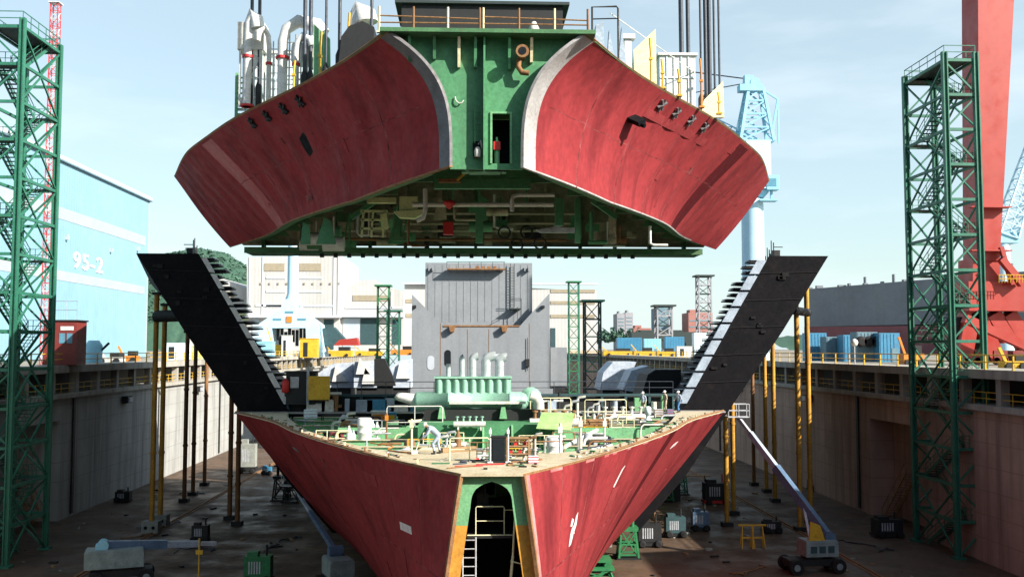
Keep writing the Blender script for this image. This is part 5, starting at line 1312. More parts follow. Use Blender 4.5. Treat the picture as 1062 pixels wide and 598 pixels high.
# jib crane right of the hanging block
JC = thing('jib_crane', (U(780, 365, 170).x, 170, COP-.35), 'pale blue tower jib crane on the right quay, lattice head beside the hanging block', 'crane', 'pale blue jib cranes')
def pj(name, m, fn):
    b = MB(); fn(b); return b.build(name, m, JC)
jx = U(780, 200, 170).x
pj('column', M['cyan_lt'], lambda b: b.lathe([(3.0, 0), (2.0, 3), (1.95, U(780, 205, 170).z-COP)], (jx, 170, COP-.35), 24))
pj('slewing_ring', M['cyan'], lambda b: b.lathe([(2.0, -1.0), (2.9, 0), (2.9, .7), (2.4, .9)], (jx, 170, U(780, 200, 170).z), 24))
def head(b):
    zb_, zt2 = U(782, 148, 170).z, U(782, 92, 170).z
    lo = [(jx-2.5, 168), (jx+3.5, 168), (jx+3.5, 172), (jx-2.5, 172)]; hi = [(jx-.6, 169), (jx+2.0, 169), (jx+2.0, 171), (jx-.6, 171)]
    for i in range(4):
        b.beam((*lo[i], zb_), (*hi[i], zt2), .5)
    for k in range(5):
        u, v = k/4, (k+1)/4; z = zb_+(zt2-zb_)*u; z2 = zb_+(zt2-zb_)*v
        P = [(lo[i][0]+(hi[i][0]-lo[i][0])*u, lo[i][1]+(hi[i][1]-lo[i][1])*u, z) for i in range(4)]
        P2 = [(lo[i][0]+(hi[i][0]-lo[i][0])*v, lo[i][1]+(hi[i][1]-lo[i][1])*v, z2) for i in range(4)]
        for i in range(4):
            b.beam(P[i], P[(i+1) % 4], .3)
            if k < 4: b.beam(P[i], P2[(i+1) % 4], .25)
    b.beam((jx+3.5, 170, zb_), (jx+5.0, 170, U(802, 103, 170).z), .35); b.beam((jx+5.0, 170, zb_), (jx+5.0, 170, U(802, 103, 170).z), .3)
    b.beam((jx+2, 170, zt2), (jx+5.0, 170, U(802, 103, 170).z), .3)
pj('head_frame', M['cyan'], head)
pj('head_sheave', M['cyan'], lambda b: (b.box(U(778, 92, 169.5), (4.2, 2, 1.2)), b.box(U(776, 84, 169.5), (1.6, 1.4, 1.8)), b.lathe([(.9, -.3), (.9, .3)], U(783, 86, 169), 14, 'y')))
pj('machinery_house', M['cyan_lt'], lambda b: b.bx(jx-1.8, jx+2.6, 167, 173, U(780, 198, 170).z, U(780, 148, 170).z-.2))
pj('lower_cabin', M['cyan'], lambda b: (b.box(U(800, 190, 168)+Vector((0, 0, 0)), (2.2, 2.2, 2.6)), b.box(U(796, 208, 168), (3.2, 2.0, .3)), b.box(U(800, 199, 168), (.4, .4, 3.2))))
pj('cabin_window', M['glassblue'], lambda b: b.box(U(800, 189, 166.88), (1.8, .06, 1.4)))
def jib2(b): lattice_boom(b, U(780, 150, 170), Vector((jx-24, 195, U(700, 60, 170).z+6)), 2.2, 1.0, 14, .2)
pj('jib', M['cyan'], jib2)
pj('jib_stay', M['rope'], lambda b: (b.tube(U(775, 82, 170), Vector((jx-23.6, 195, U(700, 60, 170).z+7)), .12, 5), b.tube(U(775, 86, 170), Vector((jx-12, 182, U(700, 60, 170).z-4)), .1, 5)))

# portal crane left
PC = thing('jib_crane', (U(300, 372, 235).x, 235, COP-.35), 'light blue portal crane with peaked base on the left quay before the white halls', 'crane', 'pale blue jib cranes')
def pp(name, m, fn):
    b = MB(); fn(b); return b.build(name, m, PC)
dP = 235
def W(px, py): return U(px, py, dP)
def portal(b):
    zb_ = COP-.3
    out = [W(263, 362), W(268, 336), W(291, 320), W(296, 310), W(304, 310), W(308, 320), W(330, 336), W(335, 362)]
    out[0].z = zb_; out[-1].z = zb_
    inn = [W(318, 362), W(317, 340), W(282, 340), W(281, 362)]; inn[0].z = inn[-1].z = zb_
    # left leg, right leg, top
    b.prism([out[0], out[1], inn[2], inn[3]], (0, 10, 0)); b.prism([inn[0], inn[1], out[6], out[7]], (0, 10, 0))
    b.prism([out[1], out[2], out[3], out[4], out[5], out[6], inn[1], inn[2]], (0, 10, 0))
pp('portal', M['cyan_lt'], portal)
pp('column', M['cyan_lt'], lambda b: b.lathe([(2.4, 0), (1.35, 3), (1.3, W(300, 215).z - W(300, 316).z)], (W(299.5, 316).x, dP+5, W(300, 316).z), 20))
pp('badge', M['orange'], lambda b: b.box(W(300, 331)+Vector((0, -.1, 0)), (1.3, .2, 1.5)))
for px, py, w in ((287.5, 331, 2.0), (313, 331, 2.0), (300, 323.5, 2.0)): pp('name_strip', M['glassblue'], lambda b: b.box(W(px, py)+Vector((0, -.05, 0)), (w, .1, .45)))
pp('cable_gear', M['black_gear'], lambda b: [b.box(W(285+4*k, 346+2*(k % 3)) + Vector((0, 4, 0)), (.7, .7, 3.0+(k % 2))) for k in range(8)])
pp('machinery_house', M['cyan'], lambda b: b.box(W(300, 205)+Vector((0, 5, 0)), (9, 9, 6)))

# ------------------------------------------------------------------ sky blue shed
xs = -72.0
SH = thing('assembly_shed', (xs-30, 190, COP-.35), 'long sky blue shed numbered 95-2 with pale horizontal bands, left quay', 'shed')
def ps(name, m, fn):
    b = MB(); fn(b); return b.build(name, m, SH)
p1 = UX(155, 208, xs); yE2 = p1.y; zT = p1.z
pA = UX(110, 186, xs)
ps('wall', M['shedblue'], lambda b: b.bx(xs-60, xs, 95, yE2, COP-.3, zT))
ps('roof', M['hallroof'], lambda b: (b.bx(xs-60.4, xs+.5, 94.5, yE2+.4, zT+.003, zT+.7)))
for pa, pb_ in (((110, 231), (110, 242)), ((110, 289.5), (110, 298.5))):
    za, zb_ = UX(*pb_, xs).z, UX(*pa, xs).z
    ps('pale_band', M['shedband'], lambda b: b.bx(xs-.1, xs+.06, 95, yE2-2.0, za, zb_))
ps('corner_trim', M['shedband'], lambda b: b.bx(xs-.1, xs+.1, yE2-.5, yE2+.1, COP-.3, zT))
ps('roof_edge', M['cityteal'], lambda b: b.bx(xs+.03, xs+.55, 94.4, yE2+.5, zT-.25, zT+.002))
for px, py in ((68, 246), (114, 259), (142, 258)):
    ps('wall_lamp', M['steel_blue'], lambda b: b.box(UX(px, py, xs)+Vector((.3, 0, 0)), (.6, .5, .9)))
# number, built as bold block figures standing proud of the wall
def figure_strokes(ch):
    S = {'9': [(0,3,4,4), (0,2.9,1,1.9+.1)], }
    return S
def digits():
    cu = bpy.data.curves.new('shed_number', 'FONT'); cu.body = '95-2'; cu.size = 7.6; cu.extrude = .06; cu.offset = .1; cu.space_character = 1.12
    o = bpy.data.objects.new('shed_number', cu); COL.objects.link(o); o.parent = SH
    a = UX(75, 277, xs); c = UX(106, 278.5, xs)
    o.data.align_x = 'LEFT'
    o.rotation_euler = (R(90), 0, R(90))
    o.location = Vector((xs+.07, a.y, a.z)) - SH.location
    bpy.context.view_layer.update()
    sx = (c.y-a.y)/max(.1, o.dimensions.x); hz = UX(75, 260, xs).z - a.z
    sy = hz/5.4
    o.scale = (sx, sy, 1)
    cu.materials.append(M['white'])
    bpy.context.view_layer.update()
    me = bpy.data.meshes.new_from_object(o.evaluated_get(bpy.context.evaluated_depsgraph_get()))
    n = bpy.data.objects.new('shed_number', me); COL.objects.link(n); n.parent = SH; n.location = o.location; n.rotation_euler = o.rotation_euler; n.scale = o.scale
    bpy.data.objects.remove(o); n.name = 'shed_number'
digits()

# white halls
HF = 420
def hall(name, pts, d, dep, label, mw=M['hall'], extra=None):
    q = [U(px, py, d) for px, py in pts]
    for p in (q[0], q[-1]): p.z = COP-.3
    t = thing('assembly_hall', ((q[0].x+q[-1].x)/2, d, COP-.35), label, 'hall', 'white assembly halls at the dock head')
    b = MB(); b.prism(q, (0, dep, 0)); wl = b.build('wall', mw, t)
    def add(nm, m, x0, y0, x1, y1, pr=.25):
        b = MB(); a, c = U(x0, y0, d), U(x1, y1, d)
        b.bx(min(a.x, c.x), max(a.x, c.x), d-pr, d-.01, min(a.z, c.z), max(a.z, c.z)); b.build(nm, m, wl)
    return t, add, q
t, add, q = hall('h', [(256, 365), (256, 267), (352, 263), (352, 365)], HF, 70, 'tallest white assembly hall, behind the light blue portal crane')
for x0, y0, x1, y1 in ((298, 276, 317, 283), (345-32, 276, 347-8, 283)): pass
for x0, y0, x1, y1 in ((274, 273, 295, 281), (305, 273, 333, 281)): add('window_band', M['khaki'], x0, y0, x1, y1)
for py in (287, 301, 316):
    for a, c in ((276, 296), (306, 345 if py > 310 else 334)): add('louvre_strip', M['hallroof'], a, py, c, py+2.2)
add('window_band', M['hallroof'], 265, 315.5, 292, 317.8)
for k in range(10): add('vent', M['khaki'], 270+9*k, 293, 271.5+9*k, 295, .4)
for px in (258.5, 272, 346, 350.5): add('downpipe', M['hallroof'], px, 266, px+.7, 330)
add('eave', M['hallroof'], 253, 327, 354, 329.5, 3)
add('door', M['door_lt'], 262, 330, 268, 362); add('doorway', M['teal_dk'], 336, 331, 346, 362); 
t, add, q = hall('h', [(196, 365), (196, 283), (225, 287), (256, 300), (256, 365)], HF+6, 60, 'lower white hall with sloping roof, left of the tallest hall')
add('window_band', M['khaki'], 222, 302, 242, 311); add('louvre_strip', M['hallroof'], 225, 318, 254, 320)
add('door', M['palegreen'], 236, 325, 262-1, 350)
t, add, q = hall('h', [(353, 365), (353, 300), (372, 291), (389, 290), (400, 297), (419, 302), (419, 365)], HF+4, 70, 'gabled white hall with a dark open doorway, right of the tallest hall')
add('window_band', M['khaki'], 366, 306, 405, 312)
add('louvre_strip', M['hallroof'], 358, 318, 418, 320)
add('eave', M['hallroof'], 354, 326.5, 419, 329, 3)
add('doorway', M['teal_dk'], 374, 330, 393, 357); add('door', M['door_lt'], 356, 330, 373, 360); add('doorway', M['teal_dk'], 407, 331, 416, 357)
add('downpipe', M['hallroof'], 405.5, 302, 406.3, 327)
t, add, q = hall('h', [(419.5, 365), (419.5, 294), (440, 293), (619, 302), (619, 365)], HF+10, 90, 'low wide white hall behind the grey ship block')
for py in (300, 312, 326): add('louvre_strip', M['khaki'], 571, py, 617, py+3.5)
add('louvre_strip', M['khaki'], 421, 310, 430, 314); add('louvre_strip', M['khaki'], 421, 325, 430, 329)
add('eave', M['hallroof'], 418, 293, 620, 295.5, 2)
add('doorway', M['teal_dk'], 571, 340, 576, 362)

# hills
def hill(b, px0, px1, d, prof, name):
    n = 60; v = []
    rr = random.Random(3)
    for j in range(14):
        row = []
        for i in range(n+1):
            px = px0+(px1-px0)*i/n; h = U(px, lerp(prof, px), d).z - COP
            f = math.sin(math.pi*min(1, (j)/13*1.0)*.5) if j < 13 else 1
            row.append((U(px, 360, d).x, d-260+20*j+ (rr.random()-.5)*8, COP-2 + max(0, h)*f*(1+.03*(rr.random()-.5)) + rr.random()*4.0))
        v += row
    o = len(b.v)
    b.add(v, [(j*(n+1)+i, j*(n+1)+i+1, (j+1)*(n+1)+i+1, (j+1)*(n+1)+i) for j in range(13) for i in range(n)], 0, True)
b = MB(); hill(b, 120, 330, 1300, [(120, 285), (160, 272), (185, 263), (200, 260), (215, 260), (235, 264), (255, 277), (290, 302), (330, 345)], 'hill')
o = b.build('hills', M['hill'], kind='structure')
b = MB(); hill(b, 780, 1062, 2200, [(780, 352), (850, 345), (950, 340), (1062, 335)], 'hill')
b.build('hills', M['hill'], kind='structure')
b = MB(); rr = random.Random(8)
HP = [(120, 285), (160, 272), (185, 263), (200, 260), (215, 260), (235, 264), (255, 277), (290, 302), (330, 345)]
for k in range(8000):
    px = rr.uniform(150, 300); h = max(0, U(px, lerp(HP, px), 1300).z - COP); j = rr.uniform(2, 13)
    f = math.sin(math.pi*j/13*.5); p = Vector((U(px, 360, 1300).x, 1040+20*j, COP-2+h*f)); r = rr.uniform(2, 4.2)
    q = [Vector((rr.uniform(-r, r), rr.uniform(-r, r), rr.uniform(-r*.4, r*1.1))) for _ in range(4)]
    b.add([p+v for v in q], [(0,1,2), (0,2,3), (1,2,3), (0,1,3)])
b.build('woodland', M['bush'], label='green wood covering the far hill beyond the white halls', cat='trees', kind='stuff', fix=False)

# far town
def tower_block(x0, y0, x1, m, d, label, nfl=9):
    a, c = U(x0, y0, d), U(x1, y0, d)
    t = thing('high_rise', ((a.x+c.x)/2, d, COP-.35), label, 'high rise', 'distant town blocks')
    b = MB(); b.bx(a.x, c.x, d, d+25, COP-.3, a.z); wl = b.build('wall', m, t)
    b = MB(); b.bx(a.x+2, a.x+(c.x-a.x)*.5, d+4, d+16, a.z, a.z+2.5); b.build('roof_house', m, t)
    n = nfl
    b = MB()
    for k in range(n):
        z = COP+4+(a.z-COP-6)*k/n
        b.bx(a.x+1, c.x-1, d-.2, d-.01, z, z+1.0)
    b.build('window', M['cityteal'], wl)
tower_block(640, 325, 648, M['citygrey'], 900, 'pale grey high block, left one of the touching pair in the distance')
tower_block(648.6, 324, 656.5, M['citygrey'], 910, 'pale grey high block, right one of the touching pair in the distance')
tower_block(681, 319, 697, M['cityteal'], 800, 'teal grey high block behind the scaffold frame in the distance')
tower_block(714, 324, 739, M['citybrown'], 780, 'wide red brown block behind the grey scaffold tower', 5)
tower_block(657, 340, 675, M['citybrown'], 850, 'low brown block right of the touching pale pair', 2)
b = MB(); a, c = U(655, 344, 600), U(742, 344, 600); b.bx(a.x, c.x, 600, 612, COP-.3, a.z); b.bx(a.x+6, c.x-20, 602, 610, a.z, a.z+1.2); [b.bx(a.x+4+6*k, a.x+6+6*k, 599.6, 599.98, COP+2, COP+6) for k in range(8)]; b.build('low_warehouse', M['grating'], label='long dark low warehouse before the distant town', cat='warehouse')
b = MB(); rr = random.Random(5)
for k in range(700):
    px = rr.uniform(618, 662); top = 343 + 3.5*math.sin(px*.7) + rr.uniform(0, 3); p = U(px, rr.uniform(top, 353), 700 + rr.uniform(-6, 6)); r = rr.uniform(1.0, 2.6)
    q = [Vector((rr.uniform(-r, r), rr.uniform(-r, r), rr.uniform(-r, r))) for _ in range(4)]
    b.add([p+v for v in q], [(0,1,2), (0,2,3), (1,2,3), (0,1,3)])
b.build('treeline', M['bush'], label='dark line of trees before the distant town', cat='trees', kind='stuff', fix=False)

# grey vessel in the next dock
V = thing('moored_ship', (150, 380, COP-.35), 'long grey ship hull with maroon lower side beyond the right quay', 'ship')
def hullp(b, z0, z1, grow, zt_fn):
    a, c = UZ(836, 300, 0), None
    P = [(U(832, 330, 420).x, 420), (U(1120, 330, 330).x, 330)]
    return P
Pa, Pb = Vector((U(834, 330, 420).x, 420, 0)), Vector((U(1130, 330, 330).x, 330, 0))
dirv = (Pb-Pa).normalized(); nn = Vector((dirv.y, -dirv.x, 0))
if nn.y > 0: nn = -nn
def side(b, zlo, zhi_a, zhi_b, off, dep):
    v = [Pa+nn*off+Vector((0,0,zlo)), Pb+nn*off+Vector((0,0,zlo)), Pb+nn*off+Vector((0,0,zhi_b)), Pa+nn*off+Vector((0,0,zhi_a))]
    b.prism(v, -nn*dep)
za, zb_ = U(834, 300, 420).z, U(1130, 276, 330).z
zw = U(940, 337, 390).z
b = MB(); side(b, zw+.003, za, zb_, 0, 30); b.build('upper_hull', M['vesselgrey'], V)
b = MB(); side(b, 0, zw, zw-1, .15, 29); b.build('lower_hull', M['maroon'], V)
for k in range(22):
    b = MB(); u = k/21; p = Pa.lerp(Pb, u) + Vector((0, 0, za+(zb_-za)*u)); p = p + dirv*random.uniform(-4, 4); hh_ = random.choice((.6, .8, 1.2, 3.4)); b.box(p+Vector((0, 2, hh_/2-.1)), (random.uniform(.4, 3.5) if hh_ < 2 else .4, 2, hh_))
    b.build('deck_fitting', M['vesselgrey'], V)

# containers, drums, sheds on the right quay
rr = random.Random(11)
k = 0
CL = ['leftmost', 'second', 'third', 'fourth', 'fifth', 'sixth', 'seventh', 'last']
def container(px, py_top, wpx, d, m, label, h=2.6):
    a = U(px, 360, d); w = wpx/1000*d; zt_ = U(px, py_top, d).z
    z0 = COP-.35; t = thing('site_container', (a.x+w/2, d, z0), label, 'container', 'containers on the right quay')
    b = MB(); b.bx(a.x, a.x+w, d, d+2.6, z0+.1, zt_)
    for i in range(int(w/.5)): b.bx(a.x+.15+.5*i, a.x+.35+.5*i, d-.05, d-.003, z0+.25, zt_-.15)
    b.build('body', m, t)
    b = MB(); b.bx(a.x+w*.6, a.x+w*.6+.9, d-.1, d-.055, z0+.15, z0+2.1); b.build('door', M['cityteal'], t)
container(838, 345, 20, 150, M['boxblue'], 'blue container nearest the right black wing')
container(857, 349, 17, 146, M['cityteal'], 'dark teal container right of the first blue one')
container(875, 347, 15, 143, M['boxblue'], 'blue container behind the round white lamp')
b_ = container(889, 344, 22, 138, M['cityteal'], 'dark blue container carrying four black tyres')
container(912, 345, 22, 136, M['boxblue'], 'blue container left of the right stair tower')
container(690, 349, 20, 300, M['boxblue'], 'far blue container between scaffold frame and scaffold tower')
container(640, 350, 26, 330, M['boxblue'], 'far blue container above the yellow rail right of the lattice towers')
container(668, 351, 18, 320, M['cyan'], 'far pale blue container in the middle of the far right quay')
container(720, 345, 14, 250, M['whiteblue'], 'whitish site hut on the quay just left of the right black wing')
container(750, 338, 24, 210, M['cyan'], 'pale blue tall container half hidden by the right black wing')
for k, px in enumerate((893, 901, 909, 917)):
    p = U(px, 354, 137.4); b = MB(); b.lathe([(.35, -.3), (.75, -.3), (.8, 0), (.75, .25), (.35, .25)], p, 16, 'y'); b.build('tyre', M['rubber'], label=('leftmost', 'second', 'third', 'rightmost')[k] + ' of the four black tyres on the dark blue container', cat='tyre', group='tyres hung on the container')
def lamp(px, py, d, label):
    p = U(px, py, d); t = thing('quay_lamp', (p.x, d, COP-.02), label, 'lamp', 'round lamps on the quay')
    b = MB(); b.tube((p.x, d, COP-.02), (p.x, d, p.z-.35), .07, 8); b.build('post', M['steel'], t)
    b = MB(); b.lathe([(.05, -.42), (.3, -.3), (.42, 0), (.3, .3), (.05, .42)], p, 14); b.build('globe', M['white'], t)
lamp(886, 355, 106, 'round white lamp on a thin post, right dock edge')
lamp(745-5, 352, 190, 'small round white lamp half way down the right dock edge')
# clutter on the left quay
def clutter(px, py, d, w, h, m, label, kind=0):
    p = U(px, py, d); z0 = COP-.35; b = MB()
    if kind == 0:
        b.bx(p.x-w/2, p.x+w/2, d, d+w*.7, z0, z0+h); b.bx(p.x-w/2-.1, p.x+w/2+.1, d-.1, d+w*.7+.1, z0+h+.002, z0+h+.12); b.bx(p.x-w*.3, p.x-w*.05, d-.06, d-.004, z0+.2, z0+h*.8, 1)
    elif kind == 1:
        b.box((p.x, d, z0+h*.3), (w, w*.6, h*.6)); b.box((p.x+w*.2, d, z0+h*.8), (w*.4, w*.5, h*.4), 0, 1); b.beam((p.x-w*.3, d, z0+h*.5), (p.x-w*.6, d, z0+h*1.4), .25); [b.lathe([(.4, -.2), (.4, .2)], (p.x+s*w*.32, d-w*.33, z0+.4), 12, 'y', 1) for s in (-1, 1)]
    elif kind == 2:
        b.lathe([(w/2, 0), (w/2, h*.8), (w*.3, h)], (p.x, d, z0), 16); b.tube((p.x+w*.3, d, z0+h*.5), (p.x+w*.9, d, z0+h*.9), .15, 8, mi=1)
    b.build(('quay_hut', 'quay_machine', 'quay_tank')[kind], [m, M['black_gear']], label=label, cat=('hut', 'machine', 'tank')[kind], fix=True)
clutter(97, 368, 118, 2.0, 3.0, M['cyan'], 'small sky blue tank on the left dock edge before the shed', 2)
clutter(83, 368, 125, 2.5, 1.4, M['yellow'], 'yellow machine on the left quay by the brown red cabin', 1)
clutter(116, 370, 130, 3.0, 1.5, M['pipewhite'], 'off white machine on the left quay right of the sky blue tank', 1)
clutter(134, 370, 140, 2.6, 1.7, M['orange'], 'orange machine on the left quay before the shed corner', 1)
clutter(182, 360, 180, 4.0, 3.0, M['whiteblue'], 'pale hut seen between the left yellow shoring poles', 0)
clutter(196, 362, 190, 4.0, 2.4, M['palegreen'], 'lime green hut behind the left shoring poles', 0)
clutter(290, 358, 225, 5.0, 5.0, M['yellow'], 'big yellow machine at the foot of the light blue portal crane', 1)
clutter(297, 355, 222, 2.2, 5.0, M['white'], 'white hut beside the big yellow machine', 0)
clutter(320, 358, 228, 4.0, 4.4, M['yellow'], 'yellow hut under the right leg of the portal crane', 0)
clutter(272, 358, 215, 4.4, 3.5, M['cyan'], 'sky blue hut left of the big yellow machine', 0)
clutter(352, 355, 260, 7.0, 2.6, M['yellow'], 'long yellow machine right of the portal crane', 1)
clutter(383, 357, 300, 8.0, 2.2, M['yellow'], 'yellow machine on the far left quay behind the slim lattice tower', 1)
clutter(456-38, 355, 330, 8.0, 3.0, M['orange'], 'orange machine on the far left quay beside the grey block', 1)
clutter(640, 352, 290, 9.0, 2.2, M['yellow'], 'long yellow machine on the far right quay behind the rail', 1)
clutter(667, 352, 280, 6.0, 2.4, M['yellow'], 'shorter yellow machine on the far right quay', 1)
clutter(690, 353, 262, 5.0, 2.2, M['yellow'], 'yellow machine on the right quay under the scaffold frame', 1)
clutter(710, 353, 250, 4.0, 2.6, M['white'], 'small white hut on the far right quay', 0)
clutter(945, 362, 110, 2.4, 2.4, M['orange'], 'orange machine seen through the right stair tower', 1)
clutter(1050, 372, 84, 2.0, 1.5, M['yellow'], 'yellow machine on the right quay at the picture edge', 1)
# dark sloped stockpile plates by the portal crane
b = MB(); b.prism([U(334, 358, 240), U(335, 340, 240), U(346, 339, 240), U(358, 352, 240), U(372, 358, 240)], (0, 4, 0)); b.build('steel_stack', M['teal_dk'], label='dark sloped steel piece right of the portal crane', cat='steel section')
b = MB(); b.prism([U(346, 358, 236), U(352, 352, 236), U(370, 350, 236), U(372, 358, 236)], (0, 4, 0)); b.build('red_plate_stack', M['gantry'], label='red steel piece in front of the dark sloped one', cat='steel section')
# ------------------------------------------------------------------ gear standing on the hanging block
def T(px, py, d): return U(px, py, d)
def dz(y): return zt(y) + .02
def stand(px, d): p = T(px, 60, d); p.z = dz(d); return p
def top_z(py, d, px=400): return T(px, py, d).z
# dark deck house and rails above the transom
t = thing('deck_house', (XU, 44, dz(44)), 'dark low deck house on top of the hanging block, just above the green transom', 'deck house')
b = MB(); b.bx(XU-3.9, XU+3.6, 44, 47, dz(44), top_z(4, 44)); b.build('wall', M['black_gear'], t)
b = MB(); b.bx(XU-4.2, XU+3.9, 43.8, 47.2, top_z(4, 44)+.002, top_z(1, 44)); b.build('roof', M['grating'], t)
b = MB(); b.bx(XU-3.4, XU-.6, 43.5, 43.95, dz(44), dz(44)+.55); b.box((XU+1.6, 43.6, dz(44)+.5), (.8, .5, .9)); b.build('ledge', M['green_dk'], t)
b = MB(); b.box((XU+2.2, 43.4, dz(44)+.5), (.5, .4, .9)); b.lathe([(.2, 0), (.25, .3), (.1, .6)], (XU+2.2, 43.3, dz(44)+.9), 10); b.build('pump', M['pipewhite'], t)
b = MB(); b.box((XU-1.9, 43.7, dz(44)+.16), (1.4, .3, .2)); b.box((XU-.2, 43.7, dz(44)+.12), (.9, .3, .16)); b.build('light_strip', M['white'], t)
for k, (a, c) in enumerate((((392, 23), (500, 23)), ((500, 23), (612, 23)))):
    t = thing('guard_rail', (T((a[0]+c[0])/2, 20, 41).x, 41, zt(40)+.12), ('left', 'right')[k] + ' half of the rusty guard rail above the green transom', 'railing', 'guard rails on the hanging block')
    b = MB(); z0 = zt(40)+.12
    xa, xc_ = T(a[0], 20, 40.6).x, T(c[0], 20, 40.6).x-.05
    for h in (.45, .75): b.tube((xa, 40.6, z0+h), (xc_, 40.6, z0+h-(.1 if h > .5 else 0)), .035, 5)
    b.build('rail', M['rustedge'], t)
    n = 3
    for i in range(n+1):
        xx = xa+(xc_-xa)*i/n - (.05 if i == n else -.05); b = MB(); b.tube((xx, 40.6, z0), (xx, 40.6, z0+1.15), .05, 6); b.box((xx, 40.6, z0+.03), (.2, .2, .06)); b.build('post', M['creamplate'] if i % 2 == 0 else M['pole_dark'], t)
t = thing('guard_rail', T(628, 20, 46), 'short black guard rail at the right corner above the transom', 'railing', 'guard rails on the hanging block')
b = MB(); p = T(612, 24, 46); q = T(641, 10, 46)
b.path([(q.x, 46, zt(46)), (q.x, 46, q.z+.05), (q.x-.08, 46, q.z+.15), (p.x+.1, 46, q.z+.1), (p.x+.1, 46, zt(46))], .05, 6); b.tube((p.x+.1, 46, q.z-.5), (q.x, 46, q.z-.45), .035, 5); b.build('rail', M['black_gear'], t)
pass
for o in COL.objects:
    pass
# jagged dark pieces at both shoulders
def onbase(pts, dep, d):
    b = MB(); q = [T(px, py, d) for px, py in pts]; b.prism(q, (0, dep, 0)); return b
def standing(name, pts, d, dep, m, label, cat, group=None):
    q = [T(px, py, d) for px, py in pts]
    zl = dz(d) ; lo = min(q, key=lambda v: v.z).z
    q = [Vector((v.x, v.y, zl if abs(v.z-lo) < .5 else v.z)) for v in q]
    b = MB(); b.prism(q, (0, dep, 0)); b.prism([q[0]+Vector((.05, -.01, 0)), q[0]+Vector((.2, -.01, 0)), q[0]+Vector((.2, -.01, .3)), q[0]+Vector((.05, -.01, .3))], (0, -.12, 0))
    return b.build(name, m, None, label, cat, group)
standing('mooring_winch', [(350, 60), (354, 38), (362, 27), (376, 22), (388, 28), (386, 60)], 47, 1.6, M['black_gear'], 'dark lump of winch gear at the left shoulder of the hanging block', 'winch')
standing('steel_plate', [(616, 45), (618, 26), (626, 22), (627, 45)], 45, .5, M['steel_blue'], 'grey jagged plate nearest the right shoulder of the hanging block', 'plate')
standing('steel_plate', [(629, 50), (632, 31), (640, 41), (640, 50)], 46, .4, M['steel_blue'], 'small grey triangular plate on the right shoulder', 'plate')
standing('steel_plate', [(640, 55), (645, 28), (651, 45), (650, 55)], 47, .4, M['steel_blue'], 'second small grey triangular plate on the right shoulder', 'plate')
standing('lifting_plate', [(325, 75), (325, 25), (342, 40), (343, 75)], 51, .2, M['green_lt'], 'pale green lifting plate standing on the left of the hanging block', 'lifting plate')
standing('lifting_plate', [(655, 75), (657, 52), (680, 30), (681, 75)], 49, .2, M['creamplate'], 'cream triangular lifting plate left of the white box', 'lifting plate')
standing('lifting_plate', [(727, 118), (730, 104), (750, 84), (751, 118)], 56, .2, M['creamplate'], 'cream triangular lifting plate right of the white box', 'lifting plate')
def cabin(px0, px1, py, d, dep, m, label, wins=True):
    a, c = T(px0, py, d), T(px1, py, d); z0 = dz(d)
    t = thing('deck_cabin', ((a.x+c.x)/2, d, z0), label, 'cabin')
    b = MB(); b.bx(a.x, c.x, d, d+dep, z0, a.z-.15); b.build('wall', m, t)
    b = MB(); b.bx(a.x-.12, c.x+.12, d-.12, d+dep+.12, a.z-.148, a.z); b.build('roof', M['white'], t)
    b = MB(); w = c.x-a.x
    for i in range(1, 5): b.bx(a.x+w*i/5-.03, a.x+w*i/5+.03, d-.05, d-.003, z0+.1, a.z-.2)
    b.bx(a.x+.01, c.x-.01, d-.06, d-.051, z0+(a.z-z0)*.55, z0+(a.z-z0)*.58); b.build('panel_strip', M['whiteblue'], t)
cabin(256, 331, 53, 56, 5, M['whiteblue'], 'pale blue white cabin on the left wing of the hanging block')
cabin(684, 721, 55, 54, 3, M['white'], 'white box cabin on the right wing of the hanging block')
def cowl(px, pyt, d, r, lean, m, label):
    p = stand(px, d); z1 = top_z(pyt, d); h = z1-p.z
    t = thing('ventilator', p, label, 'ventilator', 'white ventilators on the hanging block')
    b = MB(); b.path([p, p+Vector((0, 0, h*.72)), p+Vector((lean*.1, 0, h*.86)), p+Vector((lean*.45, 0, h*.96)), p+Vector((lean, -.1, h*.9)), p+Vector((lean*1.15, -.1, h*.8))], [r, r, r*1.1, r*1.3, r*1.5, r*1.6], 12); b.build('pipe', m, t)
    b = MB(); b.lathe([(r*1.6, 0), (r*1.6, .12)], p, 12); b.build('collar', M['redpaint'], t); b = MB(); b.lathe([(r*1.35, 0), (r*1.35, .15)], p+Vector((0, 0, h*.5)), 12); b.build('collar', M['redpaint'], t)
    b = MB(); b.beam(p+Vector((r+.1, 0, 0)), p+Vector((r+.1, 0, h*.8)), .07); [b.beam(p+Vector((r, 0, h*.1*k)), p+Vector((r+.45, 0, h*.1*k)), .05) for k in range(1, 8)]; b.beam(p+Vector((r+.45, 0, 0)), p+Vector((r+.45, 0, h*.8)), .07); b.build('ladder', M['pipewhite'], t)
    return t
cowl(257, 12, 54.5, .24, .5, M['white'], 'leftmost white ventilator on the left wing of the hanging block')
cowl(293, 20, 53, .28, 1.9, M['white'], 'wide white gooseneck ventilator in front of the pale blue cabin')
cowl(279, 28, 54, .14, -.6, M['pipewhite'], 'thin off white ventilator between the two big ones on the left')
cowl(307, 36, 52.4, .17, .8, M['white'], 'shorter white ventilator left of the pale green lifting plate')
cowl(368, 8, 50, .4, .5, M['white'], 'big white ventilator behind the dark winch gear')
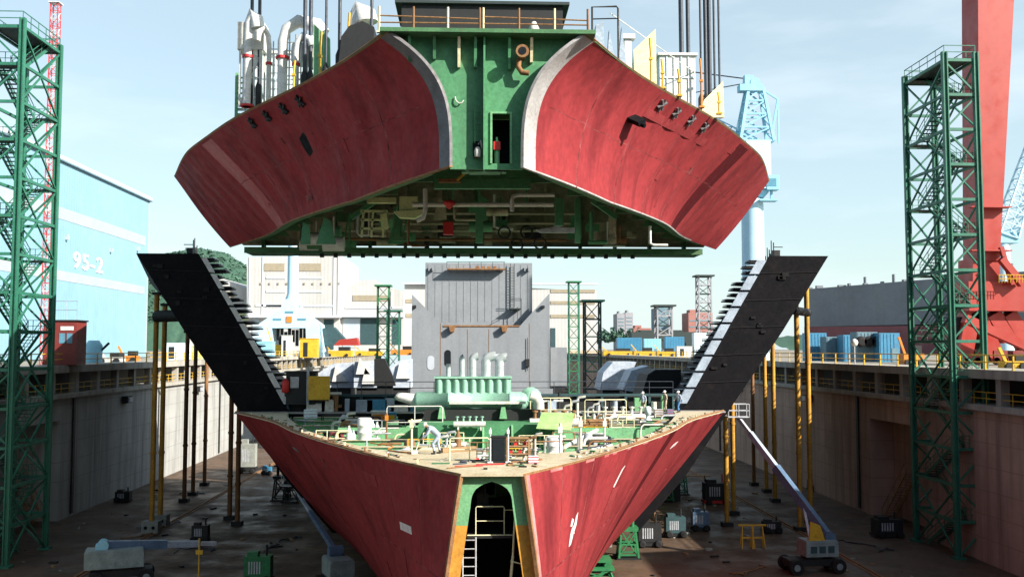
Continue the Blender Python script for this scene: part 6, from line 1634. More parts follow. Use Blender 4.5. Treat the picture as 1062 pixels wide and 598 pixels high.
for px, pyt, d, lab in ((262, 22, 55, 'square white tank on top of the left wing beside the leftmost ventilator'), (318, 45, 53, 'square white tank left of the pale green lifting plate')):
    p = stand(px, d); b = MB(); h = top_z(pyt, d)-p.z
    b.box(p+Vector((0, 0, h*.78)), (1.5, 1.2, h*.3)); [b.beam(p+Vector((sx*.6, sy*.45, 0)), p+Vector((sx*.6, sy*.45, h*.64)), .1) for sx in (-1, 1) for sy in (-1, 1)]; b.beam(p+Vector((-.6, -.45, .1)), p+Vector((.6, -.45, h*.6)), .07); b.build('tank', M['pipewhite'], label=lab, cat='tank')
# thin yellow edge posts
for k, (px, py0, py1, d, lab) in enumerate(((361, 14, 45, 47.5, 'curved yellow edge post on the left by the dark winch gear'), (332, 34, 68, 49.6, 'yellow edge post before the pale green lifting plate'), (305, 64, 92, 51, 'yellow edge post on the left before the pale blue cabin'),
        (675, 36, 75, 48.4, 'yellow edge post before the cream plate left of the white box'), (687, 58, 82, 49.4, 'yellow edge post at the left end of the white box'), (704, 68, 95, 51, 'yellow edge post before the white box'), (727, 57, 105, 53.6, 'orange edge post at the right end of the white box'), (745, 92, 122, 55.2, 'yellow edge post before the cream plate right of the white box'))):
    p = stand(px, d); z1 = top_z(py0, d); b = MB()
    b.path([p, p+Vector((0, 0, (z1-p.z)*.7)), p+Vector((.05 if px < 500 else -.05, 0, z1-p.z))], .06, 6); b.box(p+Vector((0, 0, .05)), (.3, .3, .1)); b.box(p+Vector((0, 0, (z1-p.z)*.55)), (.18, .18, .12)); b.build('edge_post', M['orange'] if px == 727 else M['yellow'], label=lab, cat='post', group='posts on the hanging block edge')
# green stair end at far left edge
t = thing('deck_ladder', stand(246, 58), 'green ladder frame at the far left edge of the hanging block', 'ladder')
b = MB(); p = stand(246, 58.5)
for s in (0, 1.0): b.beam(p+Vector((s, 0, 0)), p+Vector((s, 0, 3.0)), .16)
for i in range(9): b.beam(p+Vector((0, 0, .15+.32*i)), p+Vector((1.0, 0, .15+.32*i)), .09)
b.build('frame', M['green_lt'], t)
b = MB(); [b.tube(p+Vector((1.2*i, 0, 0)), p+Vector((1.2*i, 0, 1.2)), .05, 5) for i in range(1, 6)]; b.tube(p+Vector((0, 0, 1.2)), p+Vector((6.0, 0, 1.2)), .06, 6); b.tube(p+Vector((0, 0, .7)), p+Vector((6, 0, .7)), .04, 6); b.build('rail', M['white'], t)
# wire ropes
ROPES = [(261, 20, 54.6, .10, 'left one of the thin rope pair at the leftmost ventilator'), (269, 20, 54.6, .10, 'right one of the thin rope pair at the leftmost ventilator'), (316, 38, 52.2, .11, 'left one of the thick rope pair above the square white tank'), (322, 38, 52.2, .11, 'right one of the thick rope pair above the square white tank'),
         (338, 42, 50.6, .07, 'thin wire rope above the pale green lifting plate'), (352, 27, 48, .09, 'thin wire rope left of the dark winch gear'), (385, 15, 47.5, .08, 'thin wire rope just left of the dark deck house'),
         (707, 56, 55, .14, 'thick wire rope, left one of the pair over the white box'), (714, 56, 55, .12, 'thick wire rope, right one of the pair over the white box'),
         (727, 92, 56.3, .07, 'leftmost wire of the bundle right of the white box'), (732, 92, 56.3, .12, 'second wire of the bundle right of the white box'), (736, 92, 56.3, .12, 'middle wire of the bundle right of the white box'), (741, 92, 56.3, .07, 'fourth wire of the bundle right of the white box'), (746, 88, 56.3, .07, 'rightmost wire of the bundle right of the white box')]
for px, py, d, r, lab in ROPES:
    p = stand(px, d); top = T(px + (2 if px < 400 else -3), -120, d)
    t = thing('wire_rope', p, lab, 'rope', 'wire ropes lifting the block')
    b = MB(); b.tube(p+Vector((0, 0, 1.4)), top, r, 8); b.build('strand', M['rope'], t)
    b = MB(); b.lathe([(.08, .0), (.2, .1), (.2, 1.2), (r, 1.5)], p, 8); b.build('socket', M['black_gear'], t)
b = MB(); b.tube(T(633, 14, 46), T(720, 75, 54), .03, 5); b.build('slack_line', M['white'], label='thin white slack line over the right shoulder of the hanging block', cat='rope')
p = stand(651, 48); b = MB(); b.box(p+Vector((0, 0, 1.1)), (.35, .3, 2.2)); b.box(p+Vector((0, 0, 2.3)), (.7, .5, .25)); b.build('bollard_post', M['white'], label='white post with a cap left of the cream lifting plate', cat='post')

# ------------------------------------------------------------------ things on the dock floor
def jack(px, py, h, w, label, m=M['jack']):
    p = UZ(px, py, 0); t = thing('support_jack', p, label, 'support', 'green supports under the hull')
    b = MB()
    for sx in (-1, 1):
        for sy in (-1, 1): b.beam(p+Vector((sx*w*.5, sy*w*.4, .12)), p+Vector((sx*w*.36, sy*w*.3, h*.62)), .16)
    for z in (.35, h*.32, h*.62): [b.beam(p+Vector((-w*.45, sy*w*.36, z)), p+Vector((w*.45, sy*w*.36, z)), .13) for sy in (-1, 1)]; [b.beam(p+Vector((sx*w*.45, -w*.36, z)), p+Vector((sx*w*.45, w*.36, z)), .13) for sx in (-1, 1)]
    for sy in (-1, 1): b.beam(p+Vector((-w*.45, sy*w*.38, .35)), p+Vector((w*.4, sy*w*.36, h*.62)), .1); b.beam(p+Vector((w*.45, sy*w*.38, .35)), p+Vector((-w*.4, sy*w*.36, h*.62)), .1)
    b.build('frame', m, t)
    b = MB(); b.box(p+Vector((0, 0, .06)), (w*1.25, w*1.0, .12)); b.build('base_plate', M['black_gear'], t)
    b = MB(); b.box(p+Vector((0, 0, h*.66)), (w*1.0, w*.8, .2)); b.tube(p+Vector((-w*.25, 0, h*.68)), p+Vector((-w*.25, 0, h*.92)), .16, 10); b.tube(p+Vector((w*.25, 0, h*.68)), p+Vector((w*.25, 0, h*.92)), .16, 10); b.box(p+Vector((0, 0, h*.96)), (w*.9, w*.7, .16)); b.build('head', m, t)
    return t
jack(651, 578, 3.7, 1.6, 'tall green support frame standing clear at the right of the red hull')
jack(689, 520, 3.8, 1.8, 'green support farther back under the right side of the red hull')
jack(704, 512, 4.6, 1.8, 'dark green support by the right hull edge, farthest of the visible ones', M['towergreen'])
jack(617, 604, 1.8, 2.6, 'low wide green support at the lower edge below the red hull')
jack(292, 518, 4.0, 1.8, 'dark support under the left side of the red hull', M['black_gear'])
jack(302, 520, 4.4, 1.6, 'second dark support under the left side of the red hull', M['black_gear'])
def blocks(px, py, d_, n, w, h, m, label):
    p = UZ(px, py, 0); b = MB()
    for k in range(n): b.box(p+Vector((0, 0, h/n*(k+.5))), (w*(1-.08*k), w*.7, h/n-.03), .05*(k % 2), k % 2)
    b.build('keel_block', [M['conc_foot'], M['wood']], label=label, cat='keel block', group='keel blocks under the hull')
for k, (px, py, lab) in enumerate(((585, 604, 'stack of keel blocks right of the ochre stern frame'), (625, 566, 'stack of keel blocks left of the tall green support'), (646, 546, 'stack of keel blocks behind the tall green support'), (672, 530, 'stack of keel blocks left of the farther green support'))):
    blocks(px, py, 0, 5, 1.5, 1.9, None, lab)
# keel blocks along the centre line, mostly hidden
for k in range(8):
    y = 42+5*k; b = MB()
    for i in range(4): b.box((XC, y, .25+.48*i), (2.2-.15*i, 1.4, .46), 0, i % 2)
    b.build('keel_block', [M['conc_foot'], M['wood']], label='stack of keel blocks in a row under the middle of the red hull', cat='keel block', group='keel blocks in the centre row')
# planks staging
b = MB(); p = UZ(656, 545, 0)+Vector((0, 0, 2.3)); [b.box(p+Vector((.1*k, .45*k, .03*k)), (5.2, .4, .08), .03*k) for k in range(4)]; [b.beam(p+Vector((x, .7, -.05)), p+Vector((x, .7, -2.28)), .12) for x in (-2.3, 2.3)]; b.build('plank_staging', M['wood'], label='timber plank staging under the right edge of the red hull', cat='staging')
b = MB(); p = UZ(705, 517, 0)+Vector((0, 0, 2.6)); [b.box(p+Vector((.1*k, .4*k, .0)), (7.0, .36, .09), -.02*k) for k in range(3)]; [b.beam(p+Vector((x, .4, -.05)), p+Vector((x, .4, -2.58)), .12) for x in (-3, 3)]; b.build('plank_staging', M['wood'], label='long timber plank staging before the farther green support', cat='staging')
# generators / machines
def machine(px, py, w, h, m, label, m2=None):
    p = UZ(px, py, 0); t = thing('floor_machine', p, label, 'machine', 'machines on the dock floor')
    b = MB(); b.box(p+Vector((0, 0, h*.55)), (w, w*.6, h*.7)); b.box(p+Vector((-w*.2, 0, h*.95)), (w*.4, w*.45, h*.18)); b.build('housing', m, t)
    b = MB(); b.box(p+Vector((0, 0, h*.12)), (w*1.1, w*.65, h*.12)); b.tube(p+Vector((w*.3, 0, h*.9)), p+Vector((w*.3, 0, h*1.25)), .08, 8); b.build('skid', m2 or M['black_gear'], t)
    for sx in (-1, 1):
        b = MB(); b.lathe([(.2, -.12), (.32, -.1), (.32, .1), (.2, .12)], p+Vector((sx*w*.35, -w*.36, .32)), 14, 'y'); b.build('wheel', M['rubber'], t)
    b = MB(); [b.box(p+Vector((-w*.3+w*.1*k, -w*.305, h*.55)), (w*.05, .03, h*.4)) for k in range(5)]; b.build('louvre', M['steel'], t)
machine(742, 522, 2.6, 2.6, M['black_gear'], 'black machine with a red skid left of the inner yellow poles', M['redpaint'])
machine(673, 566, 2.0, 2.2, M['black_gear'], 'black machine right of the tall green support')
machine(700, 556, 1.8, 2.0, M['teal_dk'], 'dark teal machine between the black machine and the blue one')
machine(726, 550, 1.5, 2.0, M['boom'], 'dark blue machine left of the innermost yellow pole')
machine(268, 604, 1.9, 2.2, M['jack'], 'dark green machine at the lower edge left of the red hull')
machine(257, 490, 2.2, 4.4, M['conc_foot'], 'grey tank machine by the inner left poles')
machine(277, 492, 1.2, 1.2, M['boxblue'], 'small blue machine beside the grey tank machine')
machine(208, 562, 1.4, 1.7, M['black_gear'], 'black machine on the left floor behind the left boom lift')
machine(128, 520, 1.6, 1.3, M['black_gear'], 'black heap of a machine at the foot of the left dock wall')
machine(862, 508, 3.2, 1.9, M['conc_foot'], 'pale grey machine at the foot of the right dock wall')
machine(846, 508, 1.8, 1.4, M['black_gear'], 'black machine left of the pale grey one at the right dock wall')
machine(920, 556, 2.4, 1.8, M['black_gear'], 'black machine between the right stair tower and the wall')
machine(800, 552, 1.6, 1.2, M['black_gear'], 'black machine behind the yellow trestles')
# trestles
for k, px in enumerate((775, 786)):
    p = UZ(px, 568, 0); b = MB()
    for sx in (-1, 1):
        for sy in (-1, 1): b.beam(p+Vector((sx*.55, sy*.4, 0.01)), p+Vector((sx*.4, 0, 1.9)), .09)
    b.beam(p+Vector((-.75, 0, 1.95)), p+Vector((.75, 0, 1.95)), .14); b.beam(p+Vector((-.5, -.2, .9)), p+Vector((.5, -.2, .9)), .07); b.beam(p+Vector((-.5, .2, .9)), p+Vector((.5, .2, .9)), .07)
    b.build('trestle', M['yellow'], label=('left' if k == 0 else 'right') + ' of the two yellow trestles on the right floor', cat='trestle', group='yellow trestles')
p = UZ(206, 604, 0); b = MB(); b.tube(p, p+Vector((0, 0, 3.2)), .07, 6); b.box(p+Vector((0, 0, .05)), (.8, .8, .1)); b.box(p+Vector((0, 0, 2.2)), (.5, .1, .3)); b.build('marker_post', M['yellow'], label='thin yellow marker post at the lower left of the dock floor', cat='post')

def boom_lift(base, tip, heading, label, yellow=True, turret_h=1.1, boxdim=(2.6, 1.7, 1.1), basket=True, bs=1.0):
    p = Vector(base); t = thing('boom_lift', p, label, 'boom lift', 'blue boom lifts')
    c, s = math.cos(heading), math.sin(heading); rot = lambda v: Vector((v[0]*c-v[1]*s, v[0]*s+v[1]*c, v[2]))
    for sx in (-1, 1):
        for sy in (-1, 1):
            q = p+rot((sx*1.7, sy*1.0, .55)); a = rot((0, 1, 0))
            b = MB(); b.tube(q-a*.2, q+a*.2, .55, 18); b.tube(q-a*.23, q+a*.23, .25, 12, mi=1); b.build('wheel', [M['rubber'], M['liftbox']], t)
    b = MB(); b.box(p+Vector((0, 0, .8)), (4.2, 1.5, .5), heading); b.box(p+Vector((0, 0, 1.1)), (1.2, 1.2, .25), heading); b.build('chassis', M['black_gear'], t)
    b = MB(); q = p+rot((.5, 0, 1.25+boxdim[2]/2)); b.box(q, boxdim, heading); b.box(q+Vector((0, 0, boxdim[2]/2+.05)), (boxdim[0]*.96, boxdim[1]*.9, .1), heading); b.build('counterweight', M['liftbox'], t)
    b = MB(); [b.box(q+rot((-.7+.7*k, -boxdim[1]/2-.02, 0)), (.5, .04, .5), heading) for k in range(3)]; b.build('panel', M['teal_dk'], t)
    r0 = p+rot((1.3, 0, 1.3+boxdim[2]+.3)); r1 = Vector(tip)
    d = r1-r0
    b = MB(); b.beam(r0, r0+d*.55, .5*bs, .62*bs); b.build('outer_boom', M['boom'], t)
    b = MB(); b.beam(r0+d*.5, r0+d*.85, .36*bs, .46*bs); b.build('inner_boom', M['steel_blue'], t)
    b = MB(); b.beam(r0+d*.82, r1, .24*bs, .3*bs); b.build('fly_boom', M['steel'], t)
    b = MB(); b.tube(r0+rot((0, -.5, 0)), r0+rot((0, .5, 0)), .4, 14); b.box(r0+rot((.1, 0, -.25)), (.8, .9, .7), heading); b.build('boom_foot', M['cyan'] if not basket else M['boom'], t)
    b = MB(); b.beam(p+rot((0, 0, 1.9)), r0+d*.25, .18); b.build('lift_cylinder', M['steel'], t)
    if yellow:
        b = MB(); q2 = p+rot((-.5, -.7, 2.2)); b.prism([q2, q2+rot((1.4, 0, .0)), q2+rot((.9, 0, 1.4)), q2+rot((.15, 0, 1.7))], rot((0, .15, 0))); b.build('side_plate', M['yellow'], t)
    if basket:
        b = MB()
        for z in (0, .55, 1.1):
            cs = [(-.9, -.4), (.9, -.4), (.9, .4), (-.9, .4)]
            for i in range(4): b.beam(r1+Vector((*cs[i], z)), r1+Vector((*cs[(i+1) % 4], z)), .06)
        for x_, y_ in ((-.9, -.4), (.9, -.4), (.9, .4), (-.9, .4), (0, -.4), (0, .4)): b.beam(r1+Vector((x_, y_, 0)), r1+Vector((x_, y_, 1.1)), .05)
        b.box(r1+Vector((0, 0, .02)), (1.8, .8, .06)); b.build('basket', M['steel'], t)
bl = UZ(842, 592, 0)
boom_lift((bl.x, bl.y, 0), U(765, 432, 82), 0.1, 'blue boom lift with raised boom on the right dock floor')
bl = UZ(126, 604, 0)
boom_lift((bl.x, bl.y, 0), (bl.x+6.0, bl.y+3, 2.2), math.pi+.3, 'blue boom lift with its boom folded down on the left dock floor', yellow=False, boxdim=(4.0, 1.8, 1.2), basket=False)
bl = UZ(352, 616, 0)
boom_lift((bl.x, bl.y, 0), U(304, 503, 84), math.pi*.62, 'long blue boom lift reaching under the left hull, base at the lower edge', yellow=False, bs=.6)
for k, (x, y, w_, h_) in enumerate(((50, 57.5, 2.4, 5.2), (50, 61.5, 2.4, 2.6), (50, 67, 2.4, 5.0), (50, 73, 2.4, 2.6))):  # unseen containers, added so their gaps let patches of sun onto the floor
    t = thing('site_container', (x, y, COP-.34), ('tall unseen pair of dark containers added near the right stair tower to break up sunlight', 'single unseen dark container added next to the tall pair to break up sunlight', 'second tall unseen pair of dark containers added on the right quay to break up sunlight', 'single unseen dark container added farthest along the right quay edge to break up sunlight')[k], 'container', 'unseen containers added to dapple the sunlight')
    b = MB(); b.bx(x-1.2, x+1.2, y-1.6, y+1.6, COP-.33, COP-.34+h_); b.build('body', M['cityteal'], t)
    b = MB(); b.bx(x-1.26, x-1.203, y-.5, y+.5, COP-.2, COP+1.8); b.build('door', M['grating'], t)
# rails set in the floor
for x, lab in ((-29.5, 'left'), (30.5, 'right')):
    b = MB(); b.bx(x-.06, x+.06, 10, 400, .004, .14); b.bx(x-.3, x+.3, 10, 400, .003, .05); b.build('floor_rail', M['rustedge'], label=f"rusty crane rail on the dock floor along the {'pale' if x < 0 else 'brown'} wall", cat='rail')
# hoses and scrap on the floor
rr = random.Random(21)
for k in range(9):
    sd = (-1, 1)[k % 2]; x, y = sd*rr.uniform(12, 33), rr.uniform(66, 100); pts = []
    for i in range(14): pts.append((x, y, .06)); x += rr.uniform(-.9, .9)+sd*.2; y += rr.uniform(-1.4, 1.0)
    b = MB(); b.path(pts, .05, 5)
    b.build('floor_hose', M[('rope', 'rustedge', 'boom')[k % 3]], label=f"thin {('dark', 'rusty', 'blue')[k % 3]} hose winding over the {'left' if sd < 0 else 'right'} half of the dock floor", cat='hose', group=f"{('dark', 'rusty', 'blue')[k % 3]} floor hoses, {'left' if sd < 0 else 'right'} half")
b = MB()
for k in range(150):
    sd = rr.choice((-1, 1)); x, y = sd*rr.uniform(9, 38), rr.uniform(60, 125); s = rr.uniform(.08, .32)
    b.box((x, y, s*.25), (s*rr.uniform(.6, 2.5), s, s*.5), rr.uniform(0, 3), rr.randrange(3))
b.build('scrap_litter', [M['wood'], M['conc_foot'], M['black_gear']], label='scattered scrap and offcuts on the dock floor', cat='debris', kind='stuff')

# ------------------------------------------------------------------ people
def person(loc, face, pose, top, legs, hat, label, voxel=.014, hold=None):
    """face: heading angle (0 = looking to +x). joints given in local frame: x forward, y left, z up"""
    t = thing('person', loc, label, 'person', 'workers on the lower deck')
    c, s = math.cos(face), math.sin(face)
    def g(v): return Vector((v[0]*c - v[1]*s, v[0]*s + v[1]*c, v[2]))
    J = {k: Vector(v) for k, v in pose.items()}
    def limb(b, pts, rs, n=10):
        P, Rr = [], []
        for i in range(len(pts)-1):
            for k in range(4):
                u = k/4; P.append(pts[i].lerp(pts[i+1], u)); Rr.append(rs[i]+(rs[i+1]-rs[i])*u)
        P.append(pts[-1]); Rr.append(rs[-1])
        b.path([g(p)+Vector(loc) for p in P], Rr, n)
    b = MB()
    hip, chest, neck, head = J['hip'], J['chest'], J['neck'], J['head']
    limb(b, [hip+Vector((0,0,-.04)), hip.lerp(chest, .45), chest, neck], [.15, .145, .165, .085], 14)
    # shoulders and pelvis width
    limb(b, [J['shL'], J['shR']], [.085, .085]); limb(b, [J['hipL'], J['hipR']], [.11, .11])
    for S in 'LR':
        limb(b, [J['sh'+S], J['el'+S], J['wr'+S]], [.075, .06, .045])
        limb(b, [J['hip'+S], J['kn'+S], J['an'+S]], [.10, .075, .055])
        # foot
        limb(b, [J['an'+S]+Vector((-.05, 0, -.05)), J['an'+S]+Vector((.17, 0, -.06))], [.05, .04], 8)
        # hand: palm, four fingers and thumb
        w = J['wr'+S]; d = (w-J['el'+S]).normalized(); side = Vector((0, 1, 0)) if abs(d.y) < .8 else Vector((1, 0, 0))
        side = (side - d*side.dot(d)).normalized(); up = d.cross(side)
        limb(b, [w, w+d*.09], [.036, .042], 8)
        for f in range(4):
            o = w+d*.085+side*(-.03+.02*f); L_ = (.07, .085, .08, .06)[f]
            limb(b, [o, o+d*L_*.6, o+d*L_*.85+up*.03], [.011, .010, .009], 6)
        limb(b, [w+d*.03+side*.03, w+d*.07+side*.065, w+d*.10+side*.07+up*.02], [.012, .011, .010], 6)
    limb(b, [neck, head], [.058, .06])
    # head: ellipsoid with nose, ears, chin
    hd = (head-neck).normalized(); fw = J['look'].normalized() if 'look' in J else Vector((1, 0, 0)); fw = (fw - hd*fw.dot(hd)).normalized(); sd_ = hd.cross(fw)
    hc = head+hd*.05
    def ell(cn, ra, rb, rc, A, B_, C_, n=12, m=9):
        vs = []
        for j in range(m+1):
            th = math.pi*j/m
            for i in range(n):
                ph = 2*math.pi*i/n; vs.append(g(cn + A*(ra*math.sin(th)*math.cos(ph)) + B_*(rb*math.sin(th)*math.sin(ph)) + C_*(rc*math.cos(th)))+Vector(loc))
        b.add(vs, [(j*n+i, j*n+(i+1) % n, (j+1)*n+(i+1) % n, (j+1)*n+i) for j in range(m) for i in range(n)], 0, True)
    ell(hc, .095, .075, .118, fw, sd_, hd)
    limb(b, [hc+fw*.09+hd*.01, hc+fw*.112-hd*.02], [.012, .018], 6)
    for e in (-1, 1): limb(b, [hc+sd_*e*.078+hd*.015, hc+sd_*e*.082-hd*.025], [.017, .014], 6)
    limb(b, [hc+fw*.06-hd*.075, hc+fw*.085-hd*.085], [.035, .025], 6)
    o = b.build('body', [top, legs, M['skin'], M['boots']], t)
    rm = o.modifiers.new('skin_join', 'REMESH'); rm.mode = 'VOXEL'; rm.voxel_size = voxel; rm.use_smooth_shade = True
    dg = bpy.context.evaluated_depsgraph_get(); me = bpy.data.meshes.new_from_object(o.evaluated_get(dg)); o.modifiers.clear()
    me.materials.clear()
    for m in (top, legs, M['skin'], M['boots']): me.materials.append(m)
    gi = [g(J['wrL']+(J['wrL']-J['elL']).normalized()*.0), g(J['wrR'])]
    ghip = g(hip); ghead = g(hc)
    for p_ in me.polygons:
        cpt = p_.center; mi = 0
        # local un-rotated
        lx, ly, lz = cpt.x*c+cpt.y*s, -cpt.x*s+cpt.y*c, cpt.z
        v = Vector((lx, ly, lz))
        if (v-hc).length < .145 and (v-neck).length > .07: mi = 2
        elif min((v-(J['wr'+S]+(J['wr'+S]-J['el'+S]).normalized()*.1)).length for S in 'LR') < .105: mi = 2
        elif min((v-(J['an'+S]+Vector((.05, 0, -.05)))).length for S in 'LR') < .15: mi = 3
        else:
            seg = min((v-J[a].lerp(J[b2], u)).length for a, b2 in (('hipL', 'knL'), ('knL', 'anL'), ('hipR', 'knR'), ('knR', 'anR')) for u in (0.1, .3, .5, .7, .9, 1))
            tor = min((v-hip.lerp(chest, u)).length for u in (.25, .5, .75, 1))
            if seg < tor: mi = 1
        p_.material_index = mi; p_.use_smooth = True
    o.data = me
    # eyes and mouth
    for e in (-1, 1):
        q = MB(); ec = g(hc+fw*.088+sd_*e*.032+hd*.012)+Vector(loc); q.tube(ec-g(fw)*.006, ec+g(fw)*.006, .011, 8); q.build('eye', M['boots'], o)
    q = MB(); ec = g(hc+fw*.092-hd*.05)+Vector(loc); q.tube(ec-g(sd_)*.022, ec+g(sd_)*.022, .007, 6); q.build('mouth', M['brownred'], o)
    # helmet
    q = MB(); n, m = 16, 6; vs = []
    for j in range(m+1):
        th = math.pi/2*j/m
        for i in range(n):
            ph = 2*math.pi*i/n; vs.append(g(hc+hd*.03 + fw*(.125*math.cos(th)*math.cos(ph)) + sd_*(.105*math.cos(th)*math.sin(ph)) + hd*(.115*math.sin(th)))+Vector(loc))
    q.add(vs, [(j*n+i, j*n+(i+1) % n, (j+1)*n+(i+1) % n, (j+1)*n+i) for j in range(m) for i in range(n)], 0, True)
    br = []
    for r_ in (0, 1):
        for i in range(n):
            ph = 2*math.pi*i/n; ex = (.05*max(0, math.cos(ph))+.018)*r_
            br.append(g(hc+hd*(.03-.008*r_) + fw*((.125+ex)*math.cos(ph)) + sd_*((.105+ex)*math.sin(ph)))+Vector(loc))
    q.add(br, [(i, (i+1) % n, n+(i+1) % n, n+i) for i in range(n)])
    o = q.build('helmet', hat, t); dup_solid(o, .008)
    return t
stand_pose = dict(hip=(0, 0, .92), chest=(.02, 0, 1.25), neck=(.02, 0, 1.46), head=(.04, 0, 1.57), shL=(.02, .19, 1.38), shR=(.02, -.19, 1.38), elL=(.0, .26, 1.10), elR=(.02, -.26, 1.10), wrL=(.1, .25, .88), wrR=(.16, -.22, .92), hipL=(0, .09, .9), hipR=(0, -.09, .9), knL=(.03, .11, .49), knR=(.06, -.11, .49), anL=(0, .12, .11), anR=(.03, -.12, .11), look=(1, 0, -.15))
bend_pose = dict(hip=(-.22, 0, .92), chest=(.10, 0, 1.20), neck=(.27, 0, 1.33), head=(.36, 0, 1.38), shL=(.20, .19, 1.24), shR=(.20, -.19, 1.24), elL=(.34, .24, .98), elR=(.38, -.20, .98), wrL=(.52, .16, .80), wrR=(.56, -.10, .80), hipL=(-.22, .10, .90), hipR=(-.22, -.10, .90), knL=(.06, .14, .50), knR=(-.20, -.14, .50), anL=(-.02, .17, .11), anR=(-.30, -.17, .11), look=(1, 0, -.75))
walk_pose = dict(stand_pose); walk_pose.update(knL=(.2, .10, .5), anL=(.22, .10, .11), knR=(.02, -.1, .49), anR=(-.22, -.1, .12), wrR=(.25, -.25, 1.0), elR=(.02, -.27, 1.1), wrL=(-.05, .27, .86))
pz = ZD+.015
wp = U(450, 471, 47.4); 
person((wp.x, 47.4, pz), math.pi*1.02, bend_pose, M['overall'], M['overall'], M['helmet'], 'worker in grey overalls and white helmet bending forward on the cream deck flange', .011)
# tool in hand of the worker
b = MB(); hp = Vector((wp.x-.66, 47.4, pz)); b.beam(hp+Vector((-.02, 0, .72)), hp+Vector((-.25, -.05, .05)), .04); b.box(hp+Vector((-.27, -.05, .09)), (.3, .12, .16)); b.beam(hp+Vector((-.08, .12, .72)), hp+Vector((.04, -.12, .74)), .035); b.build('grinder_tool', M['pipewhite'], label='off white long handled tool held by the bending worker', cat='tool')
for px, d, face, po, tp, lg, lab in ((667, 76, math.pi*1.3, stand_pose, M['overall'], M['overall_k'], 'worker in grey standing on the right deck flange, leftmost of the three'),
                                  (690, 78, math.pi*1.1, stand_pose, M['overall_k'], M['overall_k'], 'worker in khaki on the right deck flange, middle of the three'),
                                  (704, 77.5, math.pi*1.2, walk_pose, M['overall'], M['denim'], 'worker in blue trousers on the right deck flange, nearest the black wing')):
    p = U(px, 420, d); hb_ = smooth(DECK, d)
    person((min(p.x, XC+hb_-.5), d, pz), face, po, tp, lg, M['helmet'], lab, .02)

# ------------------------------------------------------------------ unseen halls and hull, added only to shade the dock and blocks
t = thing('added_shade_hall', (75, 20, COP-.35), 'unseen long hall added on the right quay beside the viewpoint to shade the dock floor', 'hall')
b = MB(); b.bx(52, 95, -60, 55, COP-.34, 27.5); b.build('wall', M['hall'], t)
b = MB(); b.prism([(51.5, -60.5, 27.503), (95.5, -60.5, 27.503), (73.5, -60.5, 31)], (0, 116, 0)); b.build('roof', M['hallroof'], t)

t = thing('added_shade_hall', (-75, 20, COP-.35), 'unseen long dark hall added on the left quay beside the viewpoint to block sky light', 'hall')  # added out of view to keep sky light off the left red shells
b = MB(); b.bx(-95, -54, -60, 72, COP-.34, 44); b.build('wall', M['cityteal'], t)
b = MB(); b.prism([(-95.5, -60.5, 44.003), (-53.5, -60.5, 44.003), (-74, -60.5, 48)], (0, 133, 0)); b.build('roof', M['hallroof'], t)
t = thing('added_shade_hull', (-2, -36, 0), 'unseen dark hull shape added behind the viewpoint to block sky light', 'ship')  # added out of view to cut horizon light on the left shells
b = MB(); b.prism([(-30, -34, 2), (26, -34, 2), (34, -34, 10), (36, -34, 40), (-40, -34, 40), (-38, -34, 10)], (0, -22, 0)); b.build('hull', M['maroon'], t)
b = MB(); b.bx(-20, 16, -50, -38, 40.01, 56); b.build('deck_house', M['vesselgrey'], t)
b = MB(); [b.bx(-20+6*k, -16+6*k, -54, -36, .01, 1.98) for k in range(6)]; b.build('keel_block', M['conc_foot'], t)
# ------------------------------------------------------------------ light
EL, AZ = R(31), math.atan2(.72, -.50)
Ld = Vector((math.sin(AZ)*math.cos(EL), math.cos(AZ)*math.cos(EL), math.sin(EL)))
sl = bpy.data.lights.new('sun', 'SUN'); sl.energy = 5.0; sl.angle = R(.55); sl.color = (1.0, .94, .84)
so = bpy.data.objects.new('sun', sl); COL.objects.link(so); so.rotation_euler = Ld.to_track_quat('Z', 'Y').to_euler(); so.location = (60, -40, 80)
w = bpy.data.worlds.new('World'); sc.world = w; w.use_nodes = True
nt = w.node_tree; N = nt.nodes; L = nt.links
bg = N['Background']; bg.inputs['Strength'].default_value = .070
sky = N.new('ShaderNodeTexSky'); sky.sky_type = 'NISHITA'; sky.sun_disc = False; sky.sun_elevation = EL; sky.sun_rotation = AZ
sky.altitude = 0; sky.air_density = 1.0; sky.dust_density = 1.2; sky.ozone_density = 1.2
tc = N.new('ShaderNodeTexCoord')
mp = N.new('ShaderNodeMapping'); mp.inputs['Scale'].default_value = (1.0, 1.0, 4.5); L.new(tc.outputs['Generated'], mp.inputs[0])
nz = N.new('ShaderNodeTexNoise'); nz.inputs['Scale'].default_value = 2.6; nz.inputs['Detail'].default_value = 8; nz.inputs['Roughness'].default_value = .55; L.new(mp.outputs[0], nz.inputs['Vector'])
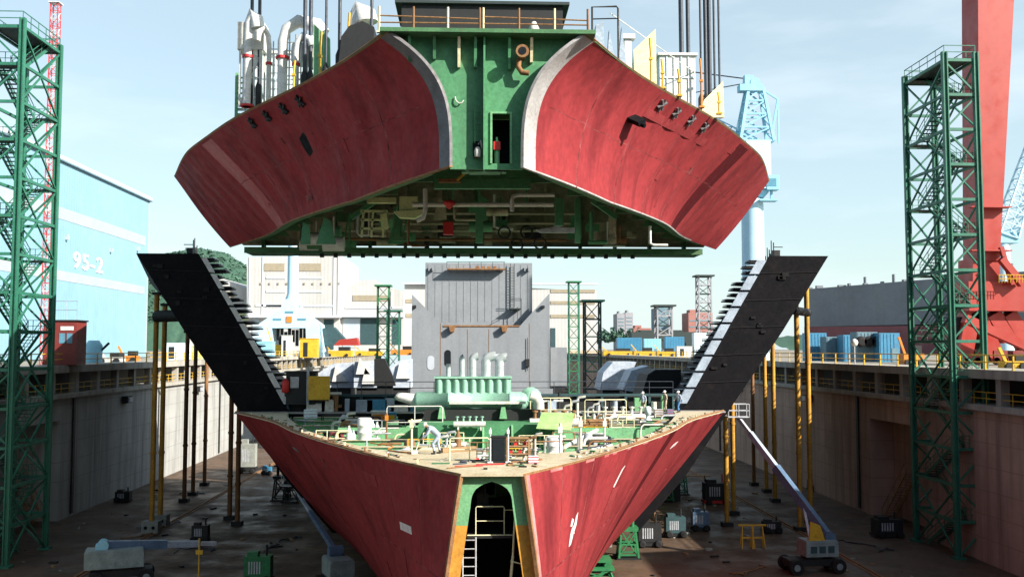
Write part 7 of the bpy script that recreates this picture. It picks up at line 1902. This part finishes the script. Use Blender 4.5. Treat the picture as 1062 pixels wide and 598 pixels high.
mr = N.new('ShaderNodeMapRange'); mr.inputs[1].default_value = .5; mr.inputs[2].default_value = .78; mr.inputs[3].default_value = 0; mr.inputs[4].default_value = .45; L.new(nz.outputs['Fac'], mr.inputs[0])
mx = N.new('ShaderNodeMix'); mx.data_type = 'RGBA'; L.new(mr.outputs[0], mx.inputs[0]); tn = N.new('ShaderNodeMix'); tn.data_type = 'RGBA'; tn.blend_type = 'MULTIPLY'; tn.inputs[0].default_value = 1; L.new(sky.outputs[0], tn.inputs[6]); tn.inputs[7].default_value = (1.18, 1.28, 1.16, 1); L.new(tn.outputs[2], mx.inputs[6]); mx.inputs[7].default_value = (9, 9.3, 9.6, 1)
sx = N.new('ShaderNodeSeparateXYZ'); L.new(tc.outputs['Generated'], sx.inputs[0])
hz = N.new('ShaderNodeMapRange'); hz.interpolation_type = 'SMOOTHSTEP'; hz.inputs[1].default_value = .22; hz.inputs[2].default_value = -.02; hz.inputs[3].default_value = 0; hz.inputs[4].default_value = .7; L.new(sx.outputs[2], hz.inputs[0])
mh = N.new('ShaderNodeMix'); mh.data_type = 'RGBA'; vy = N.new('ShaderNodeMapRange'); vy.interpolation_type = 'SMOOTHSTEP'; vy.inputs[1].default_value = -.2; vy.inputs[2].default_value = .8; vy.inputs[3].default_value = 0; vy.inputs[4].default_value = .42; L.new(sx.outputs[1], vy.inputs[0])
mxx = N.new('ShaderNodeMath'); mxx.operation = 'MAXIMUM'; L.new(hz.outputs[0], mxx.inputs[0]); L.new(vy.outputs[0], mxx.inputs[1]); L.new(mxx.outputs[0], mh.inputs[0]); L.new(mx.outputs[2], mh.inputs[6]); mh.inputs[7].default_value = (6.6, 7.8, 8.3, 1)
L.new(mh.outputs[2], bg.inputs['Color'])
vs_ = sc.view_settings; sc.display_settings.display_device = 'sRGB'; vs_.view_transform = 'Standard'; vs_.look = 'None'; vs_.exposure = 1.07; vs_.gamma = 1.0; vs_.use_curve_mapping = False
sc.cycles.max_bounces = 6; sc.cycles.diffuse_bounces = 3; sc.cycles.glossy_bounces = 2; sc.cycles.use_denoising = True
